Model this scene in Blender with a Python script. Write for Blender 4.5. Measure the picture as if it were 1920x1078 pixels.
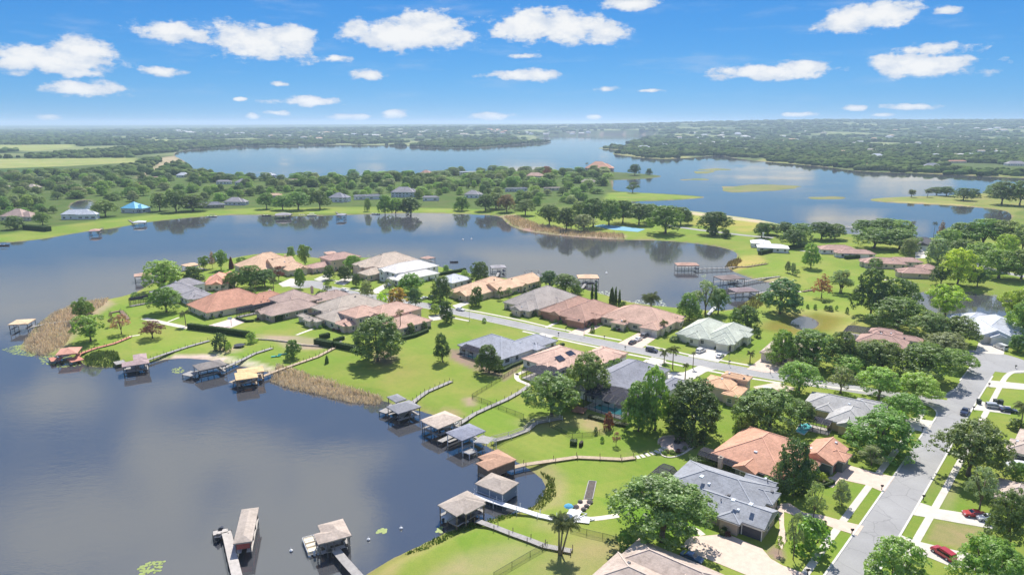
import bpy, bmesh, math, random
import numpy as np
from mathutils import Vector, Matrix, noise as mnoise

for o in list(bpy.data.objects):
    bpy.data.objects.remove(o)
R = math.radians
rnd = random.Random(7)
npr = np.random.default_rng(11)
SC = bpy.context.scene
COL = SC.collection

# ------------------------------------------------------------------ camera
CAM_H = 85.0
FPX = 1280.0                       # focal length in pixels of the 1920 px wide photograph
PITCH = math.atan(307.0 / FPX)
CP, SP = math.cos(PITCH), math.sin(PITCH)
cam_d = bpy.data.cameras.new('camera')
cam_d.sensor_width = 36.0
cam_d.lens = 36.0 * FPX / 1920.0
cam_d.clip_start = 1.0
cam_d.clip_end = 90000.0
cam = bpy.data.objects.new('camera', cam_d)
cam.location = (0, 0, CAM_H)
cam.rotation_euler = (math.pi / 2 - PITCH, 0, 0)
COL.objects.link(cam)
SC.camera = cam

# ------------------------------------------------------------------ light
SUN_EL, SUN_AZ = 54.0, 6.0          # degrees; azimuth measured from +Y towards +X
sun_d = bpy.data.lights.new('sun', 'SUN')
sun_d.energy = 4.95
sun_d.angle = R(0.5)
sun_d.color = (1.0, 0.955, 0.88)
sun = bpy.data.objects.new('sun', sun_d)
sdir = Vector((math.sin(R(SUN_AZ)) * math.cos(R(SUN_EL)), math.cos(R(SUN_AZ)) * math.cos(R(SUN_EL)), math.sin(R(SUN_EL))))
sun.rotation_euler = sdir.to_track_quat('Z', 'Y').to_euler()
sun.location = (0, 0, 300)
COL.objects.link(sun)

vs = SC.view_settings
vs.view_transform = 'Standard'
vs.look = 'None'
vs.exposure = 0.42
vs.gamma = 1.0
vs.use_curve_mapping = False
SC.cycles.use_denoising = True
SC.cycles.max_bounces = 8
SC.cycles.diffuse_bounces = 4
SC.cycles.glossy_bounces = 2
SC.cycles.transmission_bounces = 4
SC.cycles.transparent_max_bounces = 10
SC.cycles.volume_bounces = 1
SC.cycles.use_adaptive_sampling = True
SC.cycles.adaptive_threshold = 0.02
SC.cycles.caustics_reflective = False
SC.cycles.caustics_refractive = False
SC.cycles.sample_clamp_indirect = 4.0


# ------------------------------------------------------------------ picture <-> ground
def ray(x, y):
    cx, cv = (x - 960.0) / FPX, (y - 539.0) / FPX
    return Vector((cx, CP - cv * SP, -SP - cv * CP))


def P(x, y, z=0.0):
    """the place on the level z that the photograph shows at pixel x, y"""
    d = ray(x, y)
    t = (z - CAM_H) / d.z
    return Vector((d.x * t, d.y * t, z))


def depth_of(v):
    return v.y * CP - (v.z - CAM_H) * SP


def px_m(v):
    return FPX / depth_of(v)


def height_at(base, ytop):
    """height above base of a point that shows at picture row ytop over this base"""
    cv = (ytop - 539.0) / FPX
    # ray at forward distance base.y
    k = base.y / (CP - cv * SP)
    return CAM_H + k * (-SP - cv * CP) - base.z


# ------------------------------------------------------------------ sky
W = bpy.data.worlds.new('World')
SC.world = W
W.use_nodes = True
wt = W.node_tree
wt.nodes.clear()


def WN(t, **kw):
    n = wt.nodes.new(t)
    for k, v in kw.items():
        setattr(n, k, v)
    return n


def wl(a, b):
    wt.links.new(a, b)


def wmath(op, a, b=None, c=None):
    n = WN('ShaderNodeMath', operation=op)
    for i, v in enumerate((a, b, c)):
        if v is None:
            continue
        if isinstance(v, (int, float)):
            n.inputs[i].default_value = v
        else:
            wl(v, n.inputs[i])
    return n.outputs[0]


SKY_STRENGTH = 0.12
sky = WN('ShaderNodeTexSky', sky_type='NISHITA')
sky.sun_disc = False
sky.sun_elevation = R(SUN_EL)
sky.sun_rotation = R(SUN_AZ)
sky.altitude = 1800.0
sky.air_density = 1.0
sky.dust_density = 0.0
sky.ozone_density = 3.0
# grade the sky towards the photograph's deep azure, channel by channel
sepc = WN('ShaderNodeSeparateColor')
wl(sky.outputs[0], sepc.inputs[0])
hsv = WN('ShaderNodeCombineColor')
for i_, (gain, power) in enumerate(((0.01185, 1.2), (0.07249, 0.72), (0.21686, 0.48))):
    wl(wmath('MULTIPLY', wmath('POWER', sepc.outputs[i_], power), gain / SKY_STRENGTH), hsv.inputs[i_])
tc = WN('ShaderNodeTexCoord')
sep = WN('ShaderNodeSeparateXYZ')
wl(tc.outputs['Generated'], sep.inputs[0])
az = wmath('ARCTAN2', sep.outputs[0], sep.outputs[1])
el = wmath('ARCSINE', sep.outputs[2])
ae = WN('ShaderNodeCombineXYZ')
wl(az, ae.inputs[0])
wl(el, ae.inputs[1])


def azel(x, y):
    d = ray(x, y).normalized()
    return math.atan2(d.x, d.y), math.asin(d.z)


# cumulus clouds: photograph pixel of the middle, half width, half height, thinness
CLOUDS = [(95, 112, 135, 34, 0), (40, 118, 70, 26, 0), (150, 92, 62, 30, 0), (335, 62, 98, 30, .08), (478, 78, 112, 40, 0), (545, 68, 55, 30, 0),
          (765, 66, 140, 40, 0), (800, 48, 70, 34, 0), (1040, 52, 125, 38, 0), (1000, 48, 62, 40, 0), (1140, 62, 50, 26, 0), (1185, 8, 66, 18, 0),
          (1640, 30, 108, 38, 0), (1590, 40, 60, 30, 0), (1775, 20, 52, 11, .2), (1440, 133, 140, 20, 0), (1520, 126, 60, 16, 0),
          (1740, 124, 140, 24, 0), (1690, 116, 80, 22, 0), (1760, 90, 120, 20, .16), (1710, 94, 60, 16, .2), (165, 165, 100, 18, .12), (305, 135, 46, 13, .05), (695, 142, 42, 14, .05),
          (985, 142, 82, 14, .05), (1135, 168, 28, 9, .1), (575, 190, 78, 12, .1), (525, 158, 30, 9, .2), (520, 212, 34, 8, .12),
          (475, 220, 22, 9, .15), (737, 214, 27, 10, 0), (655, 219, 46, 8, .1), (930, 219, 60, 10, .1), (1600, 203, 30, 7, .05),
          (1715, 200, 68, 9, .05), (1490, 215, 40, 6, .1), (1655, 216, 28, 5, .1), (95, 220, 36, 10, .15), (975, 105, 60, 9, .3),
          (630, 110, 60, 12, .3), (1115, 220, 18, 5, .1), (1215, 170, 34, 5, .25), (450, 186, 16, 5, .1)]
mind = None
for (cx, cy, hw, hh, thin) in CLOUDS:
    a0, e0 = azel(cx, cy)
    a1, e1 = azel(cx + hw, cy)[0] - a0, azel(cx, cy - hh)[1] - e0
    n = WN('ShaderNodeVectorMath', operation='MULTIPLY_ADD')
    wl(ae.outputs[0], n.inputs[0])
    n.inputs[1].default_value = (1 / a1, 1 / e1, 0)
    n.inputs[2].default_value = (-a0 / a1, -e0 / e1, 0)
    l = WN('ShaderNodeVectorMath', operation='LENGTH')
    wl(n.outputs[0], l.inputs[0])
    d = wmath('ADD', l.outputs['Value'], thin * 1.1)
    mind = d if mind is None else wmath('MINIMUM', mind, d)


def wnoise(scale, detail, off=(0, 0, 0), rough=0.6, src=None, stretch=(1, 1.9, 1)):
    m = WN('ShaderNodeMapping')
    m.inputs['Location'].default_value = off
    m.inputs['Scale'].default_value = stretch
    wl(src if src is not None else ae.outputs[0], m.inputs[0])
    n = WN('ShaderNodeTexNoise')
    n.inputs['Scale'].default_value = scale
    n.inputs['Detail'].default_value = detail
    n.inputs['Roughness'].default_value = rough
    wl(m.outputs[0], n.inputs['Vector'])
    return n.outputs[0]


def wramp(v, lo, hi):
    m = WN('ShaderNodeMapRange', interpolation_type='SMOOTHSTEP')
    wl(v, m.inputs[0])
    m.inputs[1].default_value = lo
    m.inputs[2].default_value = hi
    return m.outputs[0]


nz1 = wnoise(30, 9, (0, 0, 0), 0.64)
nz2 = wnoise(11, 3, (3.3, 1.7, 0))
fuzz = wmath('ADD', wmath('MULTIPLY', wmath('SUBTRACT', nz1, 0.5), 2.1), wmath('MULTIPLY', wmath('SUBTRACT', nz2, 0.5), 1.3))
body = wmath('ADD', wmath('SUBTRACT', 1.02, mind), fuzz)
mask = wramp(body, 0.0, 0.44)
# cloud goes on unseen above the frame, thickened low down to pale the lake's reflections
zc = wmath('ADD', wmath('MAXIMUM', sep.outputs[2], 0.0), 0.12)
pl = WN('ShaderNodeCombineXYZ')
wl(wmath('DIVIDE', sep.outputs[0], zc), pl.inputs[0])
wl(wmath('DIVIDE', sep.outputs[1], zc), pl.inputs[1])
hi = wnoise(1.5, 6, (5.2, 0.4, 0), 0.55, pl.outputs[0], (1, 1, 1))
himask = wmath('MULTIPLY', wramp(wmath('SUBTRACT', hi, wmath('MULTIPLY', wramp(el, R(11), R(21)), 0.135)), 0.33, 0.46), wramp(el, R(9.2), R(11)))
allmask = wmath('MAXIMUM', mask, himask)
# wispy thin veil near the horizon
veil = wmath('MULTIPLY', wramp(wnoise(9, 5, (0.7, 9.1, 0), 0.6, None, (1, 5, 1)), 0.5, 0.8), 0.25)
lit = wramp(wmath('ADD', body, wmath('MULTIPLY', wmath('SUBTRACT', wnoise(34, 4, (0, -0.035, 0)), 0.5), 1.6)), 0.0, 1.0)
ccol = WN('ShaderNodeMix', data_type='RGBA')
wl(lit, ccol.inputs[0])
ccol.inputs[6].default_value = (0.62, 0.70, 0.83, 1)
ccol.inputs[7].default_value = (0.93, 0.94, 0.95, 1)
bg1 = WN('ShaderNodeBackground')
wl(hsv.outputs[0], bg1.inputs[0])
bg1.inputs[1].default_value = SKY_STRENGTH
bg2 = WN('ShaderNodeBackground')
wl(ccol.outputs[2], bg2.inputs[0])
bg2.inputs[1].default_value = 0.74
mx = WN('ShaderNodeMixShader')
wl(wmath('MAXIMUM', allmask, wmath('MULTIPLY', veil, wramp(el, R(0), R(4)))), mx.inputs[0])
wl(bg1.outputs[0], mx.inputs[1])
wl(bg2.outputs[0], mx.inputs[2])
wo = WN('ShaderNodeOutputWorld')
wl(mx.outputs[0], wo.inputs[0])


# ------------------------------------------------------------------ materials
MATS = {}


class NT:
    """small helper to write node trees"""

    def __init__(s, name):
        s.m = bpy.data.materials.new(name)
        s.m.use_nodes = True
        s.t = s.m.node_tree
        s.t.nodes.clear()
        s.out = s.t.nodes.new('ShaderNodeOutputMaterial')

    def n(s, t, ins=None, **kw):
        n = s.t.nodes.new(t)
        for k, v in kw.items():
            setattr(n, k, v)
        for k, v in (ins or {}).items():
            if isinstance(v, bpy.types.NodeSocket):
                s.t.links.new(v, n.inputs[k])
            else:
                n.inputs[k].default_value = v
        return n

    def math(s, op, a, b=0.0):
        return s.n('ShaderNodeMath', {0: a, 1: b}, operation=op).outputs[0]

    def noise(s, vec, scale, detail=4, rough=0.55):
        return s.n('ShaderNodeTexNoise', {'Vector': vec, 'Scale': scale, 'Detail': detail, 'Roughness': rough}).outputs[0]

    def ramp(s, v, lo, hi, a=0.0, b=1.0):
        return s.n('ShaderNodeMapRange', {0: v, 1: lo, 2: hi, 3: a, 4: b}).outputs[0]

    def mix(s, f, a, b, mode='MIX'):
        return s.n('ShaderNodeMix', {0: f, 6: a, 7: b}, data_type='RGBA', blend_type=mode).outputs[2]

    def val(s, col, v):
        return s.n('ShaderNodeHueSaturation', {'Value': v, 'Color': col}).outputs[0]

    def end(s, sh):
        s.t.links.new(sh, s.out.inputs[0])
        return s.m


def c4(c):
    return (c[0], c[1], c[2], 1.0)


def mat(name, col, rough=0.7, var=0.18, scale=0.6, metal=0.0, spec=0.3, bump=0.0, bscale=4.0, fine=0.0, streak=False, stain=0.0):
    """plain weathered surface: base colour with mottling"""
    if name in MATS:
        return MATS[name]
    t = NT(name)
    geo = t.n('ShaderNodeNewGeometry').outputs['Position']
    f = t.noise(geo, scale, 5)
    v = t.ramp(f, 0.25, 0.75, 1 - var, 1 + var)
    if fine:
        f2 = t.noise(geo, scale * 9, 3)
        v = t.math('MULTIPLY', v, t.ramp(f2, 0.25, 0.75, 1 - fine, 1 + fine))
    if streak:
        sp = t.n('ShaderNodeSeparateXYZ', {0: geo}).outputs[2]
        w = t.math('SINE', t.math('MULTIPLY', sp, 26.0))
        v = t.math('MULTIPLY', v, t.ramp(w, -1, 1, 0.97, 1.02))
    col_s = t.val(c4(col), v)
    if stain:
        s1 = t.noise(t.n('ShaderNodeMapping', {'Vector': geo, 'Scale': (1, 1, .35)}).outputs[0], 0.75, 6, 0.7)
        col_s = t.mix(t.ramp(s1, .46, .66, 0, stain), col_s, t.mix(1.0, col_s, (0.70, 0.68, 0.66, 1), 'MULTIPLY'))
        s2 = t.noise(geo, 3.2, 3, 0.7)
        col_s = t.mix(t.ramp(s2, .5, .7, 0, stain * .7), col_s, t.mix(1.0, col_s, (1.22, 1.16, 1.1, 1), 'MULTIPLY'))
    b = t.n('ShaderNodeBsdfPrincipled', {'Base Color': col_s, 'Roughness': rough, 'Metallic': metal, 'Specular IOR Level': spec})
    if bump:
        nb = t.noise(geo, bscale, 4)
        bp = t.n('ShaderNodeBump', {'Strength': bump, 'Distance': 0.1, 'Height': nb})
        t.t.links.new(bp.outputs[0], b.inputs['Normal'])
    MATS[name] = t.end(b.outputs[0])
    return MATS[name]


def leaf_mat(name, trans=0.35, tint=(1, 1, 1), attr=True):
    t = NT(name)
    oi = t.n('ShaderNodeObjectInfo')
    at = t.n('ShaderNodeAttribute', attribute_name='tone')
    c = t.val(oi.outputs['Color'], at.outputs['Fac'])
    d = t.n('ShaderNodeBsdfDiffuse', {'Color': c})
    tr = t.n('ShaderNodeBsdfTranslucent', {'Color': t.mix(1.0, c, c4((1.0 * tint[0], 1.0 * tint[1], 0.45 * tint[2])), 'MULTIPLY')})
    g = t.n('ShaderNodeBsdfGlossy', {'Color': (0.8, 0.85, 0.8, 1), 'Roughness': 0.45})
    m1 = t.n('ShaderNodeMixShader', {0: trans, 1: d.outputs[0], 2: tr.outputs[0]})
    m2 = t.n('ShaderNodeMixShader', {0: 0.035, 1: m1.outputs[0], 2: g.outputs[0]})
    MATS[name] = t.end(m2.outputs[0])
    return MATS[name]


# ------------------------------------------------------------------ mesh helpers
class MB:
    """collects shapes in world coordinates; build() links them as one mesh object"""

    def __init__(s):
        s.v, s.f, s.mi, s.cur = [], [], [], 0

    def add(s, vs_, fs_):
        o = len(s.v)
        s.v += [tuple(v) for v in vs_]
        for f in fs_:
            s.f.append(tuple(i + o for i in f))
            s.mi.append(s.cur)

    def prism(s, poly, z0, z1, bottom=True):
        """poly: list of (x, y); upright prism"""
        n = len(poly)
        a = sum(poly[i][0] * poly[(i + 1) % n][1] - poly[(i + 1) % n][0] * poly[i][1] for i in range(n))
        if a < 0:
            poly = list(poly)[::-1]
        z0s = z0 if isinstance(z0, (list, tuple)) else [z0] * n
        z1s = z1 if isinstance(z1, (list, tuple)) else [z1] * n
        vs_ = [(p[0], p[1], z0s[i]) for i, p in enumerate(poly)] + [(p[0], p[1], z1s[i]) for i, p in enumerate(poly)]
        fs_ = [(i, (i + 1) % n, n + (i + 1) % n, n + i) for i in range(n)]
        fs_.append(tuple(range(n, 2 * n)))
        if bottom:
            fs_.append(tuple(range(n - 1, -1, -1)))
        s.add(vs_, fs_)

    def box(s, c, sx, sy, sz, ang=0.0):
        """box standing on c (its base middle), turned by ang radians"""
        ca, sa = math.cos(ang), math.sin(ang)
        pts = []
        for dx, dy in ((-1, -1), (1, -1), (1, 1), (-1, 1)):
            x, y = dx * sx / 2, dy * sy / 2
            pts.append((c[0] + x * ca - y * sa, c[1] + x * sa + y * ca))
        s.prism(pts, c[2], c[2] + sz)

    def bar(s, a, b, w, h):
        """beam of w x h from a to b (middle line)"""
        a, b = Vector(a), Vector(b)
        d = (b - a)
        if d.length < 1e-6:
            return
        d.normalize()
        up = Vector((0, 0, 1)) if abs(d.z) < 0.95 else Vector((1, 0, 0))
        sd = d.cross(up).normalized()
        up = sd.cross(d)
        vs_ = []
        for q in (a, b):
            for i, j in ((-1, -1), (1, -1), (1, 1), (-1, 1)):
                vs_.append(q + sd * (i * w / 2) + up * (j * h / 2))
        s.add(vs_, [(0, 1, 2, 3), (7, 6, 5, 4), (0, 4, 5, 1), (1, 5, 6, 2), (2, 6, 7, 3), (3, 7, 4, 0)])

    def tube(s, pts, radii, n=7, cap=True):
        pts = [Vector(p) for p in pts]
        vs_, fs_ = [], []
        for i, p in enumerate(pts):
            d = (pts[min(i + 1, len(pts) - 1)] - pts[max(i - 1, 0)])
            d = d.normalized() if d.length > 1e-6 else Vector((0, 0, 1))
            ref = Vector((0, 0, 1)) if abs(d.z) < 0.9 else Vector((1, 0, 0))
            u = d.cross(ref).normalized()
            w = d.cross(u)
            r = radii[i] if isinstance(radii, (list, tuple)) else radii
            for k in range(n):
                a = 2 * math.pi * k / n
                vs_.append(p + u * (r * math.cos(a)) + w * (r * math.sin(a)))
        for i in range(len(pts) - 1):
            for k in range(n):
                fs_.append((i * n + k, i * n + (k + 1) % n, (i + 1) * n + (k + 1) % n, (i + 1) * n + k))
        if cap:
            fs_.append(tuple(range(n - 1, -1, -1)))
            fs_.append(tuple(range(len(pts) * n - n, len(pts) * n)))
        s.add(vs_, fs_)

    def lathe(s, c, prof, n=12):
        """prof: list of (r, z) bottom to top"""
        vs_ = [(c[0] + r * math.cos(2 * math.pi * k / n), c[1] + r * math.sin(2 * math.pi * k / n), c[2] + z) for r, z in prof for k in range(n)]
        fs_ = [(i * n + k, i * n + (k + 1) % n, (i + 1) * n + (k + 1) % n, (i + 1) * n + k) for i in range(len(prof) - 1) for k in range(n)]
        fs_.append(tuple(range(n - 1, -1, -1)))
        fs_.append(tuple(range((len(prof) - 1) * n, len(prof) * n)))
        s.add(vs_, fs_)

    def sheet(s, poly, z):
        n = len(poly)
        a = sum(poly[i][0] * poly[(i + 1) % n][1] - poly[(i + 1) % n][0] * poly[i][1] for i in range(n))
        if a < 0:
            poly = list(poly)[::-1]
        s.add([(p[0], p[1], z) for p in poly], [tuple(range(n))])

    def build(s, name, mats, parent=None, smooth=False, fixn=False):
        me = bpy.data.meshes.new(name)
        org = Vector((0, 0, 0))
        if parent is not None:
            q = parent
            while q is not None:
                org += q.location
                q = q.parent
        elif s.v:
            arr = np.array(s.v)
            org = Vector(((arr[:, 0].min() + arr[:, 0].max()) / 2, (arr[:, 1].min() + arr[:, 1].max()) / 2, arr[:, 2].min()))
        me.from_pydata([(v[0] - org.x, v[1] - org.y, v[2] - org.z) for v in s.v], [], s.f)
        ms = mats if isinstance(mats, (list, tuple)) else [mats]
        for m in ms:
            me.materials.append(m)
        if len(ms) > 1:
            me.polygons.foreach_set('material_index', s.mi)
        if smooth:
            me.polygons.foreach_set('use_smooth', [True] * len(me.polygons))
        o = bpy.data.objects.new(name, me)
        if parent is not None:
            o.parent = parent
        else:
            o.location = org
        COL.objects.link(o)
        return o


def tag(o, label=None, cat=None, group=None, kind=None):
    if label:
        o['label'] = label
    if cat:
        o['category'] = cat
    if group:
        o['group'] = group
    if kind:
        o['kind'] = kind
    return o


def empty(name, loc, label=None, cat=None, group=None):
    o = bpy.data.objects.new(name, None)
    o.empty_display_size = 0.5
    o.location = loc
    COL.objects.link(o)
    return tag(o, label, cat, group)


def mesh_obj(name, me, parent=None, loc=(0, 0, 0)):
    o = bpy.data.objects.new(name, me)
    o.location = loc
    o.parent = parent
    COL.objects.link(o)
    return o


def structure(o):
    o['kind'] = 'structure'
    return o


WZ = -0.9        # level of the lakes
# ------------------------------------------------------------------ lakes and land
LAKE_NEAR = [(-1500, 1300), (430, 1330), (560, 1210), (640, 1112), (690, 1072), (740, 1043), (800, 1016), (850, 990), (905, 978), (945, 966),
             (985, 957), (1012, 942), (1026, 910), (1003, 886), (962, 862), (930, 845), (900, 832), (875, 814), (850, 797), (820, 781),
             (790, 771), (755, 764), (705, 747), (645, 731), (585, 716), (535, 704), (505, 699), (480, 692), (440, 684), (400, 676), (350, 671),
             (305, 674), (285, 681), (225, 687), (190, 690), (155, 685), (148, 672), (118, 668), (70, 664), (30, 655), (45, 640), (58, 622), (78, 600),
             (105, 584), (145, 570), (200, 562), (240, 553), (262, 545), (285, 530), (320, 517), (350, 505), (390, 494), (440, 483), (480, 476),
             (540, 474), (600, 486), (640, 482), (680, 484), (715, 482), (760, 486), (800, 494), (840, 504), (870, 510), (905, 517), (960, 523),
             (1020, 529), (1080, 538), (1130, 551), (1165, 563), (1200, 570), (1240, 574), (1290, 579), (1340, 583), (1380, 580), (1398, 567),
             (1412, 552), (1440, 546), (1462, 540), (1448, 530), (1420, 526), (1392, 516), (1372, 508), (1362, 499), (1372, 491), (1384, 481),
             (1379, 472), (1350, 463), (1300, 456), (1240, 451), (1170, 450), (1100, 446), (1040, 441), (980, 433), (950, 420), (942, 408),
             (925, 404), (880, 402), (850, 401), (780, 399), (720, 401), (660, 403), (600, 405), (540, 406), (480, 403), (440, 403), (400, 405),
             (350, 409), (300, 414), (262, 419), (212, 429), (170, 433), (122, 441), (90, 447), (40, 453), (0, 456), (-200, 470), (-900, 520)]
LAKE_FAR = [(322, 291), (338, 283), (400, 278), (470, 274.5), (560, 273.5), (640, 271.5), (700, 272.5), (800, 277), (860, 279), (920, 276.5), (985, 270),
            (1040, 267.5), (1015, 262.5), (1000, 258), (1050, 253.5), (1150, 252.5), (1240, 253.5), (1236, 258), (1190, 263), (1170, 270), (1180, 274),
            (1110, 278), (1150, 281), (1190, 284), (1138, 287.5), (1175, 293), (1230, 299), (1290, 297), (1350, 291), (1372, 297), (1440, 304.5),
            (1500, 309), (1560, 315), (1600, 321), (1660, 324), (1720, 325.5), (1780, 328), (1860, 332), (1920, 335), (2200, 342), (2300, 352),
            (1990, 350), (1920, 355), (1870, 360), (1830, 364), (1780, 367), (1700, 369), (1625, 373), (1640, 378.5), (1700, 381.5), (1800, 386),
            (1880, 394), (1895, 400), (1898, 410), (1885, 419), (1840, 432), (1760, 446), (1700, 448), (1600, 440), (1500, 430), (1440, 415), (1400, 409),
            (1340, 401), (1288, 395), (1250, 389), (1210, 384), (1172, 379), (1200, 377.5), (1260, 376), (1305, 372.5), (1328, 370), (1290, 366.5),
            (1240, 363.5), (1180, 361), (1147, 358), (1150, 346), (1147, 338), (1165, 337.5), (1200, 336.5), (1247, 331.5), (1222, 327.5), (1180, 325),
            (1140, 322), (1100, 321), (1000, 320), (900, 322), (800, 327), (700, 331), (600, 334), (500, 336), (430, 332), (380, 326), (358, 318), (350, 304)]
PONDS = [[(126, 390), (140, 378), (165, 374), (178, 380), (176, 391), (150, 395)],
         [(1708, 552), (1740, 546), (1800, 548), (1850, 553), (1900, 562), (1925, 572), (1900, 588), (1850, 600), (1800, 598), (1760, 590), (1715, 570)],
         [(1478, 606), (1498, 593), (1520, 594), (1538, 606), (1525, 618), (1500, 620)]]
MATS_OF_MARSH = [[(1288, 329), (1330, 326), (1350, 322), (1310, 321), (1290, 325)], [(1335, 356), (1360, 349), (1440, 345), (1500, 347), (1518, 352), (1480, 358), (1400, 361), (1350, 360)],
                 [(1300, 318.5), (1350, 315.5), (1395, 318), (1345, 321)], [(1265, 337), (1310, 334), (1345, 336), (1300, 339)],
                 [(1510, 369), (1550, 366), (1592, 371), (1575, 376), (1530, 374)]]


def world_poly(px, z):
    return np.array([P(x, y, z)[:2] for x, y in px])


def poly_dist(pts, poly):
    """(inside mask, distance to the outline) of many points"""
    n = len(pts)
    ins = np.zeros(n, bool)
    dmin = np.full(n, 1e18)
    x, y = pts[:, 0], pts[:, 1]
    m = len(poly)
    for i in range(m):
        a, b = poly[i], poly[(i + 1) % m]
        ex, ey = b[0] - a[0], b[1] - a[1]
        l2 = ex * ex + ey * ey + 1e-12
        t = np.clip(((x - a[0]) * ex + (y - a[1]) * ey) / l2, 0, 1)
        d = (x - a[0] - t * ex) ** 2 + (y - a[1] - t * ey) ** 2
        np.minimum(dmin, d, out=dmin)
        if a[1] != b[1]:
            c = ((a[1] > y) != (b[1] > y)) & (x < (b[0] - a[0]) * (y - a[1]) / (b[1] - a[1]) + a[0])
            ins ^= c
    return ins, np.sqrt(dmin)


def smooth_poly(poly, it=2):
    """Chaikin corner cutting for natural outlines"""
    for _ in range(it):
        q = np.roll(poly, -1, axis=0)
        a, b = poly * 0.75 + q * 0.25, poly * 0.25 + q * 0.75
        poly = np.stack([a, b], 1).reshape(-1, 2)
    return poly


WATER = [smooth_poly(world_poly(p, WZ)) for p in [LAKE_NEAR, LAKE_FAR] + PONDS]
MARSH = [smooth_poly(world_poly(p, WZ)) for p in MATS_OF_MARSH]


def shore_sd(pts):
    """signed distance to the shore, positive on land"""
    sd = np.full(len(pts), 1e9)
    for w in WATER:
        ins, d = poly_dist(pts, w)
        sd = np.minimum(sd, np.where(ins, -d, d))
    for w in MARSH:
        ins, d = poly_dist(pts, w)
        nz_ = np.array([mnoise.noise(Vector((q[0] * .045, q[1] * .022, 7.7))) for q in pts[d < 60]])
        e_ = np.where(ins, d, -d)
        e_[d < 60] += 19 * nz_ - 3
        sd = np.maximum(sd, np.where(e_ > 0, np.minimum(e_, 6.0) * 0.4, e_))
    return sd


def sstep(a, b, x):
    t = np.clip((x - a) / (b - a), 0, 1)
    return t * t * (3 - 2 * t)


def hill(x, y):
    u = x / np.maximum(y, 1.0)
    ridge = 55.0 + 62.0 * sstep(0.02, 0.45, u)
    return ridge * sstep(3600, 8200, y) * sstep(-0.75, 0.25, u) + 26 * sstep(9000, 15000, y) + 3.0 * sstep(2500, 5200, y)


def ground_z(x, y):
    return 0.0


# fan of rows and columns: fine where the photograph is near, coarse to the horizon
rows = list(np.linspace(-90, 92, 14))
yy = 100.0
while yy < 42000:
    rows.append(yy)
    yy += 0.0088 * (yy + 62)
rows = np.array(rows)
cols = np.linspace(-0.97, 0.97, 430)
GX = cols[None, :] * (rows[:, None] + 150)
GY = np.repeat(rows[:, None], len(cols), 1)
pts = np.stack([GX.ravel(), GY.ravel()], 1)
sd = np.full(len(pts), 500.0)
near = pts[:, 1] < 7000
sd[near] = shore_sd(pts[near])
zl = WZ + (0 - WZ) * sstep(0.0, 5.5, sd)
zw = WZ - np.minimum(3.0, -sd * 0.11)
gz = np.where(sd > 0, zl, zw) + np.where(sd > 30, hill(pts[:, 0], pts[:, 1]), 0)

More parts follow.
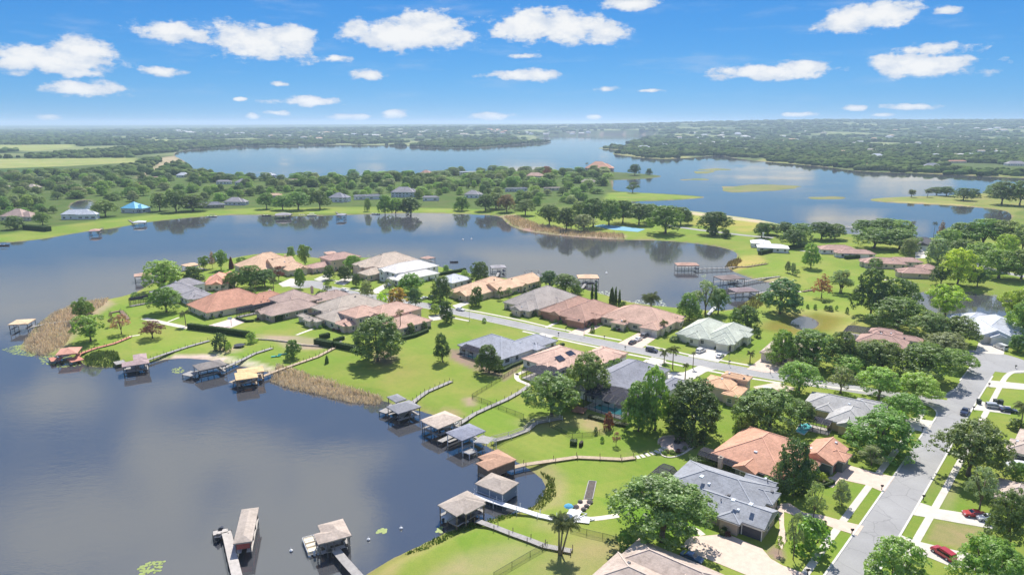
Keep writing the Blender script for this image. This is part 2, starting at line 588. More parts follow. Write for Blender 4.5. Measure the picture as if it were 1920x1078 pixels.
LAWN = (0.198, 0.272, 0.043)
WOODS = (0.050, 0.085, 0.024)
DRY = (0.33, 0.30, 0.135)
SAND = (0.62, 0.52, 0.38)
REED = (0.36, 0.29, 0.17)
MULCH = (0.26, 0.19, 0.14)
MUD = (0.17, 0.135, 0.095)
FIELD = (0.27, 0.31, 0.09)
OLIVE = (0.30, 0.315, 0.06)
LUSH = (0.115, 0.235, 0.022)
ZONES = [  # photograph outline of the patch, its colour, blend width in metres, share
    ([(0, 456), (300, 413), (480, 402), (940, 402), (960, 385), (1140, 385), (1140, 330), (340, 330), (100, 350), (-300, 400), (-300, 480)], (0.085, 0.135, 0.028), 12, .95),
    ([(0, 456), (90, 446), (210, 428), (300, 413), (440, 402), (700, 400), (930, 402), (940, 394), (700, 388), (480, 390), (330, 398), (200, 412), (100, 425), (0, 440), (-200, 455), (-200, 470)], LAWN, 8, 1),
    ([(1140, 362), (1180, 360), (1325, 370), (1180, 378), (1130, 376)], LAWN, 4, 1),
    ([(1290, 396), (1440, 412), (1450, 428), (1400, 436), (1290, 420)], OLIVE, 8, 1),
    ([(1285, 394), (1340, 400), (1440, 414), (1500, 428), (1440, 420), (1340, 408), (1290, 402)], (0.50, 0.47, 0.30), 4, .6),
    ([(940, 402), (1000, 430), (1100, 445), (1380, 470), (1440, 480), (1420, 440), (1250, 415), (1000, 395)], LAWN, 6, 1),
    ([(940, 404), (985, 434), (1100, 447), (1172, 450), (1172, 441), (1090, 434), (1000, 420), (965, 402)], REED, 3, 1),
    ([(1360, 496), (1386, 480), (1420, 478), (1440, 490), (1400, 503), (1375, 510)], (0.38, 0.34, 0.09), 3, .8),
    ([(1400, 520), (1470, 520), (1490, 535), (1470, 545), (1420, 545)], (0.42, 0.36, 0.20), 3, .6),
    ([(1600, 372), (1700, 366), (1800, 364), (1900, 358), (1950, 380), (1900, 400), (1800, 388), (1700, 383)], (0.24, 0.265, 0.07), 5, .9),
    ([(1640, 379), (1800, 387), (1890, 396), (1900, 404), (1870, 392), (1800, 383), (1700, 378)], (0.40, 0.38, 0.12), 3, .8),
    ([(1420, 302), (1560, 313), (1720, 324), (1920, 333), (1920, 326), (1740, 318), (1600, 312), (1500, 300), (1430, 297)], (0.24, 0.27, 0.07), 10, .9),
    ([(1100, 279), (1190, 284), (1140, 288), (1230, 299), (1300, 297), (1280, 288), (1200, 283), (1150, 276)], (0.24, 0.26, 0.08), 10, .9),
    ([(-400, 296), (0, 303), (250, 304), (255, 296), (120, 297), (0, 306), (-400, 318)], FIELD, 14, 1),
    ([(-500, 296), (0, 298), (250, 297), (255, 305), (120, 312), (0, 316), (-500, 320)], FIELD, 14, 1),
    ([(-500, 274), (0, 283), (70, 283), (140, 276), (140, 271), (60, 272), (-500, 272)], FIELD, 18, 1),
    ([(-500, 320), (0, 326), (110, 320), (120, 314), (0, 317), (-500, 320)], (0.06, 0.12, 0.03), 14, 1),
    ([(260, 334), (300, 320), (345, 303), (330, 292), (300, 296), (290, 312), (268, 326)], (0.36, 0.31, 0.17), 12, .9),
    ([(270, 266), (440, 267), (440, 264), (330, 263), (265, 261)], FIELD, 30, 1),
    # near peninsula and shore
    ([(30, 655), (58, 622), (105, 584), (200, 562), (215, 570), (170, 600), (130, 640), (120, 668), (70, 668)], REED, 2.5, .95),
    ([(70, 664), (150, 668), (155, 685), (225, 687), (232, 668), (180, 655), (110, 655)], (0.20, 0.26, 0.05), 2.5, .9),
    ([(285, 682), (305, 676), (400, 677), (480, 693), (510, 700), (520, 690), (470, 675), (400, 664), (330, 664), (290, 672)], SAND, 1.2, 1),
    ([(700, 735), (760, 757), (850, 795), (905, 833), (1000, 882), (985, 868), (930, 838), (860, 788), (770, 748)], (0.34, 0.31, 0.10), 2.0, .6),
    ([(830, 763), (858, 768), (872, 780), (840, 778)], (0.40, 0.26, 0.16), 2.0, .6),
    ([(690, 640), (745, 645), (790, 670), (770, 700), (720, 715), (690, 690)], (0.30, 0.275, 0.08), 5, .35),
    ([(838, 655), (868, 655), (905, 678), (945, 702), (935, 708), (880, 690), (845, 672)], MULCH, 1.2, .85),
    ([(940, 708), (985, 668), (1000, 664), (960, 705), (945, 715)], MULCH, 1.0, .75),
    ([(700, 662), (735, 655), (748, 672), (730, 684), (700, 682)], MULCH, 1.5, .8),
    ([(868, 745), (888, 745), (895, 762), (875, 762)], (0.38, 0.28, 0.2), 1.5, .7),
    ([(955, 790), (1010, 780), (1090, 778), (1120, 790), (1130, 812), (1080, 800), (1000, 812)], DRY, 3, .45),
    ([(1085, 775), (1125, 785), (1132, 812), (1095, 802)], (0.40, 0.30, 0.16), 2.5, .6),
    ([(1160, 845), (1300, 830), (1290, 850), (1180, 858)], (0.27, 0.26, 0.09), 3, .5),
    ([(985, 870), (1010, 885), (1035, 905), (1030, 940), (1005, 955), (1060, 945), (1060, 890), (1030, 868)], (0.34, 0.28, 0.14), 2.5, .55),
    ([(690, 1075), (790, 1022), (840, 998), (870, 985), (900, 985), (830, 1012), (760, 1050), (730, 1090)], (0.35, 0.29, 0.12), 2, .6),
    ([(800, 1085), (860, 1040), (960, 1015), (1020, 1025), (980, 1045), (900, 1090)], DRY, 3, .75),
    ([(960, 1085), (1020, 1030), (1110, 1005), (1180, 1015), (1170, 1050), (1100, 1090)], (0.27, 0.27, 0.095), 4, .8),
    ([(1000, 968), (1080, 985), (1070, 1000), (1000, 990)], DRY, 2, .4),
    ([(1165, 945), (1340, 965), (1330, 1010), (1230, 1010), (1160, 985)], LUSH, 3, .7),
    ([(1770, 895), (1800, 905), (1785, 958), (1762, 952)], DRY, 1.2, .7),
    ([(1745, 890), (1768, 895), (1748, 940), (1728, 932)], (0.25, 0.26, 0.08), 1.2, .7),
    ([(1755, 975), (1845, 988), (1840, 1015), (1800, 1028), (1738, 1010)], (0.30, 0.26, 0.115), 1.2, .8),
    ([(1430, 600), (1480, 590), (1540, 583), (1590, 592), (1560, 622), (1480, 628), (1430, 618)], (0.17, 0.165, 0.025), 5, .9),
    ([(1420, 588), (1500, 578), (1590, 585), (1620, 600), (1590, 625), (1560, 625), (1600, 600), (1530, 586), (1440, 600), (1425, 610)], (0.33, 0.35, 0.10), 5, .6),
    ([(1455, 1022), (1468, 1028), (1470, 1050), (1450, 1048), (1435, 1032)], MULCH, .8, .9),
    ([(1240, 838), (1290, 845), (1320, 830), (1300, 822), (1330, 815), (1280, 818)], MULCH, 1.0, .6),
    ([(470, 628), (560, 630), (620, 640), (605, 655), (540, 655), (520, 640)], (0.36, 0.29, 0.20), 2, .7),
    ([(395, 655), (450, 648), (455, 660), (410, 665)], (0.38, 0.33, 0.2), 1.5, .6),
]
gcol = np.tile(np.array(LAWN), (len(pts), 1))
far_t = sstep(380, 900, pts[:, 1])[:, None]
gcol = gcol * (1 - far_t) + np.array((0.085, 0.125, 0.032)) * far_t
far2 = sstep(1300, 2200, pts[:, 1])[:, None]
gcol = gcol * (1 - far2) + np.array(WOODS) * far2
nzf = np.zeros(len(pts))
for k_ in np.where(pts[:, 1] > 1300)[0]:
    nzf[k_] = mnoise.noise(Vector((pts[k_, 0] * 0.0030, pts[k_, 1] * 0.0018, 3.1))) + .5 * mnoise.noise(Vector((pts[k_, 0] * 0.009, pts[k_, 1] * 0.005, 8.1)))
clr = (sstep(.22, .34, nzf) * sstep(1500, 2200, pts[:, 1]))[:, None]
gcol = gcol * (1 - clr) + np.array((0.20, 0.24, 0.085)) * clr
# right mainland near Y 300-600 keeps its lawns
for px, col, soft, share in ZONES:
    wp = world_poly(px, 0)
    lo, hi_ = wp.min(0) - soft * 2, wp.max(0) + soft * 2
    sel = np.where((pts[:, 0] > lo[0]) & (pts[:, 0] < hi_[0]) & (pts[:, 1] > lo[1]) & (pts[:, 1] < hi_[1]))[0]
    if len(sel) == 0:
        continue
    ins, d = poly_dist(pts[sel], wp)
    w = (sstep(-soft, soft, np.where(ins, d, -d)) * share)[:, None]
    gcol[sel] = gcol[sel] * (1 - w) + np.array(col) * w
for mp_ in MARSH:
    ins, d = poly_dist(pts[near], mp_)
    k_ = np.where(near)[0][ins | (d < 20)]
    gcol[k_] = np.array((0.19, 0.215, 0.075))
# lake bed: sand to muck, light lost with depth painted into the dark colour
bed = sstep(0.3, -0.6, sd)[:, None]
deep = sstep(-1.0, -9.0, sd)[:, None]
bedc = np.array((0.24, 0.19, 0.125)) * (1 - deep) + np.array((0.035, 0.032, 0.022)) * deep
gcol = gcol * (1 - bed) + bedc * bed
wet = (sstep(2.2, 0.4, sd) * sstep(-0.5, 0.3, sd) * 0.45)[:, None]
gcol = gcol * (1 - wet) + np.array((0.20, 0.19, 0.06)) * wet

nr, nc = GX.shape
idx = np.arange(nr * nc).reshape(nr, nc)
quads = np.stack([idx[:-1, :-1], idx[:-1, 1:], idx[1:, 1:], idx[1:, :-1]], -1).reshape(-1, 4)
me = bpy.data.meshes.new('ground')
me.vertices.add(len(pts))
me.vertices.foreach_set('co', np.column_stack([pts, gz]).ravel())
me.loops.add(quads.size)
me.loops.foreach_set('vertex_index', quads.ravel())
me.polygons.add(len(quads))
me.polygons.foreach_set('loop_start', np.arange(len(quads)) * 4)
me.polygons.foreach_set('use_smooth', np.ones(len(quads), bool))
me.update(calc_edges=True)
ca = me.color_attributes.new('soil', 'FLOAT_COLOR', 'POINT')
ca.data.foreach_set('color', np.column_stack([gcol, np.ones(len(pts))]).ravel())

t = NT('ground_cover')
pos = t.n('ShaderNodeNewGeometry').outputs['Position']
at = t.n('ShaderNodeAttribute', attribute_name='soil').outputs['Color']
n1 = t.noise(pos, 0.045, 5, 0.6)
n2 = t.noise(pos, 0.5, 4, 0.6)
n3 = t.noise(pos, 3.5, 3, 0.6)
n4 = t.noise(pos, 0.010, 5, 0.6)
yel = t.mix(t.ramp(n1, 0.38, 0.64, 0, 0.85), at, t.mix(1.0, at, (1.40, 1.05, 1.6, 1), 'MULTIPLY'))
grn = t.mix(t.ramp(n2, 0.45, 0.75, 0, 0.5), yel, t.mix(1.0, yel, (0.72, 0.86, 0.8, 1), 'MULTIPLY'))
lot = t.n('ShaderNodeTexVoronoi', {'Vector': pos, 'Scale': 0.034}).outputs['Color']
lotv = t.n('ShaderNodeSeparateColor', {0: lot}).outputs[0]
grn = t.mix(t.ramp(lotv, 0.0, 1.0, 0.0, 0.55), grn, t.mix(1.0, grn, (0.74, 0.92, 0.7, 1), 'MULTIPLY'))
sxy = t.n('ShaderNodeSeparateXYZ', {0: pos})
ph = t.math('ADD', t.math('MULTIPLY', sxy.outputs[0], 1.55), t.math('MULTIPLY', sxy.outputs[1], 1.42))
mow = t.ramp(t.math('SINE', ph), -.3, .3, 0.0, 1.0)
grn = t.mix(t.math('MULTIPLY', mow, t.ramp(lotv, .35, .6, 0.0, .22)), grn, t.mix(1.0, grn, (0.82, 0.94, 0.8, 1), 'MULTIPLY'))
n5 = t.noise(pos, 1.3, 6, 0.75)
grn = t.mix(t.ramp(n5, 0.56, 0.74, 0, 0.45), grn, t.mix(1.0, grn, (1.25, 0.92, 1.4, 1), 'MULTIPLY'))
v = t.math('MULTIPLY', t.ramp(n3, 0.25, 0.75, 0.86, 1.14), t.ramp(n4, 0.3, 0.7, 0.88, 1.12))
colr = t.val(grn, v)
bp = t.n('ShaderNodeBump', {'Strength': 0.35, 'Distance': 0.25, 'Height': t.noise(pos, 2.2, 5, 0.7)})
b = t.n('ShaderNodeBsdfPrincipled', {'Base Color': colr, 'Roughness': 0.95, 'Specular IOR Level': 0.08, 'Normal': bp.outputs[0]})
GROUND_MAT = t.end(b.outputs[0])
me.materials.append(GROUND_MAT)
ground = bpy.data.objects.new('ground', me)
COL.objects.link(ground)
structure(ground)

# ------------------------------------------------------------------ water
t = NT('lake_water')
pos = t.n('ShaderNodeNewGeometry').outputs['Position']
mp = t.n('ShaderNodeMapping', {'Vector': pos, 'Scale': (0.55, 1.0, 1.0)}).outputs[0]
w1 = t.noise(mp, 0.55, 3, 0.55)
w2 = t.noise(mp, 2.4, 2, 0.5)
patch = t.noise(t.n('ShaderNodeMapping', {'Vector': pos, 'Rotation': (0, 0, 0.6), 'Scale': (0.45, 1.0, 1.0)}).outputs[0], 0.0075, 5, 0.6)
hh = t.math('ADD', t.math('MULTIPLY', w1, 1.0), t.math('MULTIPLY', w2, 0.35))
st = t.ramp(patch, 0.38, 0.62, 0.015, 0.085)
bp = t.n('ShaderNodeBump', {'Strength': st, 'Distance': 0.25, 'Height': hh})
gl = t.n('ShaderNodeBsdfGlossy', {'Color': (1.0, 0.94, 0.80, 1), 'Roughness': t.ramp(patch, 0.38, 0.62, 0.02, 0.09), 'Normal': bp.outputs[0]})
df = t.n('ShaderNodeBsdfDiffuse', {'Color': (0.100, 0.103, 0.116, 1)})
tp = t.n('ShaderNodeBsdfTransparent', {'Color': (0.62, 0.60, 0.50, 1)})
body_ = t.n('ShaderNodeMixShader', {0: 0.72, 1: tp.outputs[0], 2: df.outputs[0]})
fr = t.n('ShaderNodeFresnel', {'IOR': 3.0, 'Normal': bp.outputs[0]})
ms = t.n('ShaderNodeMixShader', {0: fr.outputs[0], 1: body_.outputs[0], 2: gl.outputs[0]})
WATER_MAT = t.end(ms.outputs[0])
mb = MB()
mb.sheet([(-9000, -60), (9000, -60), (9000, 6900), (-9000, 6900)], WZ)
lake = structure(mb.build('lake_water', WATER_MAT))

# ------------------------------------------------------------------ roads and paving
t = NT('asphalt')
pos = t.n('ShaderNodeNewGeometry').outputs['Position']
a1 = t.ramp(t.noise(pos, 0.09, 5, 0.6), .3, .7, .88, 1.10)
a2 = t.ramp(t.noise(pos, 2.5, 4, 0.7), .25, .75, .92, 1.07)
crk = t.n('ShaderNodeTexVoronoi', {'Vector': t.n('ShaderNodeVectorMath', {0: pos, 1: t.n('ShaderNodeTexNoise', {'Vector': pos, 'Scale': .6}).outputs['Color']}, operation='ADD').outputs[0], 'Scale': .16}, feature='DISTANCE_TO_EDGE').outputs['Distance']
a3 = t.ramp(crk, .004, .02, .80, 1.0)
asp = t.val((0.33, 0.325, 0.32, 1), t.math('MULTIPLY', t.math('MULTIPLY', a1, a2), a3))
ASPHALT = t.end(t.n('ShaderNodeBsdfPrincipled', {'Base Color': asp, 'Roughness': .88, 'Specular IOR Level': .25}).outputs[0])
CONC = mat('concrete', (0.57, 0.53, 0.465), 0.8, 0.14, 0.35, fine=0.05)
KERB = mat('kerb_concrete', (0.60, 0.575, 0.52), 0.8, 0.10, 0.8)
PAVER = mat('paver_drive', (0.62, 0.49, 0.40), 0.85, 0.12, 0.7, fine=0.10)
PATH = mat('pale_path', (0.66, 0.60, 0.50), 0.85, 0.12, 0.8)


def resample(pl, step):
    out = [pl[0]]
    for a, b in zip(pl[:-1], pl[1:]):
        n = max(1, int((b - a).length / step))
        for k in range(1, n + 1):
            out.append(a.lerp(b, k / n))
    return out


def smooth_line(pl, it=2):
    for _ in range(it):
        q = [pl[0]]
        for a, b in zip(pl[:-1], pl[1:]):
            q += [a.lerp(b, 0.25), a.lerp(b, 0.75)]
        q.append(pl[-1])
        pl = q
    return pl


def offset_line(pl, d):
    out = []
    for i, p in enumerate(pl):
        a, b = pl[max(i - 1, 0)], pl[min(i + 1, len(pl) - 1)]
        t_ = (b - a)
        t_.z = 0
        t_.normalize()
        out.append(Vector((p.x - t_.y * d, p.y + t_.x * d, p.z)))
    return out


def strip(mb_, pl, d0, d1, z0, z1):
    """band along a line between the offsets d0 < d1, as a solid"""
    L, Rr = offset_line(pl, d1), offset_line(pl, d0)
    n = len(pl)
    vs_, fs_ = [], []
    for i in range(n):
        vs_ += [(Rr[i].x, Rr[i].y, z0), (L[i].x, L[i].y, z0), (L[i].x, L[i].y, z1), (Rr[i].x, Rr[i].y, z1)]
    for i in range(n - 1):
        a, c = i * 4, i * 4 + 4
        fs_ += [(a + 3, c + 3, c + 2, a + 2), (a, c, c + 3, a + 3), (a + 1, a + 2, c + 2, c + 1)]
    fs_ += [(0, 3, 2, 1), (n * 4 - 4, n * 4 - 3, n * 4 - 2, n * 4 - 1)]
    mb_.add(vs_, fs_)


def px_line(px, z=0.0, it=2):
    return smooth_line([P(x, y, z) for x, y in px], it)


STREET = px_line([(575, 532), (650, 548), (720, 560), (794, 572), (845, 583), (897, 594), (947, 604), (996, 615), (1042, 625.5), (1085, 634.5), (1150, 647.5),
                  (1192, 655.5), (1232, 663.5), (1287, 675.5), (1340, 686), (1462, 707), (1540, 720), (1640, 735), (1745, 752), (1790, 760)])
AVENUE = px_line([(1440, 1330), (1515, 1200), (1600, 1070), (1683, 941), (1719, 884), (1764, 812), (1790, 770), (1811, 738), (1836, 702), (1850, 682)])
SW = 3.55
mb = MB()
strip(mb, AVENUE, -SW, SW, -0.4, 0.030)
bulb = P(1860, 677)
mb.prism([(bulb.x + 12.5 * math.cos(a), bulb.y + 12.5 * math.sin(a)) for a in np.linspace(0, 2 * math.pi, 40)[:-1]], -0.4, 0.036)
strip(mb, [P(1860, 681), P(1900, 683), P(1990, 688)], -4.2, 4.2, -0.4, 0.042)
structure(mb.build('avenue_road', ASPHALT))
mb = MB()
strip(mb, STREET, -SW, SW, -0.4, 0.024)
bulb2 = P(574, 533)
mb.prism([(bulb2.x + 9 * math.cos(a), bulb2.y + 9 * math.sin(a)) for a in np.linspace(0, 2 * math.pi, 36)[:-1]], -0.4, 0.020)
jl, jr = P(1762, 774), P(1745, 757)
for (pa, pb, pc) in (((1740, 758), (1762, 776), (1768, 760)), ((1762, 744), (1796, 724), (1790, 748))):
    mb.prism([tuple(P(*q)[:2]) for q in (pa, pb, pc)], -0.4, 0.027)
structure(mb.build('street_road', ASPHALT))
mb = MB()
strip(mb, px_line([(1240, 421), (1300, 430), (1350, 436), (1400, 442), (1450, 446)]), -3.2, 3.2, -0.4, 0.03)
strip(mb, px_line([(1822, 492), (1850, 503), (1880, 511), (1935, 521)]), -3.4, 3.4, -0.4, 0.03)
structure(mb.build('back_road', ASPHALT))


def cut(pl, y0, y1):
    """the run of the line between two picture rows, measured on its points"""
    out = []
    for p in pl:
        q = -(p.y * SP + (p.z - CAM_H) * CP) / depth_of(p) * FPX + 539
        if y0 <= q <= y1:
            out.append(p)
    return out


mb = MB()
W_K = 0.42
for pl, side, y0, y1 in ((AVENUE, 1, 797, 2000), (AVENUE, 1, 684, 722), (AVENUE, -1, 698, 2000)):
    r = cut(resample(pl, 2.0), y0, y1)
    if side > 0:
        strip(mb, r, SW + 0.002, SW + W_K, -0.4, 0.115)
    else:
        strip(mb, r, -SW - W_K, -SW - 0.002, -0.4, 0.115)
strip(mb, px_line([(1700, 741), (1740, 743.5), (1766, 744.5), (1790, 734), (1800, 722)]), 0.0, W_K, -0.4, 0.119)
strip(mb, px_line([(1690, 748), (1722, 753.5), (1745, 761), (1759, 772), (1757, 783), (1746, 797)]), -W_K, 0.0, -0.4, 0.119)
structure(mb.build('avenue_kerb', KERB))
mb = MB()
r = [p for p in resample(STREET, 2.0)]
r = r[8:-14]
strip(mb, r, SW + 0.002, SW + 0.35, -0.4, 0.11)
strip(mb, r, -SW - 0.35, -SW - 0.002, -0.4, 0.11)
structure(mb.build('street_kerb', KERB))

# footpaths
mb = MB()
for px in ([(1497, 1094), (1568, 993), (1628, 913), (1680, 844), (1712, 802), (1725, 781), (1733, 767)],
           [(1660, 1114), (1721, 1008), (1747, 963), (1772, 919), (1790, 884), (1812, 845), (1836, 797), (1849, 773), (1860, 753), (1872, 730), (1884, 708), (1894, 699), (1906, 696), (1935, 696)]):
    strip(mb, px_line(px, it=1), -0.75, 0.75, -0.3, 0.05)
for px in ([(866, 579), (912, 587.5), (977, 600.5), (1022, 611.5), (1070, 621)], [(1096, 625.5), (1132, 632), (1165, 638)], [(1211, 647.5), (1240, 653.5), (1274, 661), (1296, 666)],
           [(1349, 675), (1399, 684), (1440, 691)], [(980, 621), (1016, 629)], [(1046, 635), (1090, 645), (1139, 655)], [(1178, 664), (1222, 672.5)], [(1247, 679), (1282, 686.5)], [(1328, 695), (1400, 708), (1470, 719)],
           [(640, 539), (720, 551), (790, 561)], [(840, 594), (880, 602)], [(610, 523), (650, 530)],
           [(1489, 714), (1545, 724), (1620, 733)]):
    strip(mb, px_line(px, it=1), -0.7, 0.7, -0.3, 0.05)
structure(mb.build('footpath', CONC))

DRIVES = [
    ('driveway', PAVER, [(1362, 1000), (1395, 1014), (1429, 1028), (1445, 1047), (1468, 1060), (1512, 1076), (1494, 1100), (1440, 1094), (1300, 1037), (1281, 1020), (1292, 1006), (1335, 1003)]),
    ('driveway', PAVER, [(1584, 870), (1642, 886), (1678, 894), (1658, 923), (1625, 909), (1578, 899), (1561, 914), (1516, 901), (1540, 896), (1562, 893)]),
    ('driveway', CONC, [(1668, 776), (1705, 783), (1751, 789), (1740, 812), (1704, 803), (1675, 795)]),
    ('driveway', CONC, [(1723, 941), (1761, 954), (1807, 961), (1870, 971), (1866, 992), (1842, 988), (1752, 972), (1711, 965)]),
    ('driveway', CONC, [(1690, 1003), (1714, 1013), (1794, 1032), (1850, 1044), (1840, 1072), (1781, 1061), (1728, 1039), (1674, 1018)]),
    ('driveway', CONC, [(1858, 713), (1925, 720), (1925, 731), (1850, 725)]),
    ('driveway', CONC, [(1838, 751), (1852, 756), (1895, 762), (1895, 777), (1876, 774), (1824, 768)]),
    ('driveway', CONC, [(1835, 642), (1869, 647), (1885, 648), (1882, 665), (1828, 661)]),
    ('driveway', CONC, [(1303, 645), (1330, 649), (1369, 659), (1347, 679), (1290, 668), (1313, 655)]),
    ('driveway', PAVER, [(1197, 624), (1233, 632), (1210, 648), (1203, 653), (1158, 644)]),
    ('driveway', PAVER, [(1097, 610), (1137, 599), (1143, 603), (1092, 630), (1065, 624)]),
    ('driveway', CONC, [(988, 639), (1016, 624), (1042, 630), (1002, 643)]),
    ('driveway', PAVER, [(1427, 672), (1480, 683), (1490, 701), (1432, 698), (1400, 692)]),
    ('driveway', CONC, [(1222, 669), (1250, 676), (1241, 684), (1239, 692), (1252, 698), (1281, 698), (1305, 688), (1312, 685), (1342, 693), (1324, 697), (1290, 717), (1262, 712), (1240, 704), (1226, 692), (1212, 680)]),
    ('driveway', PAVER, [(1412, 725), (1455, 717), (1490, 727), (1480, 743), (1430, 737)]),
    ('driveway', CONC, [(588, 524), (614, 513), (626, 516), (606, 529)]),
    ('driveway', CONC, [(626, 531), (655, 516), (672, 518), (645, 535)]),
    ('driveway', CONC, [(848, 573), (880, 563), (886, 567), (856, 579)]),
    ('driveway', CONC, [(803, 593), (824, 589), (838, 589), (828, 599), (808, 602)]),
    ('driveway', CONC, [(692, 547), (722, 532), (732, 535), (706, 551)]),
    ('driveway', CONC, [(1716, 468), (1740, 468), (1738, 484), (1716, 485)]),
    ('driveway', CONC, [(522, 532), (545, 522), (562, 524), (556, 536), (530, 538)]),
    ('entry_walk', PAVER, [(1456, 945), (1480, 943), (1507, 961), (1540, 965), (1582, 977), (1620, 986), (1608, 1004), (1567, 991), (1530, 976), (1498, 969), (1470, 959), (1470, 985), (1475, 1012), (1466, 1030), (1458, 1020), (1462, 985)]),
    ('ball_court', mat('court_pink', (0.64, 0.52, 0.47), 0.8, .06), [(388, 611), (440, 596), (464, 602), (432, 615)]),
    ('tennis_court', mat('court_blue', (0.16, 0.36, 0.52), 0.8, .06), [(1113, 424), (1130, 421), (1210, 430), (1196, 435), (1150, 431)]),
]
for i, (nm, m, px) in enumerate(DRIVES):
    mb = MB()
    mb.prism([tuple(P(x, y)[:2]) for x, y in px], -0.3, 0.056 + 0.0004 * i)
    structure(mb.build(nm, m))
mb = MB()
WALKS = [([(1059, 598), (1024, 614)], .8), ([(270, 597), (310, 606), (353, 615)], 1.5), ([(314, 604), (336, 595)], .5), ([(242, 631), (262, 628)], .6), ([(556, 628), (588, 616)], .7),
         ([(354, 615), (372, 612)], .9), ([(605, 664), (625, 652), (645, 632)], .6), ([(968, 700), (969, 712), (985, 718), (993, 722)], .8), ([(985, 695), (968, 703)], .8),
         ([(1160, 966), (1120, 972), (1096, 973)], .8), ([(1290, 990), (1305, 992), (1318, 1003)], .7), ([(1585, 425), (1600, 427)], .6), ([(1655, 525), (1690, 524)], 1.0),
         ([(1450, 528), (1482, 541), (1500, 548)], 1.3), ([(1500, 470), (1550, 476)], 1.4), ([(1105, 712), (1160, 703), (1200, 690)], .6), ([(1215, 674), (1170, 702), (1150, 712)], .6)]
for px, w in WALKS:
    strip(mb, px_line(px, it=1), -w, w, -0.3, 0.048)
structure(mb.build('garden_path', PATH))

# ------------------------------------------------------------------ haze
t = NT('haze_air')
vol = t.n('ShaderNodeVolumePrincipled', {'Color': (0.62, 0.78, 1.0, 1), 'Density': 9e-5, 'Anisotropy': 0.2, 'Absorption Color': (0, 0, 0, 1)})
t.t.links.new(vol.outputs[0], t.out.inputs['Volume'])
mb = MB()
mb.prism([(-44000, -400), (44000, -400), (44000, 43000), (-44000, 43000)], -8.0, 168.0)
haze = mb.build('haze', t.m)
haze['kind'] = 'stuff'
haze['label'] = 'pale blue summer haze over the lakes and far woods'
# ------------------------------------------------------------------ houses
def roofm(name, col, var=0.16):
    m = mat('roof_' + name, col, 0.85, var * 1.25, 0.20, fine=0.16, streak=True, bump=0.5, bscale=3.0, stain=0.6)
    RIDGE[m.name] = mat('ridge_' + name, tuple(min(.8, c * 1.14 + .015) for c in col), 0.85, var, 0.3)
    return m


RIDGE = {}


def ridge_of(m):
    return RIDGE.get(m.name, m)


def wallm(name, col):
    return mat('wall_' + name, col, 0.85, 0.06, 0.4)


TRIM = mat('white_trim', (0.78, 0.76, 0.72), 0.6, 0.05)
GLASS = mat('window_glass', (0.035, 0.045, 0.06), 0.08, 0.2, spec=0.9)
DARKDOOR = mat('dark_garage_door', (0.075, 0.075, 0.095), 0.6, 0.08)
PALEDOOR = mat('pale_garage_door', (0.70, 0.66, 0.60), 0.6, 0.05)
BROWNDOOR = mat('brown_garage_door', (0.20, 0.10, 0.07), 0.6, 0.1)
VENT = mat('roof_vent', (0.10, 0.10, 0.11), 0.6, 0.1)
SKYLIGHT = mat('skylight', (0.66, 0.70, 0.75), 0.2, 0.05)
FRAME_D = mat('cage_frame', (0.035, 0.032, 0.035), 0.5, 0.1)
DECK_PALE = mat('pool_deck', (0.66, 0.61, 0.55), 0.8, 0.08)
SOLAR = mat('solar_panel', (0.02, 0.025, 0.045), 0.15, 0.1, spec=0.8)
t = NT('cage_mesh')
df = t.n('ShaderNodeBsdfDiffuse', {'Color': (0.055, 0.055, 0.068, 1)})
tp = t.n('ShaderNodeBsdfTransparent', {})
MATS['cage_mesh'] = t.end(t.n('ShaderNodeMixShader', {0: 0.80, 1: tp.outputs[0], 2: df.outputs[0]}).outputs[0])
t = NT('cage_side_mesh')
df = t.n('ShaderNodeBsdfDiffuse', {'Color': (0.030, 0.032, 0.036, 1)})
tp = t.n('ShaderNodeBsdfTransparent', {})
MATS['cage_side_mesh'] = t.end(t.n('ShaderNodeMixShader', {0: 0.16, 1: tp.outputs[0], 2: df.outputs[0]}).outputs[0])
t = NT('pool_water')
gl = t.n('ShaderNodeBsdfPrincipled', {'Base Color': (0.16, 0.62, 0.64, 1), 'Roughness': 0.05, 'IOR': 1.33})
MATS['pool_water'] = t.end(gl.outputs[0])
FOUND = []             # places for planting along the house fronts
HOUSE_AT = []          # (x, y, words) for describing what stands near


class Rect:
    """level rectangle given by two opposite corners and the direction of one side"""

    def __init__(s, a, b, ang):
        s.ang = ang
        s.u = Vector((math.cos(ang), math.sin(ang), 0))
        s.w = Vector((-math.sin(ang), math.cos(ang), 0))
        d = b - a
        du, dw = d.dot(s.u), d.dot(s.w)
        s.c = (a + b) / 2
        s.hu, s.hw = abs(du) / 2, abs(dw) / 2

    def pt(s, fu, fw, z=0.0):
        q = s.c + s.u * (fu * s.hu) + s.w * (fw * s.hw)
        return Vector((q.x, q.y, z))

    def at(s, u, w, z):
        q = s.c + s.u * u + s.w * w
        return Vector((q.x, q.y, z))

    def corners(s, inset=0.0):
        hu, hw = max(0.3, s.hu - inset), max(0.3, s.hw - inset)
        return [tuple((s.c + s.u * (i * hu) + s.w * (j * hw))[:2]) for i, j in ((-1, -1), (1, -1), (1, 1), (-1, 1))]

    def has(s, p, m=0.0):
        d = Vector((p.x - s.c.x, p.y - s.c.y, 0))
        return abs(d.dot(s.u)) < s.hu - m and abs(d.dot(s.w)) < s.hw - m


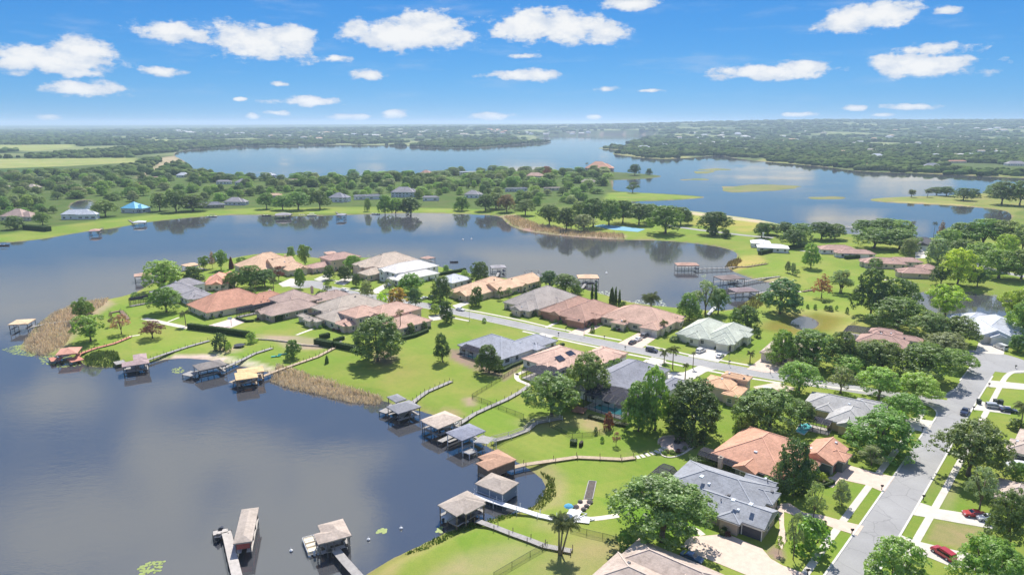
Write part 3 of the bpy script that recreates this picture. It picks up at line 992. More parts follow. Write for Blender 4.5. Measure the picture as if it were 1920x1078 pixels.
def roof_shape(mb, rc, z, pitch, gable, lift=0.0, caps=None):
    """hip or gable roof with eaves, fascia and soffit over the rectangle"""
    th = 0.24
    hu, hw = rc.hu, rc.hw
    along_u = hu >= hw
    s_, l_ = (hw, hu) if along_u else (hu, hw)
    rise = s_ * math.tan(pitch)
    rl = l_ if gable else max(0.0, l_ - s_)

    def q(a, b, zz):       # a along the long side, b across
        return rc.at(a, b, zz) if along_u else rc.at(b, a, zz)
    z0, z1 = z - th, z
    v = [q(-l_, -s_, z0), q(l_, -s_, z0), q(l_, s_, z0), q(-l_, s_, z0), q(-l_, -s_, z1), q(l_, -s_, z1), q(l_, s_, z1), q(-l_, s_, z1)]
    f = [(3, 2, 1, 0), (0, 1, 5, 4), (1, 2, 6, 5), (2, 3, 7, 6), (3, 0, 4, 7)]
    if rl < 0.05:
        v.append(q(0, 0, z + rise))
        f += [(4, 5, 8), (5, 6, 8), (6, 7, 8), (7, 4, 8)]
    else:
        v += [q(-rl, 0, z + rise), q(rl, 0, z + rise)]
        f += [(4, 5, 9, 8), (6, 7, 8, 9), (5, 6, 9), (7, 4, 8)]
    if not along_u:
        f = [t_[::-1] for t_ in f]
    mb.add(v, f)
    if caps is not None:
        k_ = [4, 5, 6, 7]
        if rl < 0.05:
            ln_ = [(i, 8) for i in k_]
        elif gable:
            ln_ = [(8, 9)]
        else:
            ln_ = [(4, 8), (7, 8), (5, 9), (6, 9), (8, 9)]
        for i, j in ln_:
            caps.bar(v[i] + Vector((0, 0, .02)), v[j] + Vector((0, 0, .02)), .26, .12)
    return rise


def window(parent, c, n, w, h, frame=TRIM):
    """a framed window set on a wall: c middle of the sill line, n outward normal"""
    sd_ = Vector((-n.y, n.x, 0))
    ang = math.atan2(sd_.y, sd_.x)
    fb = MB()
    for k in (-1, 1):
        fb.box(c + sd_ * (k * (w / 2 - 0.05)) + n * 0.05, 0.12, 0.12, h, ang)
    fb.box(c + n * 0.06, w + 0.2, 0.16, 0.12, ang)
    fb.box(c + n * 0.05 + Vector((0, 0, h - 0.1)), w, 0.12, 0.12, ang)
    fb.box(c + n * 0.045 + Vector((0, 0, h * 0.5)), w - 0.12, 0.07, 0.06, ang)
    fo = fb.build('window', frame, parent)
    gb = MB()
    gb.box(c + n * 0.02 + Vector((0, 0, 0.1)), w - 0.14, 0.06, h - 0.2, ang)
    gb.build('pane', GLASS, fo)


def house(label, short, ang, wings, roof, wall, doors=(), chim=(), vents=5, win=True, name='house', cat='house', group=None, seed=1, trim=TRIM, skylights=(), pitch=24.0, solar=(), winw=1.5, entry=None):
    """wings: (x, y, x, y, eave[, 'G']) photograph pixels of two opposite roof corners at the eave"""
    r_ = random.Random(seed * 13 + 5)
    rcs = []
    for i, wg in enumerate(wings):
        x1, y1, x2, y2, ez = wg[:5]
        a_, b_ = P(x1, y1, ez), P(x2, y2, ez)
        th = R(ang + i * 0.11)
        if len(wg) > 6:                       # the near eave from a to b and the depth behind it
            e_ = Vector((math.cos(th), math.sin(th), 0))
            f_ = Vector((-math.sin(th), math.cos(th), 0))
            if abs((b_ - a_).dot(e_)) < abs((b_ - a_).dot(f_)):
                e_, f_ = f_, e_
            if f_.y < 0:
                f_ = -f_
            b_ = a_ + e_ * (b_ - a_).dot(e_) + f_ * wg[6]
        rc = Rect(a_, b_, th)
        rc.ez = ez + 0.013 * i
        rc.g = len(wg) > 5 and wg[5] == 'G'
        rc.flat = len(wg) > 5 and wg[5] == 'F'
        rcs.append(rc)
    n0 = len(rcs)
    if name == 'house':                 # bays that break up the long fronts
        for rc in rcs[:n0]:
            if rc.flat or len(rcs) > n0 + 3:
                continue
            for ax, sg in (('u', -1), ('w', -1), ('u', 1), ('w', 1)):
                n_ = (rc.u if ax == 'u' else rc.w) * sg
                half, out = (rc.hw, rc.hu) if ax == 'u' else (rc.hu, rc.hw)
                mid = rc.c + n_ * out
                if n_.dot(Vector((-mid.x, -mid.y, 0))) < .2 * mid.length or half < 5.0 or r_.random() < .2:
                    continue
                bw = r_.uniform(2.3, 3.2)
                sd_ = Vector((-n_.y, n_.x, 0))
                cc_ = mid + sd_ * (r_.choice((-.5, .45, .1)) * (half - bw))
                a_ = cc_ + sd_ * bw + n_ * r_.uniform(1.2, 2.0)
                b_ = cc_ - sd_ * bw - n_ * min(6.0, out)
                nb = Rect(Vector((a_.x, a_.y, 0)), Vector((b_.x, b_.y, 0)), rc.ang + R(.07 * len(rcs)))
                if any(o is not rc and o.has(cc_ + n_ * 1.0) for o in rcs):
                    continue
                nb.ez = rc.ez - .05 + .011 * len(rcs)
                nb.g, nb.flat = r_.random() < .5, False
                rcs.append(nb)
                break
    base = Vector((rcs[0].c.x, rcs[0].c.y, 0))
    root = empty(name, base, label, cat, group)
    HOUSE_AT.append((base.x, base.y, short))
    mb = MB()
    for i, rc in enumerate(rcs):
        mb.prism(rc.corners(0.55 + 0.004 * i), -0.5, rc.ez - 0.2 - 0.004 * i)
        if rc.g:
            hu, hw = rc.hu - 0.58, rc.hw - 0.58
            au = rc.hu >= rc.hw
            s_ = rc.hw if au else rc.hu
            rise = s_ * math.tan(R(pitch)) - 0.3
            for k in (-1, 1):
                if au:
                    tri = [rc.at(k * hu, -hw, rc.ez - 0.22), rc.at(k * hu, hw, rc.ez - 0.22), rc.at(k * hu, 0, rc.ez + rise)]
                else:
                    tri = [rc.at(-hu, k * hw, rc.ez - 0.22), rc.at(hu, k * hw, rc.ez - 0.22), rc.at(0, k * hw, rc.ez + rise)]
                mb.add(tri, [(0, 1, 2), (2, 1, 0)] if False else [(0, 1, 2)])
    mb.build('wall', wall, root)
    mb = MB()
    caps = MB()
    rise = []
    for rc in rcs:
        if rc.flat:
            mb.prism(rc.corners(0.0), rc.ez - 0.25, rc.ez + 0.05)
            rise.append(0.05)
        else:
            rise.append(roof_shape(mb, rc, rc.ez, R(pitch), rc.g, 0, caps))
    rf = mb.build('roof', roof, root)
    if caps.f:
        caps.build('ridge_cap', ridge_of(roof), rf)
    # white fascia line under the eaves
    mb = MB()
    for i, rc in enumerate(rcs):
        cs = rc.corners(0.03)
        for k in range(4):
            a, b = cs[k], cs[(k + 1) % 4]
            mb.bar((a[0], a[1], rc.ez - 0.31), (b[0], b[1], rc.ez - 0.31), 0.08, 0.14)
    mb.build('gutter', trim, rf)
    # little vents and pipes on the slopes
    for k in range(vents):
        i = r_.randrange(len(rcs))
        rc = rcs[i]
        if rc.flat:
            continue
        fu, fw = r_.uniform(-.75, .75), r_.uniform(-.7, .7)
        p = rc.pt(fu, fw)
        s_ = min(rc.hu, rc.hw)
        e = min(rc.hu * (1 - abs(fu)), rc.hw * (1 - abs(fw))) if not rc.g else (rc.hw * (1 - abs(fw)) if rc.hu >= rc.hw else rc.hu * (1 - abs(fu)))
        zz = rc.ez + e * math.tan(R(pitch))
        if any(j != i and o.has(p) and o.ez + 0.4 > zz for j, o in enumerate(rcs)):
            continue
        mb = MB()
        if r_.random() < .5:
            mb.lathe((p.x, p.y, zz - 0.1), [(0.1, 0), (0.1, 0.5), (0.16, 0.52), (0.16, 0.6)], 8)
            mb.build('roof_vent', VENT, rf)
        else:
            mb.box((p.x, p.y, zz - 0.12), 0.7, 0.55, 0.36, rc.ang)
            mb.build('roof_vent', VENT if r_.random() < .6 else SKYLIGHT, rf)
    for (x, y, z) in skylights:
        p = P(x, y, z)
        mb = MB()
        mb.box((p.x, p.y, z - 0.15), 1.2, 0.8, 0.3, R(ang))
        mb.build('skylight', SKYLIGHT, rf)
    for (x, y, z) in solar:
        p = P(x, y, z)
        mb = MB()
        u, w_ = rcs[0].u, rcs[0].w
        a, b = p - u * 1.7 - w_ * 1.2, p + u * 1.7 - w_ * 1.2
        c_, d_ = p + u * 1.7 + w_ * 1.2 + Vector((0, 0, 1.1)), p - u * 1.7 + w_ * 1.2 + Vector((0, 0, 1.1))
        dn = Vector((0, 0, -0.1))
        mb.add([a, b, c_, d_, a + dn, b + dn, c_ + dn, d_ + dn], [(0, 1, 2, 3), (7, 6, 5, 4), (0, 4, 5, 1), (1, 5, 6, 2), (2, 6, 7, 3), (3, 7, 4, 0)])
        mb.build('solar_panel', SOLAR, rf)
    for (x, y, z, h) in chim:
        p = P(x, y, z)
        mb = MB()
        mb.box((p.x, p.y, z - 1.5), 1.1, 0.9, h + 1.5, R(ang))
        mb.box((p.x, p.y, z + h), 1.35, 1.15, 0.15, R(ang))
        mb.box((p.x, p.y, z + h + 0.15), 0.5, 0.5, 0.35, R(ang))
        mb.build('chimney', wall, rf)
    # openings
    walls = []
    for i, rc in enumerate(rcs):
        hu, hw = rc.hu - 0.55 - 0.004 * i, rc.hw - 0.55 - 0.004 * i
        for ax, sg in (('u', -1), ('u', 1), ('w', -1), ('w', 1)):
            n = (rc.u if ax == 'u' else rc.w) * sg
            mid = rc.c + n * (hu if ax == 'u' else hw)
            mid.z = 0
            if n.dot(Vector((-mid.x, -mid.y, 0))) <= 0.05 * mid.length:
                continue
            walls.append((mid, n, hw if ax == 'u' else hu, i))
    used = []
    for (x, y, w, h, m) in doors:
        p = P(x, y, h * 0.5)
        best = None
        for (mid, n, half, i) in walls:
            sd_ = Vector((-n.y, n.x, 0))
            off = (p - mid).dot(n)
            al = (p - mid).dot(sd_)
            if abs(al) < half + 2.0:
                cost = abs(off) + max(0, abs(al) - half + w / 2) * 2
                if best is None or cost < best[0]:
                    best = (cost, mid, n, half, i, al)
        if best is None:
            continue
        _, mid, n, half, i, al = best
        al = max(-half + w / 2 + 0.2, min(half - w / 2 - 0.2, al))
        sd_ = Vector((-n.y, n.x, 0))
        c_ = mid + sd_ * al
        a_ = math.atan2(sd_.y, sd_.x)
        dn = 'garage_door' if w > 2 else 'door'
        mb = MB()
        for k in (-1, 1):
            mb.box(c_ + sd_ * (k * (w / 2 + 0.09)) + n * 0.04, 0.18, 0.14, h + 0.2, a_)
        mb.box(c_ + n * 0.05 + Vector((0, 0, h)), w, 0.12, 0.2, a_)
        dr = mb.build(dn, trim, root)
        if w > 2:
            for k in range(4):
                mb = MB()
                mb.box(c_ + n * 0.025 + Vector((0, 0, k * h / 4 + 0.015)), w, 0.07, h / 4 - 0.03, a_)
                mb.build('panel', m, dr)
        else:
            mb = MB()
            mb.box(c_ + n * 0.025, w, 0.07, h, a_)
            mb.build('leaf', m, dr)
        used.append((c_, w))
    if name == 'house' and base.y < 420:
        for (mid, n, half, i) in walls:
            sd_ = Vector((-n.y, n.x, 0))
            al = -half + .8
            while al < half - .6:
                c_ = mid + sd_ * al + n * r_.uniform(.7, 1.2)
                if r_.random() < .42 and not any((c_ - u_[0]).length < u_[1] / 2 + 1.0 for u_ in used) and not any(o.has(c_) for o in rcs):
                    FOUND.append((c_, short, r_.uniform(.7, 1.6), r_.random()))
                al += r_.uniform(1.2, 3.4)
    if win:
        for (mid, n, half, i) in walls:
            sd_ = Vector((-n.y, n.x, 0))
            ez = rcs[i].ez
            floors = [0.95] if ez < 4.4 else [0.95, 3.7]
            k = max(1, int((2 * half - 1.6) / 4.0))
            if half < 1.3:
                continue
            for fz in floors:
                for q in range(k):
                    al = (-half + (q + 0.5) * 2 * half / k) + r_.uniform(-.5, .5) * min(1, half / k * .5)
                    c_ = mid + sd_ * al
                    if any((c_ - u_[0]).length < u_[1] / 2 + 1.3 for u_ in used) and fz < 2:
                        continue
                    pr = c_ + n * 0.4
                    if any(j != i and o.has(pr, 0.3) and o.ez > fz + 1.6 for j, o in enumerate(rcs)):
                        continue
                    if r_.random() < 0.16:
                        continue
                    w = r_.choice((winw * .7, winw, winw, winw * 1.5))
                    window(root, c_ + Vector((0, 0, fz)), n, w, min(1.5, ez - 0.5 - fz), trim)
    root['_n'] = 0
    del root['_n']
    return root, rcs


def pool_cage(label, ang, x1, y1, x2, y2, ez=2.9, rise=1.6, pool=None, group=None, solid=False, name='screen_enclosure', px_pool=None, deck=True):
    """screened pool cage: dark beams, mesh panels on a mansard top, mesh sides"""
    rc = Rect(P(x1, y1, ez), P(x2, y2, ez), R(ang))
    base = Vector((rc.c.x, rc.c.y, 0))
    root = empty(name, base, label, 'pool cage', group)
    if deck:
        mb = MB()
        mb.prism(rc.corners(0.0), -0.3, 0.09)
        mb.build('deck', DECK_PALE, root)
    au = rc.hu >= rc.hw
    l_, s_ = (rc.hu, rc.hw) if au else (rc.hw, rc.hu)

    def q(a, b, z):
        return rc.at(a, b, z) if au else rc.at(b, a, z)
    n = max(3, int(round(2 * l_ / 2.3)))
    fr = MB()
    top = []
    for k in range(n + 1):
        a = -l_ + 2 * l_ * k / n
        prof = [q(a, -s_, 0.09), q(a, -s_, ez), q(a, -s_ * .5, ez + rise), q(a, s_ * .5, ez + rise), q(a, s_, ez), q(a, s_, 0.09)]
        top.append(prof)
        for p0, p1 in zip(prof[:-1], prof[1:]):
            fr.bar(p0, p1, 0.09, 0.13)
    for j in range(1, 5):
        fr.bar(top[0][j], top[-1][j], 0.09, 0.11)
    for j in (0, 5):
        e0, e1 = top[0][j].copy(), top[-1][j].copy()
        for z in (0.2, 1.2):
            e0.z = e1.z = z
            fr.bar(e0, e1, 0.07, 0.08)
    for e in (0, n):
        p0, p1 = top[e][1], top[e][4]
        fr.bar(p0, p1, 0.09, 0.11)
        m = max(2, int(round(2 * s_ / 2.3)))
        for k in range(1, m):
            b = -s_ + 2 * s_ * k / m
            a = -l_ if e == 0 else l_
            fr.bar(q(a, b, 0.09), q(a, b, ez), 0.08, 0.08)
    fr.build('frame', FRAME_D, root)
    pm = MATS['cage_mesh']
    for k in range(n):
        mb = MB()
        A, B = top[k], top[k + 1]
        for j in range(1, 4):
            mb.add([A[j], B[j], B[j + 1], A[j + 1]], [(0, 1, 2, 3)])
        mb.build('roof_panel', pm, root)
        for j in (0, 4):
            mb = MB()
            mb.add([A[j], B[j], B[j + 1], A[j + 1]], [(0, 1, 2, 3)])
            mb.build('side_panel', MATS['cage_side_mesh'], root)
    for e in (0, n):
        A = top[e]
        mb = MB()
        mb.add([A[0], A[1], A[2], A[3], A[4], A[5]], [(0, 1, 2, 3, 4, 5)])
        mb.build('end_panel', MATS['cage_side_mesh'], root)
    if px_pool:
        swimming_pool(px_pool[0], px_pool[1])
    return root


def swimming_pool(label, px, z=0.10):
    c = [P(x, y, z) for x, y in px]
    root = empty('swimming_pool', Vector((sum(p.x for p in c) / len(c), sum(p.y for p in c) / len(c), 0)), label, 'pool')
    cc = Vector((root.location.x, root.location.y, 0))
    mb = MB()
    out = [cc + (p - cc) * 1.10 for p in c]
    n = len(c)
    vs_ = [(p.x, p.y, 0.0) for p in out] + [(p.x, p.y, z + 0.06) for p in out] + [(p.x, p.y, z + 0.06) for p in c] + [(p.x, p.y, -0.1) for p in c]
    fs_ = []
    for i in range(n):
        j = (i + 1) % n
        fs_ += [(i, j, n + j, n + i), (n + i, n + j, 2 * n + j, 2 * n + i), (2 * n + i, 2 * n + j, 3 * n + j, 3 * n + i)]
    mb.add(vs_, fs_)
    mb.build('coping', TRIM, root)
    mb = MB()
    mb.sheet([(p.x, p.y) for p in c], z + 0.025)
    mb.build('water', MATS['pool_water'], root)
    return root


GREY_R, TERRA_R, MAUVE_R = roofm('grey', (0.33, 0.315, 0.33)), roofm('terracotta', (0.56, 0.285, 0.19)), roofm('mauve', (0.43, 0.315, 0.265))
TAN_R, PINK_R, PEACH_R = roofm('tan', (0.47, 0.40, 0.33)), roofm('pink', (0.57, 0.37, 0.285)), roofm('peach', (0.70, 0.47, 0.31))
ORANGE_R, BROWN_R, BEIGE_R = roofm('orange', (0.68, 0.34, 0.23)), roofm('brown', (0.45, 0.29, 0.24)), roofm('beige', (0.54, 0.44, 0.35))
WHITE_R, PALEBLUE_R, TANGREY_R = roofm('white', (0.70, 0.67, 0.63), .08), roofm('pale_blue', (0.56, 0.58, 0.62), .08), roofm('tan_grey', (0.39, 0.345, 0.31))
BRICK_R, SALMON_R, SAGE_R = roofm('brick', (0.45, 0.275, 0.21)), roofm('salmon', (0.55, 0.36, 0.275)), roofm('sage', (0.52, 0.55, 0.46))
SLATE_R, BLUEGREY_R, DARK_R = roofm('slate', (0.27, 0.275, 0.31)), roofm('blue_grey', (0.37, 0.385, 0.43)), roofm('dark', (0.13, 0.125, 0.14))
STEEL_R, AMBER_R, ASH_R = roofm('steel_blue', (0.30, 0.312, 0.34)), roofm('amber', (0.66, 0.41, 0.25)), roofm('ash', (0.42, 0.41, 0.395))
TAUPE_R, COPPER_R = roofm('taupe', (0.49, 0.40, 0.34)), roofm('copper', (0.60, 0.325, 0.22))
CREAM_W, WHITE_W, GREY_W = wallm('cream', (0.66, 0.58, 0.45)), wallm('white', (0.76, 0.75, 0.74)), wallm('grey', (0.56, 0.58, 0.62))
SAND_W, BRICK_W, OLIVE_W = wallm('sand', (0.60, 0.50, 0.37)), wallm('brick', (0.36, 0.19, 0.14)), wallm('olive', (0.15, 0.17, 0.15))
PINK_W, TAUPE_W, SAGE_W = wallm('pink', (0.64, 0.50, 0.40)), wallm('taupe', (0.40, 0.33, 0.27)), wallm('sage', (0.62, 0.62, 0.50))
YELLOW_W = wallm('yellow', (0.62, 0.50, 0.29))

house('grey-roofed house on the reedy tip of the peninsula', 'the grey-roofed house on the reedy tip', 46,
      [(303, 558, 384, 545, 3.6, 'H', 17), (352, 562, 390, 548, 3.2, 'H', 12), (330, 540, 376, 527, 4.4, 'H', 12)], GREY_R, WHITE_W, seed=1, pitch=26, chim=[(330, 533, 5.2, 1.2)])
pool_cage('grey pool cage at the water end of the grey-roofed tip house', 46, 241, 562, 290, 556, 3.0, 1.0)
house('wide terracotta-roofed house beside the pale ball court', 'the terracotta house beside the ball court', 47,
      [(387, 587, 512, 563, 3.1, 'H', 22), (476, 572, 526, 552, 3.2, 'H', 13)], TERRA_R, CREAM_W, seed=2, pitch=29, chim=[(506, 548, 3.6, 1.0)])
pool_cage('dark pool cage between the terracotta house and the mauve-roofed house', 48, 448, 584, 520, 566, 2.9, 1.0)
house('mauve-roofed house with a long hip roof next to the terracotta house', 'the mauve-roofed house', 48,
      [(508, 593, 598, 571, 3.1, 'H', 14), (540, 573, 604, 559, 4.2, 'H', 19), (594, 567, 652, 550, 3.1, 'H', 11)], MAUVE_R, TAUPE_W, seed=3, pitch=26, chim=[(585, 545, 5.2, 2.0)])
house('tan-roofed house with a lakeside lanai between mauve and pink roofs', 'the tan-roofed lanai house', 47,
      [(627, 605, 676, 583, 3.4, 'H', 15), (630, 592, 717, 566, 3.6, 'H', 21), (556, 591, 606, 601, 2.9)], TAN_R, CREAM_W, seed=4, pitch=26)
pool_cage('small dark pool cage behind the lanai of the tan-roofed house', 47, 574, 590, 614, 584, 2.9, 0.5)
house('two-storey pink-tiled house beside the spreading oak', 'the two-storey pink-tiled house', 47,
      [(668, 597, 722, 583, 6.0, 'H', 14), (644, 612, 690, 603, 3.1, 'H', 8), (749, 617, 811, 600, 3.2, 'H', 14), (712, 598, 794, 578, 5.0, 'H', 16)], PINK_R, PINK_W, seed=5, pitch=22, winw=1.2)
house('white garden building behind the pink-tiled house', 'the white garden building', 47, [(744, 571, 770, 567, 2.9)], WHITE_R, WHITE_W, seed=6, vents=1)
house('large peach-tiled mansion on the peninsula north shore', 'the peach-tiled mansion', 42,
      [(470, 509, 560, 493, 4.0, 'H', 26), (512, 502, 548, 492, 5.0, 'G', 14), (540, 508, 566, 497, 3.5, 'H', 14), (462, 508, 492, 502, 3.4, 'H', 16)], PEACH_R, CREAM_W, seed=7, pitch=29, chim=[(535, 483, 5.5, 1.5)])
house('bright orange-tiled house near the grey tip house', 'the bright orange-tiled house', 14,
      [(380, 534, 430, 530, 3.4, 'H', 20), (408, 529, 442, 524, 3.6, 'H', 20)], ORANGE_R, CREAM_W, seed=8, pitch=30)
house('two-storey stucco mansion with brown tiles by the cul-de-sac', 'the stucco mansion by the cul-de-sac', 42,
      [(620, 489, 668, 478, 6.6, 'H', 15), (586, 504, 620, 492, 3.3, 'H', 11)], BROWN_R, PINK_W, seed=9, pitch=20, winw=1.1, doors=[(628, 500, 1.6, 2.8, DARKDOOR)])
house('beige-roofed stucco mansion beside the white two-storey house', 'the beige-roofed mansion', 44,
      [(710, 502, 780, 486, 6.0, 'H', 22), (690, 517, 728, 503, 3.4, 'H', 11), (684, 502, 716, 492, 5.9, 'H', 14)], BEIGE_R, PINK_W, seed=10, pitch=26, winw=1.1)
house('white two-storey house with an off-white hip roof', 'the white two-storey house', 45,
      [(742, 513, 815, 496, 5.9, 'H', 17), (748, 527, 808, 508, 3.3, 'H', 11)], WHITE_R, WHITE_W, seed=11, pitch=22)
house('small house with a pale blue-grey roof by the north shore', 'the small pale-roofed house', 47, [(848, 531, 877, 520, 3.4, 'H', 14)], PALEBLUE_R, GREY_W, seed=12, pitch=22)
house('peach gabled house facing the street on the north side', 'the peach gabled house', 49, [(886, 556, 950, 540, 3.3, 'H', 18), (936, 547, 1008, 523, 3.5, 'G', 14), (874, 556, 904, 551, 3.0, 'G', 9), (930, 538, 968, 530, 4.2, 'H', 16)], PEACH_R, SAND_W, seed=13, pitch=24)
house('tan-grey shingled house with a pale brick side wall', 'the tan-grey shingled house', 52, [(1010, 580, 1077, 553, 3.2, 'H', 21), (992, 584, 1030, 573, 3.0, 'H', 11)], TANGREY_R, SAND_W, seed=14, pitch=28, win=True)
house('red brick house with a rust hip roof on the street', 'the red brick house', 51,
      [(1099, 602, 1162, 577, 3.3, 'H', 17), (1070, 594, 1130, 570, 3.5, 'H', 17), (1060, 598, 1099, 603, 3.1)], BRICK_R, BRICK_W, seed=15, pitch=27,
      doors=[(1104, 602, 2.6, 2.3, BROWNDOOR), (1113, 597, 2.6, 2.3, BROWNDOOR)], trim=mat('brick_trim', (0.42, 0.28, 0.22), .7, .08))
house('salmon-tiled cream house with three cars on its driveway', 'the salmon-tiled cream house', 53,
      [(1244, 616, 1288, 594, 3.4, 'H', 30), (1198, 613, 1262, 604, 3.1), (1143, 604, 1190, 600, 3.0)], SALMON_R, CREAM_W, seed=16, pitch=24,
      doors=[(1213, 622, 4.8, 2.3, PALEDOOR), (1230, 627, 2.6, 2.3, PALEDOOR)])
house('sage-roofed cream house with gabled entry and open garage', 'the sage-roofed house', 54,
      [(1266, 625, 1372, 610, 3.3), (1322, 630, 1413, 617, 3.6), (1326, 637, 1392, 634, 3.1)], SAGE_R, SAGE_W, seed=17, pitch=28,
      doors=[(1341, 646, 4.8, 2.3, PALEDOOR), (1365, 652, 2.5, 2.3, DARKDOOR), (1312, 634, 1.8, 2.6, DARKDOOR)])
house('brick-walled house half hidden under street oaks', 'the house under the street oaks', 54, [(1424, 660, 1540, 652, 3.2)], TAUPE_R, PINK_W, seed=18,
      doors=[(1438, 668, 4.8, 2.3, PALEDOOR)])
house('low brown-roofed house among oaks by the green basin', 'the low brown-roofed house among oaks', 54,
      [(1603, 639, 1706, 640, 3.2), (1664, 632, 1733, 636, 3.2), (1628, 622, 1694, 624, 3.3)], BROWN_R, SAGE_W, seed=19, pitch=25)
pool_cage('black pool cage behind the low brown-roofed house', 54, 1580, 622, 1638, 618, 2.9, 0.6)
house('white gabled house at the head of the avenue', 'the white gabled house', -14, [(1838, 627, 1896, 600, 3.3), (1803, 608, 1862, 594, 3.4), (1838, 629, 1868, 612, 3.2, 'G')], PALEBLUE_R, WHITE_W, seed=20, pitch=24,
      doors=[(1852, 643, 4.9, 2.4, PALEDOOR)])
house('ash-grey hip-roofed house on the corner of the avenue', 'the ash-grey corner house', 54,
      [(1505, 757, 1664, 764, 3.2), (1547, 786, 1642, 772, 3.0), (1604, 752, 1667, 758, 3.4)], ASH_R, YELLOW_W, seed=21, pitch=24, win=False)
pool_cage('dark pool cage on the ash-grey corner house', 54, 1510, 788, 1562, 788, 2.9, 0.3)
swimming_pool('open turquoise pool beside the ash-grey corner house', [(1492, 808), (1500, 795), (1516, 793), (1522, 800), (1508, 814)])
house('copper-tiled olive house with gabled garage on the avenue', 'the copper-tiled olive house', 47,
      [(1328, 851, 1476, 893, 3.2, 'H', 23), (1498, 852, 1592, 841, 3.4, 'G'), (1470, 866, 1540, 868, 3.3)], COPPER_R, OLIVE_W, seed=22, pitch=25,
      doors=[(1572, 880, 2.7, 2.3, BROWNDOOR), (1585, 866, 2.7, 2.3, BROWNDOOR)], skylights=[(1418, 846, 5.5)])
pool_cage('curved charcoal pool cage on the copper-tiled house', 47, 1308, 852, 1394, 864, 2.7, 0.8)
house('steel-blue shingled house with two dark garage doors', 'the steel-blue shingled house', 52,
      [(1246, 905, 1460, 914, 3.5), (1300, 946, 1460, 957, 3.2, 'G'), (1392, 900, 1462, 905, 3.4, 'G')], STEEL_R, TAUPE_W, seed=23, pitch=21, vents=9,
      doors=[(1376, 990, 2.7, 2.3, DARKDOOR), (1408, 1008, 4.9, 2.3, DARKDOOR)], chim=[(1351, 866, 4.0, 1.2)], skylights=[(1375, 937, 6.0), (1408, 945, 6.0), (1316, 893, 6.2)])
pool_cage('black pool cage facing the lawn of the steel-blue house', 52, 1202, 902, 1272, 886, 2.9, 1.2)
house('taupe-roofed house with several hip roofs next to the steel-blue house', 'the taupe many-hipped house', 50,
      [(1098, 1088, 1330, 1112, 3.2), (1150, 1052, 1384, 1088, 3.3), (1230, 1100, 1400, 1118, 3.2)], TAUPE_R, SAND_W, seed=24, pitch=24, vents=6)
house('amber-tiled two-storey house with a round turret', 'the amber-tiled turret house', 54,
      [(1312, 719, 1388, 714, 4.4), (1352, 738, 1404, 727, 3.6), (1352, 704, 1412, 706, 5.6)], AMBER_R, PINK_W, seed=25, pitch=18)
house('long slate-grey house with circular driveway by tall palms', 'the long slate-grey house', 49,
      [(1152, 750, 1243, 689, 3.2, 'H', 17), (1222, 727, 1288, 714, 3.0), (1180, 741, 1246, 722, 3.1)], SLATE_R, WHITE_W, seed=26, pitch=24)
pool_cage('large pool cage of the long slate-grey house', 49, 1094, 739, 1206, 738, 4.4, 1.0,
          px_pool=('kidney turquoise pool inside the slate-grey house cage', [(1112, 764), (1124, 757), (1148, 762), (1168, 768), (1166, 778), (1140, 775)]))
house('tan-tiled house with solar panels beside the pale blue-grey house', 'the tan-tiled solar house', 47,
      [(1046, 693, 1118, 666, 3.1, 'H', 17), (1128, 683, 1180, 662, 3.0, 'H', 12), (1072, 690, 1116, 676, 3.0, 'H', 9)], roofm('rose_tan', (0.62, 0.42, 0.33)), WHITE_W, seed=27, pitch=22,
      solar=[(1050, 674, 4.4), (1070, 665, 4.4)])
pool_cage('dark pool cage and patio of the tan-tiled solar house', 47, 978, 694, 1066, 690, 2.8, 0.6)
house('blue-grey shingled house with white walls on the open lawn', 'the blue-grey house on the lawn', 46,
      [(941, 674, 1008, 652, 3.0, 'H', 24), (960, 668, 1049, 639, 3.0, 'H', 12)], BLUEGREY_R, WHITE_W, seed=28, pitch=25, skylights=[(928, 640, 4.6)],
      trim=wallm('darktrim', (0.5, 0.5, 0.5)))
pool_cage('pool cage on the lawn end of the blue-grey house', 46, 863, 653, 932, 656, 2.8, 1.0,
          px_pool=('small turquoise pool inside the blue-grey house cage', [(876, 668), (882, 661), (893, 661), (900, 667), (890, 673)]))
house('white house with a black roof between two tall palms', 'the white black-roofed house', -8, [(1702, 457, 1757, 455, 3.8, 'H', 15), (1716, 460, 1738, 459, 3.6, 'G', 10)], DARK_R, WHITE_W, seed=29, pitch=26)
house('brown-roofed lake house with a dark lanai on the upper lawn', 'the brown lake house on the upper lawn', -8, [(1540, 468, 1602, 466, 3.1, 'H', 13), (1572, 475, 1632, 471, 3.0, 'H', 11)], BROWN_R, WHITE_W, seed=30, pitch=20)
house('brown hip-roofed house below the black-roofed house', 'the brown hip-roofed house', -12, [(1622, 493, 1692, 490, 3.2, 'H', 13), (1666, 490, 1724, 488, 3.0, 'H', 10)], BROWN_R, CREAM_W, seed=31, pitch=22)
house('low brown house with a dark screened porch above the fountain pond', 'the low brown house above the pond', -10, [(1692, 512, 1748, 510, 3.0, 'H', 12), (1726, 505, 1760, 503, 3.3, 'H', 11)], BROWN_R, SAND_W, seed=32, pitch=22)
house('white-roofed ranch house at the end of the causeway', 'the white-roofed ranch house', -16, [(1408, 456, 1446, 457, 3.1, 'H', 13), (1420, 464, 1478, 462, 3.1, 'H', 12)], roofm('bright_white', (0.80, 0.79, 0.77), .05), WHITE_W, seed=33, pitch=18, chim=[(1431, 440, 4.4, 1.2)])
house('tan-roofed house half out of frame across the avenue', 'the tan-roofed house across the avenue', 47, [(1884, 842, 1960, 838, 3.1), (1900, 830, 1980, 820, 3.2)], TAUPE_R, SAND_W, seed=34)
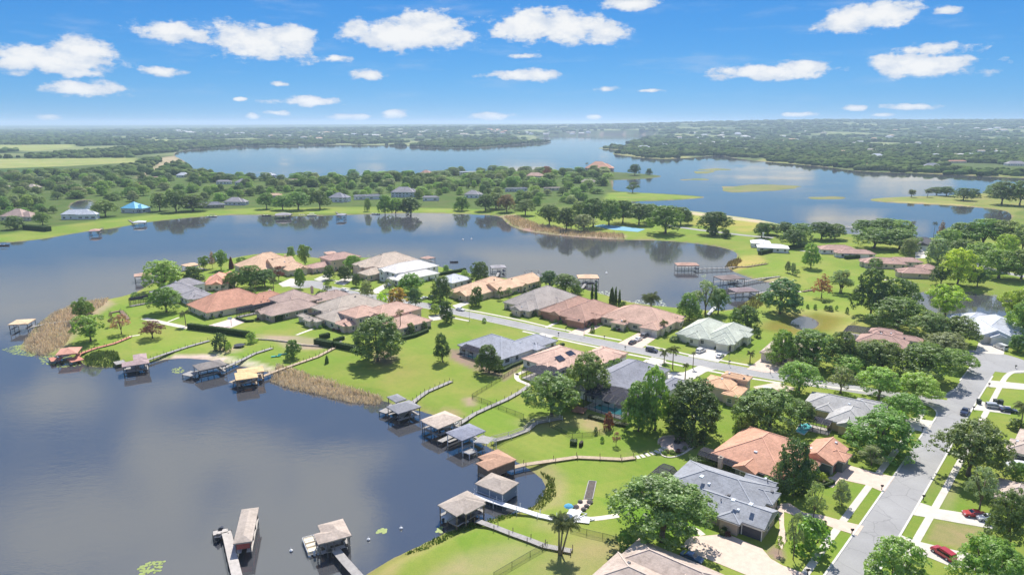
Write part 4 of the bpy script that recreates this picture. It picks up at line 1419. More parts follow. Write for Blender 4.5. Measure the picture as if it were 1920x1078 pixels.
house('brown-roofed house behind the feathery tree across the avenue', 'the brown-roofed house across the avenue', 47, [(1858, 928, 1960, 920, 3.1)], TAUPE_R, TAUPE_W, seed=35)

# houses across the bay and along the far shores: pixel of the base middle, width in pixels, eave, roof, wall, words
FAR = [(38, 414, 66, 3.2, MAUVE_R, CREAM_W, 'mauve-roofed house behind the left shore lawn'), (150, 412, 62, 4.0, PALEBLUE_R, WHITE_W, 'pale two-part house left of the blue roof'),
       (254, 399, 48, 3.8, mat('roof_blue', (0.13, 0.42, 0.62), .6, .06), GREY_W, 'house with a bright blue roof on the bay shore'), (385, 391, 60, 2.8, SLATE_R, TAUPE_W, 'low dark house behind the big shore oak'),
       (443, 385, 40, 3.0, GREY_R, GREY_W, 'grey shed-roofed house on the bay lawn'), (512, 373, 34, 3.0, PEACH_R, TAUPE_W, 'peach-roofed cottage among the bay shore trees'),
       (637, 379, 36, 4.5, SLATE_R, WHITE_W, 'steep slate-roofed white house on the bay'), (690, 375, 44, 3.6, SLATE_R, WHITE_W, 'wide slate-roofed white house on the bay'),
       (759, 370, 44, 5.5, GREY_R, GREY_W, 'two-storey grey house on the bay'), (808, 377, 26, 3.2, GREY_R, WHITE_W, 'small grey house with a lawn path on the bay'),
       (888, 371, 30, 3.4, GREY_R, WHITE_W, 'grey-roofed house near the peninsula neck'), (968, 360, 34, 3.4, SLATE_R, GREY_W, 'dark-roofed house deep in the peninsula oaks'),
       (62, 357, 30, 3.2, TAN_R, CREAM_W, 'tan-roofed house in the left woods'), (6, 356, 24, 3.4, TAUPE_R, WHITE_W, 'taupe-roofed house at the left woods edge'),
       (260, 352, 26, 3.2, ORANGE_R, CREAM_W, 'orange-roofed house in the left woods'), (288, 338, 24, 3, PINK_R, CREAM_W, 'pink-roofed house by the far lake inlet'),
       (345, 333, 26, 3, PALEBLUE_R, WHITE_W, 'white house on the far lake inlet'), (420, 346, 26, 3.2, GREY_R, WHITE_W, 'grey house left of its twin in a clearing'),
       (455, 347, 26, 3.4, GREY_R, WHITE_W, 'steep grey house right of its twin in a clearing'), (560, 343, 36, 3.2, BROWN_R, CREAM_W, 'brown-roofed house behind the bay trees'),
       (505, 333, 22, 3.2, PALEBLUE_R, WHITE_W, 'white house on the peninsula north shore'), (728, 345, 20, 3.4, SALMON_R, CREAM_W, 'salmon-roofed house above the grey bay houses'),
       (800, 331, 24, 4.5, BRICK_R, PINK_W, 'red-roofed house high in the peninsula oaks'), (880, 330, 30, 5.5, PALEBLUE_R, WHITE_W, 'white two-storey house in the peninsula oaks'),
       (1004, 336, 30, 4.2, PINK_R, CREAM_W, 'pink-roofed house near the peninsula end'), (1066, 329, 20, 3.4, PALEBLUE_R, WHITE_W, 'pale-roofed house near the peninsula end'),
       (1124, 321, 46, 5.0, COPPER_R, PINK_W, 'broad copper-roofed mansion at the peninsula end'), (1038, 358, 30, 3.0, TAUPE_R, CREAM_W, 'taupe-roofed house behind the causeway oaks'),
       (1104, 346, 24, 3.0, TAN_R, CREAM_W, 'tan flat house on the peninsula inlet'),
       (1618, 313, 26, 3.2, ORANGE_R, CREAM_W, 'orange-roofed house on the far right shore'), (1748, 317, 26, 3.2, SLATE_R, GREY_W, 'slate-roofed house on the far right shore'),
       (1863, 324, 28, 3.4, PALEBLUE_R, WHITE_W, 'pale-roofed house on the far right shore'), (1905, 311, 24, 3.4, GREY_R, WHITE_W, 'grey-roofed house above the far right shore'),
       (1795, 306, 24, 3.0, TERRA_R, CREAM_W, 'terracotta house above the far right shore'), (1645, 297, 22, 3.2, PALEBLUE_R, WHITE_W, 'white house above the orange-roofed shore house'),
       (1236, 286, 22, 4.2, PINK_R, CREAM_W, 'pink house on the far wooded point'), (1208, 280, 22, 3.4, PALEBLUE_R, WHITE_W, 'white house on the far wooded point'),
       (1330, 270, 22, 4.5, WHITE_R, WHITE_W, 'white house up on the far point ridge')]
for k, (x, y, w, ez, rm, wm, lab) in enumerate(FAR):
    ez += 0.8
    w *= 1.22
    b = P(x, y)
    m = w / px_m(b)
    g = px_m(b)
    q = y - ez * g * 0.97
    dy = 0.27 * m * g * (CAM_H / max(b.y, 1)) * 0.9
    a = (-6, 8, -14, 18)[k % 4]
    wings = [(x - w * .5, q, x + w * .42, q - dy * 1.6, ez)]
    if w > 24:
        wings.append((x - w * .12, q + dy * .25, x + w * .5, q - dy * .9, ez * .92))
    house(lab, 'the ' + lab.split(' with ')[0].split(' on ')[0].split(' behind ')[0].split(' in ')[0], a, wings, rm, wm, seed=60 + k, pitch=33, vents=1, name='lakeside_house', winw=2.2)
# ------------------------------------------------------------------ plants
LEAF = leaf_mat('foliage', 0.54)
LEAF2 = leaf_mat('dry_blades', 0.25, (1, 1, 1.5))
BARK = mat('bark', (0.17, 0.135, 0.105), 0.95, 0.25, 1.5)
PALM_BARK = mat('palm_bark', (0.24, 0.19, 0.14), 0.95, 0.2, 2.0)


def np_mesh(name, V, F, tone=None, m=None, n=4):
    me_ = bpy.data.meshes.new(name)
    me_.vertices.add(len(V))
    me_.vertices.foreach_set('co', np.asarray(V, np.float32).ravel())
    F = np.asarray(F, np.int32)
    me_.loops.add(F.size)
    me_.loops.foreach_set('vertex_index', F.ravel())
    me_.polygons.add(len(F))
    me_.polygons.foreach_set('loop_start', np.arange(len(F), dtype=np.int32) * F.shape[1])
    me_.update(calc_edges=True)
    if tone is not None:
        a_ = me_.attributes.new('tone', 'FLOAT', 'POINT')
        a_.data.foreach_set('value', np.asarray(tone, np.float32))
    if m is not None:
        me_.materials.append(m)
    return me_


def unit(v):
    return v / (np.linalg.norm(v, axis=1, keepdims=True) + 1e-9)


def leaf_quads(rs, C, out, size, flat=0.5):
    """leaf faces at C, roughly facing along out"""
    n = len(C)
    nrm = unit(out * flat + rs.normal(size=(n, 3)) * (1 - flat) + np.array([0, 0, 0.25]))
    a = unit(np.cross(nrm, rs.normal(size=(n, 3))))
    b = np.cross(nrm, a)
    s = (size * rs.uniform(0.6, 1.35, n))[:, None]
    q = np.stack([C - a * s - b * s * .55, C + a * s * .1 - b * s * .75, C + a * s + b * s * .5, C - a * s * .2 + b * s * .8], 1).reshape(-1, 3)
    return q, np.arange(4 * n).reshape(n, 4)


def crown(seed, lobes, clumps, per, leaf, clump_r, flat=0.72, inner=0.2):
    """foliage spread through lobes (x, y, z, rx, ry, rz) as many small clumps of leaves"""
    rs = np.random.default_rng(seed)
    vol = np.array([l[3] * l[4] * l[5] for l in lobes]) ** 0.67
    pick = rs.choice(len(lobes), clumps, p=vol / vol.sum())
    L = np.array(lobes)[pick]
    d = unit(rs.normal(size=(clumps, 3)))
    d[:, 2] = np.where(d[:, 2] < -0.72, -d[:, 2], d[:, 2])
    rad = np.where(rs.random(clumps) < inner, rs.uniform(0.35, 0.8, clumps), rs.uniform(0.82, 1.04, clumps))
    cc = L[:, :3] + d * L[:, 3:] * rad[:, None]
    # keep clumps that are not deep inside another lobe
    keep = np.ones(clumps, bool)
    for l in lobes:
        q = (cc - np.array(l[:3])) / np.array(l[3:])
        keep &= (np.linalg.norm(q, axis=1) > 0.62) | (rs.random(clumps) < 0.22)
    cc, d = cc[keep], d[keep]
    k = len(cc)
    tone_c = rs.uniform(0.72, 1.28, k)
    j = unit(rs.normal(size=(k * per, 3)) + np.repeat(d, per, 0) * .75 + np.array([0, 0, .55]))
    cr = clump_r * rs.uniform(0.55, 1.35, k)
    C = np.repeat(cc, per, 0) + j * (np.repeat(cr, per) * rs.uniform(0.55, 1.0, k * per))[:, None] * np.array([1, 1, .75])
    out = unit(j + np.repeat(d, per, 0) * .25)
    V, F = leaf_quads(rs, C, out, leaf, flat)
    tone = np.repeat(np.repeat(tone_c, per) * rs.uniform(0.85, 1.15, k * per), 4)
    return V, F, tone


def trunk_mesh(name, seed, top, r, forks, spread, fork_z):
    rs = random.Random(seed)
    mb = MB()
    mb.tube([(0, 0, -0.03), (rs.uniform(-.01, .01), rs.uniform(-.01, .01), fork_z * .5), (0, 0, fork_z)], [r * 1.5, r, r * .85], 7)
    for k in range(forks):
        a = 2 * math.pi * (k + rs.random() * .6) / forks
        s_ = spread * rs.uniform(.6, 1)
        z1 = fork_z + (top - fork_z) * rs.uniform(.35, .6)
        p0, p1 = Vector((0, 0, fork_z * .92)), Vector((math.cos(a) * s_ * .5, math.sin(a) * s_ * .5, z1))
        p2 = Vector((math.cos(a) * s_, math.sin(a) * s_, fork_z + (top - fork_z) * rs.uniform(.7, .95)))
        mb.tube([p0, p1, p2], [r * .7, r * .42, r * .12], 5)
        for q in range(2):
            b = a + rs.uniform(-1, 1)
            mb.tube([p1, p1 + Vector((math.cos(b) * s_ * .45, math.sin(b) * s_ * .45, (top - fork_z) * .25))], [r * .3, r * .08], 4)
    me_ = bpy.data.meshes.new(name)
    me_.from_pydata(mb.v, [], mb.f)
    me_.materials.append(BARK)
    me_.polygons.foreach_set('use_smooth', [True] * len(me_.polygons))
    return me_


def lobes_dome(seed, n, r0, z0, z1, lr, top=True):
    rs = random.Random(seed)
    out = []
    for k in range(n):
        a = 2 * math.pi * (k + rs.uniform(-.25, .25)) / n
        rr = r0 * rs.uniform(.75, 1.05)
        z = z0 + (z1 - z0) * rs.uniform(.15, .55)
        s_ = lr * rs.uniform(.75, 1.2)
        out.append((rr * math.cos(a), rr * math.sin(a), z, s_, s_, s_ * .8))
    if top:
        for k in range(max(2, n // 2)):
            a = 2 * math.pi * (k + rs.random()) / max(2, n // 2)
            s_ = lr * rs.uniform(.85, 1.25)
            out.append((r0 * .38 * math.cos(a), r0 * .38 * math.sin(a), z1 - s_ * .75 * rs.uniform(.9, 1.25), s_, s_, s_ * .8))
    return out


# unit trees: ground at 0, top at 1, spread 1 across
PROTO = {}


def proto(kind, i, V, F, tone, tr):
    V = np.array(V)
    ext = max(np.percentile(np.abs(V[:, 0]), 99), np.percentile(np.abs(V[:, 1]), 99))
    V[:, :2] *= 0.5 / ext
    V[:, 2] *= 1.0 / np.percentile(V[:, 2], 99.7)
    PROTO.setdefault(kind, []).append((np_mesh('crown', V, F, tone, LEAF), tr))


for i in range(4):     # spreading live oaks
    lb = lobes_dome(20 + i, 8 + i % 3, .32, .20, 1.0, .23)
    V, F, T_ = crown(100 + i, lb, 560, 34, .0150, .074)
    proto('oak', i, V, F, T_, trunk_mesh('trunk', i, .95, .028, 5, .33, .19))
for i in range(4):     # rounder, denser broadleaf trees
    lb = lobes_dome(40 + i, 6, .27, .08, .98, .25) + [(0, 0, .48, .34, .34, .38)]
    V, F, T_ = crown(200 + i, lb, 540, 34, .0160, .074)
    proto('round', i, V, F, T_, trunk_mesh('trunk', 10 + i, .9, .026, 4, .2, .14))
for i in range(3):     # tall loose trees
    rs_ = random.Random(60 + i)
    lb = []
    for k in range(11):
        z = .26 + .66 * k / 10
        w_ = .36 * math.sin(math.pi * min(1, .18 + .8 * (1 - k / 10.5))) ** .8
        a = k * 2.4 + rs_.random()
        lb.append((w_ * .75 * math.cos(a), w_ * .75 * math.sin(a), z, w_ * .62 + .06, w_ * .62 + .06, .10))
    V, F, T_ = crown(300 + i, lb, 400, 30, .0170, .070)
    proto('tall', i, V, F, T_, trunk_mesh('trunk', 20 + i, .95, .026, 4, .12, .22))
for i in range(3):     # airy trees with gaps
    lb = lobes_dome(70 + i, 9, .36, .30, 1.0, .13)
    V, F, T_ = crown(400 + i, lb, 260, 24, .0155, .066, .6, .3)
    proto('airy', i, V, F, T_, trunk_mesh('trunk', 30 + i, .97, .024, 6, .34, .22))
for i in range(2):     # columnar cypress
    lb = [(0, 0, .06 + .09 * k, .40 * (1 - (k / 11.5) ** 1.7) + .05, .40 * (1 - (k / 11.5) ** 1.7) + .05, .10) for k in range(11)]
    V, F, T_ = crown(500 + i, lb, 420, 9, .05, .10, .5, .05)
    V[:, 2] = np.clip(V[:, 2], 0.01, 2)
    proto('column', i, V, F, T_, trunk_mesh('trunk', 40 + i, .3, .06, 2, .05, .05))
for i in range(3):     # shrubs
    lb = lobes_dome(80 + i, 5, .26, -.05, .9, .30) + [(0, 0, .35, .36, .36, .5)]
    V, F, T_ = crown(600 + i, lb, 260, 10, .040, .10)
    V[:, 2] = np.clip(V[:, 2], 0.01, 2)
    proto('shrub', i, V, F, T_, trunk_mesh('stem', 50 + i, .6, .03, 4, .2, .08))
for i in range(2):     # conical bald cypress, sparse
    lb = []
    for k in range(9):
        z = .28 + .68 * k / 8.5
        w_ = .40 * (1 - (k / 9.5) ** 1.4) + .04
        for j in range(3):
            a = k * 1.3 + j * 2.1
            lb.append((w_ * .6 * math.cos(a), w_ * .6 * math.sin(a), z, w_ * .5, w_ * .5, .05))
    V, F, T_ = crown(700 + i, lb, 300, 9, .022, .045, .3, .3)
    proto('cypress', i, V, F, T_, trunk_mesh('trunk', 60 + i, .98, .022, 5, .2, .3))


def frond_crown(seed, n, length, droop, width, fan=False, segs=6):
    """palm fronds round the point (0, 0, 1) as ribbons of leaflets; unit = trunk height"""
    rs = np.random.default_rng(seed)
    V, F, T_ = [], [], []
    for k in range(n):
        a = 2 * math.pi * k / n + rs.uniform(-.3, .3)
        up = rs.uniform(-.35, 1.15)
        ln = length * rs.uniform(.8, 1.1)
        tone = rs.uniform(.7, 1.25)
        p = np.array([0., 0., 0.])
        d = np.array([math.cos(a) * math.cos(up), math.sin(a) * math.cos(up), math.sin(up)])
        sd_ = np.array([-math.sin(a), math.cos(a), 0])
        pts_ = [p.copy()]
        for s in range(segs):
            p = p + d * ln / segs
            d = d + np.array([0, 0, -droop * (1 + s * .35) / segs])
            d /= np.linalg.norm(d)
            pts_.append(p.copy())
        for s in range(segs):
            for half in (-1, 1):
                for m_ in range(3):
                    f0 = (s + m_ / 3) / segs
                    q = pts_[s] + (pts_[s + 1] - pts_[s]) * (m_ / 3)
                    wl_ = width * (math.sin(math.pi * min(1, f0 * .9 + .12)) ** .7) * rs.uniform(.8, 1.15)
                    if fan:
                        wl_ = width * (f0 ** 1.2)
                    tip = q + sd_ * half * wl_ + d * wl_ * .55 + np.array([0, 0, -wl_ * rs.uniform(.25, .7)])
                    e = (pts_[s + 1] - pts_[s]) * .30
                    o_ = len(V)
                    V += [q, q + e, tip + e * .4, tip]
                    F.append((o_, o_ + 1, o_ + 2, o_ + 3))
                    T_ += [tone] * 4
    return np.array(V), np.array(F), np.array(T_)


def palm_tree(label, x, yb, yt, wpx, col, fan=False, stems=1, group=None, thin=1.0, seed=0, name='palm_tree'):
    b = P(x, yb)
    ht = height_at(b, yt)
    rad = wpx / px_m(b) / 2
    root = empty(name, b, label, 'palm', group)
    rs = random.Random(seed + 3)
    for s in range(stems):
        a = rs.uniform(0, 6.28)
        off = Vector((math.cos(a), math.sin(a), 0)) * (0 if stems == 1 else rs.uniform(.4, 1.0))
        th = max(0.6, (ht - rad * .35) * rs.uniform(.85, 1.0) if stems > 1 else (ht - rad * .35))
        tip = off * (2.2 if stems > 1 else 1) + Vector((rs.uniform(-.2, .2), rs.uniform(-.2, .2), th))
        mb = MB()
        mb.tube([b + off * .5 + Vector((0, 0, -.2)), b + (off * .5).lerp(tip, .5), b + tip], [.24 * thin, .17 * thin, .14 * thin], 7)
        mb.lathe(b + tip + Vector((0, 0, -.5)), [(.12, 0), (.26 * thin, .3), (.2, .6), (.05, .8)], 7)
        mb.build('trunk', PALM_BARK, root, smooth=True)
        V, F, T_ = frond_crown(seed * 7 + s, 20 if fan else 18, rad * (0.92 if not fan else .8), 1.25 if not fan else .7, rad * (.20 if not fan else .32), fan)
        me_ = np_mesh('fronds', V, F, T_, LEAF)
        o = mesh_obj('fronds', me_, root, tip)
        o.color = c4(col)
    return root


G_DARK, G_OAK, G_MID = (0.074, 0.118, 0.030), (0.112, 0.160, 0.044), (0.112, 0.190, 0.036)
G_LUSH, G_LIGHT, G_YEL = (0.130, 0.205, 0.042), (0.170, 0.250, 0.055), (0.240, 0.310, 0.042)
G_GREY, PLUM, RUST = (0.175, 0.210, 0.105), (0.130, 0.050, 0.042), (0.215, 0.125, 0.080)
G_PALM, G_BLUE, BARE = (0.150, 0.175, 0.058), (0.076, 0.130, 0.046), (0.22, 0.15, 0.12)
COLN = {G_DARK: 'dark green', G_OAK: 'deep green', G_MID: 'green', G_LUSH: 'lush green', G_LIGHT: 'light green', G_YEL: 'yellow-green', G_GREY: 'grey-green',
        PLUM: 'dark red', RUST: 'rust-brown', G_PALM: 'olive', G_BLUE: 'blue-green', BARE: 'brownish bare'}
KINDN = {'oak': ('oak_tree', 'spreading oak'), 'round': ('broadleaf_tree', 'round-crowned tree'), 'tall': ('tall_tree', 'tall tree'), 'airy': ('feathery_tree', 'feathery tree'),
         'column': ('columnar_cypress', 'columnar cypress'), 'shrub': ('shrub', 'shrub'), 'cypress': ('bald_cypress', 'conical cypress')}
TREES = []


def plant(kind, x, yb, yt, wpx, col=G_OAK, label=None, name=None, group=None, var=None, base=None, ht=None, wd=None, auto=True):
    b = P(x, yb) if base is None else base
    h = height_at(b, yt) if ht is None else ht
    w = wpx / px_m(b) if wd is None else wd
    i = len(TREES)
    pr = PROTO[kind][(i * 7 + 3) % len(PROTO[kind]) if var is None else var]
    nm, words_ = KINDN[kind]
    root = empty(name or nm, b)
    rv_ = random.Random(i * 3 + 1)
    w *= .95
    root.scale = (w * rv_.uniform(.87, 1.1), w * rv_.uniform(.87, 1.1), h)
    root.rotation_euler = (0, 0, (i * 2.399) % 6.283)
    rr = random.Random(i)
    k = 2.1 * rr.uniform(.8, 1.2)
    cc = (col[0] * k * rr.uniform(.92, 1.1), col[1] * k, col[2] * k * rr.uniform(.85, 1.15), 1)
    o = mesh_obj('foliage' if kind == 'shrub' else 'crown', pr[0], root)
    o.color = cc
    mesh_obj('stem' if kind == 'shrub' else 'trunk', pr[1], root)
    root['category'] = 'shrub' if kind == 'shrub' else 'tree'
    if label:
        root['label'] = label
    if group:
        root['group'] = group
    TREES.append((root, kind, col, b, w, h, label))
    return root


# (kind, x, base row, top row, width) in photograph pixels, colour
T1 = [('tall', 170, 640, 590, 66, G_LUSH), ('tall', 156, 604, 559, 40, G_LUSH), ('airy', 228, 626, 590, 40, BARE), ('airy', 286, 634, 603, 54, PLUM), ('airy', 210, 612, 588, 14, BARE),
      ('oak', 312, 585, 539, 68, G_MID), ('oak', 308, 546, 489, 82, G_LIGHT), ('round', 364, 542, 500, 40, G_DARK), ('tall', 383, 506, 480, 24, G_MID), ('tall', 415, 506, 470, 32, G_MID),
      ('cypress', 399, 503, 471, 14, BARE), ('column', 434, 504, 482, 9, PLUM), ('round', 456, 506, 482, 30, G_MID), ('oak', 440, 540, 509, 40, G_MID), ('round', 470, 540, 498, 50, G_MID),
      ('oak', 497, 538, 506, 44, G_DARK), ('airy', 523, 527, 499, 26, PLUM), ('round', 563, 541, 503, 20, G_MID), ('tall', 572, 501, 458, 26, G_LUSH), ('round', 546, 484, 462, 18, G_LUSH),
      ('round', 618, 524, 497, 26, G_DARK), ('round', 647, 528, 499, 28, G_DARK), ('oak', 662, 510, 479, 38, G_MID), ('airy', 614, 555, 528, 20, G_DARK), ('round', 688, 558, 526, 30, G_GREY),
      ('round', 668, 538, 513, 18, G_DARK), ('oak', 770, 549, 514, 60, G_MID), ('round', 826, 566, 518, 44, G_DARK), ('airy', 730, 548, 524, 26, G_GREY), ('round', 779, 575, 541, 26, G_BLUE),
      ('airy', 838, 566, 536, 32, G_GREY), ('round', 837, 605, 565, 34, G_DARK), ('round', 817, 590, 570, 24, G_YEL), ('round', 898, 534, 491, 38, G_DARK), ('round', 872, 530, 507, 20, G_LIGHT),
      ('round', 893, 573, 538, 28, G_DARK), ('airy', 938, 562, 538, 14, G_DARK), ('airy', 954, 556, 539, 16, G_GREY), ('oak', 1030, 541, 508, 38, G_BLUE), ('oak', 1060, 549, 515, 52, G_OAK),
      ('round', 1083, 552, 535, 26, G_MID), ('column', 1110, 561, 534, 6, G_DARK), ('column', 1117, 563, 529, 7, G_DARK), ('column', 1147, 569, 539, 11, G_DARK), ('column', 1154, 571, 538, 7, G_DARK),
      ('column', 1161, 575, 544, 7, G_DARK), ('shrub', 1168, 585, 565, 20, G_DARK), ('round', 1292, 600, 549, 48, G_MID), ('airy', 1322, 590, 527, 58, G_GREY), ('oak', 1346, 588, 541, 42, G_MID),
      ('round', 1400, 614, 574, 46, G_DARK), ('round', 1378, 606, 578, 26, G_MID), ('round', 1462, 588, 524, 90, G_BLUE), ('cypress', 1540, 559, 513, 40, RUST), ('airy', 1575, 549, 506, 52, G_GREY),
      ('airy', 1578, 549, 510, 44, G_GREY), ('round', 1520, 503, 456, 42, G_LUSH), ('round', 1476, 511, 490, 12, G_GREY), ('round', 1486, 514, 493, 13, G_GREY), ('airy', 1494, 518, 505, 12, G_MID),
      ('oak', 1440, 440, 419, 44, G_DARK), ('oak', 1470, 444, 417, 46, G_DARK), ('oak', 1500, 452, 419, 54, G_OAK), ('oak', 1540, 450, 417, 56, G_DARK), ('oak', 1565, 449, 420, 44, G_OAK),
      ('oak', 1488, 464, 430, 52, G_DARK), ('oak', 1618, 442, 413, 54, G_MID), ('oak', 1655, 442, 410, 64, G_MID), ('oak', 1690, 447, 413, 50, G_LUSH), ('oak', 1640, 466, 428, 88, G_OAK),
      ('oak', 1686, 468, 430, 76, G_OAK), ('round', 1704, 478, 447, 34, G_GREY), ('cypress', 1764, 448, 414, 14, BARE), ('oak', 1776, 472, 430, 52, G_LIGHT), ('oak', 1802, 458, 418, 66, G_OAK),
      ('oak', 1842, 462, 411, 78, G_MID), ('oak', 1884, 466, 414, 70, G_OAK), ('oak', 1916, 474, 420, 56, G_GREY), ('round', 1757, 494, 448, 48, G_GREY), ('oak', 1802, 488, 450, 66, G_OAK),
      ('oak', 1836, 504, 455, 70, G_LIGHT), ('round', 1886, 478, 440, 36, G_YEL), ('oak', 1872, 522, 468, 90, G_LIGHT), ('oak', 1914, 524, 468, 66, G_OAK), ('round', 1795, 536, 468, 78, G_YEL),
      ('oak', 1764, 534, 500, 46, G_DARK), ('oak', 1832, 537, 504, 42, G_DARK), ('shrub', 1640, 502, 484, 36, G_LUSH), ('tall', 1771, 596, 534, 72, G_YEL), ('tall', 1902, 605, 540, 64, G_YEL),
      ('oak', 1918, 640, 566, 70, G_LIGHT), ('round', 1908, 660, 628, 40, G_MID), ('round', 1632, 594, 506, 72, G_DARK), ('oak', 1682, 592, 522, 84, G_DARK), ('oak', 1682, 616, 560, 112, G_OAK),
      ('oak', 1745, 640, 587, 84, G_OAK), ('oak', 1797, 645, 594, 74, G_OAK), ('oak', 1772, 660, 625, 74, G_GREY), ('oak', 1648, 700, 640, 112, G_OAK), ('oak', 1732, 714, 648, 120, G_OAK),
      ('oak', 1792, 694, 656, 70, G_LIGHT), ('oak', 1497, 738, 680, 92, G_LIGHT), ('airy', 1576, 737, 690, 64, G_GREY), ('oak', 1648, 748, 690, 84, G_LIGHT), ('oak', 1716, 754, 702, 80, G_LIGHT),
      ('oak', 1694, 788, 740, 72, G_MID), ('round', 1464, 684, 620, 60, G_MID), ('oak', 1520, 688, 622, 92, G_MID), ('oak', 1577, 692, 622, 60, G_OAK), ('oak', 1622, 702, 645, 66, G_OAK),
      ('oak', 1590, 706, 668, 70, G_LIGHT), ('round', 1648, 845, 770, 120, G_MID), ('airy', 1634, 872, 836, 52, G_GREY), ('oak', 1816, 892, 792, 150, G_OAK), ('round', 1486, 928, 826, 82, G_DARK),
      ('airy', 1525, 974, 904, 44, G_GREY), ('round', 1578, 948, 900, 36, G_GREY), ('airy', 1487, 1048, 962, 40, G_GREY), ('shrub', 1520, 1034, 972, 82, G_MID), ('oak', 1242, 1014, 900, 190, G_OAK),
      ('shrub', 1174, 1032, 998, 44, G_MID), ('round', 1300, 815, 714, 112, G_DARK), ('round', 1266, 800, 740, 46, G_MID), ('round', 1197, 808, 716, 74, G_LUSH), ('round', 1228, 806, 688, 70, G_LUSH),
      ('oak', 1442, 808, 732, 130, G_OAK), ('oak', 1398, 805, 748, 70, G_OAK), ('oak', 1500, 800, 752, 60, G_OAK), ('oak', 1034, 780, 704, 100, G_OAK), ('oak', 1100, 750, 664, 92, G_OAK), ('oak', 1062, 762, 712, 60, G_GREY),
      ('round', 917, 699, 646, 50, G_DARK), ('round', 830, 678, 625, 38, G_DARK), ('round', 708, 677, 594, 102, G_OAK), ('airy', 1145, 699, 675, 18, G_MID), ('airy', 1158, 696, 671, 18, G_MID),
      ('shrub', 1111, 623, 611, 11, G_DARK), ('shrub', 413, 656, 624, 34, G_DARK), ('round', 550, 672, 638, 32, G_MID), ('column', 613, 681, 666, 8, G_MID), ('shrub', 1117, 814, 800, 9, G_DARK),
      ('shrub', 1129, 829, 818, 9, G_MID), ('airy', 1155, 836, 810, 18, BARE), ('shrub', 1141, 805, 772, 24, PLUM), ('round', 1674, 1130, 1018, 140, G_LIGHT), ('oak', 1846, 1128, 1016, 150, G_MID),
      ('oak', 1890, 1036, 922, 100, G_OAK), ('airy', 1836, 956, 878, 66, G_GREY), ('round', 1904, 900, 866, 40, G_MID), ('shrub', 1862, 870, 850, 30, G_LIGHT), ('shrub', 430, 660, 640, 16, G_LIGHT),
      ('shrub', 473, 642, 622, 24, G_LIGHT), ('shrub', 745, 568, 540, 40, (0.22, 0.15, 0.03)), ('shrub', 716, 572, 548, 26, G_YEL), ('shrub', 470, 553, 538, 22, G_DARK), ('shrub', 600, 560, 545, 22, G_DARK),
      ('round', 170, 588, 568, 22, G_LUSH), ('shrub', 254, 560, 548, 20, G_MID), ('shrub', 1297, 838, 800, 26, G_DARK), ('shrub', 1274, 826, 804, 26, G_DARK), ('shrub', 1316, 830, 808, 28, G_DARK),
      ('shrub', 1335, 806, 790, 22, G_DARK), ('round', 1390, 820, 776, 34, G_LIGHT), ('shrub', 1440, 912, 890, 36, G_LUSH), ('shrub', 1505, 926, 900, 34, G_DARK), ('shrub', 1542, 905, 886, 22, G_YEL),
      ('shrub', 1600, 862, 850, 18, G_DARK), ('airy', 1460, 1038, 1005, 18, G_YEL), ('shrub', 1380, 960, 945, 14, G_MID), ('shrub', 1545, 990, 975, 12, G_DARK),
      ('shrub', 1545, 568, 562, 10, G_DARK), ('shrub', 1548, 582, 572, 8, G_DARK), ('shrub', 1556, 583, 573, 14, G_DARK), ('shrub', 1528, 580, 570, 8, G_MID), ('shrub', 1568, 582, 572, 6, G_MID), ('shrub', 1588, 588, 576, 8, G_DARK),
      ('shrub', 1514, 578, 570, 8, G_MID), ('round', 836, 512, 497, 12, G_LUSH), ('shrub', 908, 605, 596, 12, G_MID), ('shrub', 1265, 640, 630, 26, G_DARK),
      ('shrub', 1170, 617, 606, 22, G_MID), ('shrub', 1064, 603, 594, 16, G_DARK), ('shrub', 1000, 592, 583, 18, G_DARK), ('shrub', 1380, 646, 634, 18, G_DARK), ('shrub', 1420, 632, 615, 16, G_DARK),
      ('shrub', 770, 625, 605, 20, G_DARK), ('shrub', 796, 618, 602, 16, G_DARK), ('shrub', 505, 596, 580, 26, G_DARK), ('shrub', 1905, 805, 785, 30, G_DARK),
      ('oak', 1030, 424, 384, 50, G_DARK), ('oak', 1062, 432, 390, 46, G_DARK), ('oak', 1088, 416, 378, 46, G_OAK), ('oak', 1112, 426, 372, 52, G_DARK), ('oak', 1094, 434, 402, 50, G_GREY),
      ('oak', 1142, 422, 374, 54, G_OAK), ('oak', 1168, 418, 376, 46, G_DARK), ('oak', 1198, 422, 382, 56, G_DARK), ('oak', 1218, 416, 383, 46, G_OAK), ('oak', 1247, 438, 386, 76, G_MID),
      ('oak', 1276, 422, 389, 40, G_OAK), ('round', 1290, 421, 395, 22, G_OAK), ('oak', 1340, 440, 397, 66, G_DARK), ('round', 1335, 443, 424, 20, G_DARK), ('round', 1361, 447, 430, 18, G_DARK),
      ('oak', 1428, 446, 418, 34, G_DARK), ('airy', 1186, 362, 342, 30, G_DARK), ('oak', 1190, 329, 308, 30, G_DARK), ('round', 1217, 328, 316, 14, G_DARK), ('oak', 1756, 366, 351, 36, G_DARK),
      ('oak', 1774, 368, 350, 34, G_DARK), ('oak', 1806, 376, 353, 44, G_DARK), ('round', 1826, 370, 354, 22, G_DARK), ('oak', 1878, 384, 341, 56, G_DARK), ('oak', 1912, 386, 340, 56, G_OAK),
      ('oak', 1870, 370, 344, 50, G_OAK), ('oak', 362, 396, 367, 56, G_DARK), ('oak', 198, 406, 376, 50, G_OAK), ('oak', 80, 422, 398, 34, G_OAK), ('round', 28, 430, 405, 40, G_OAK),
      ('round', 722, 400, 366, 34, G_MID), ('round', 742, 400, 372, 30, G_LUSH), ('round', 770, 400, 370, 40, G_DARK), ('round', 690, 396, 372, 14, G_OAK), ('round', 866, 395, 368, 30, G_MID),
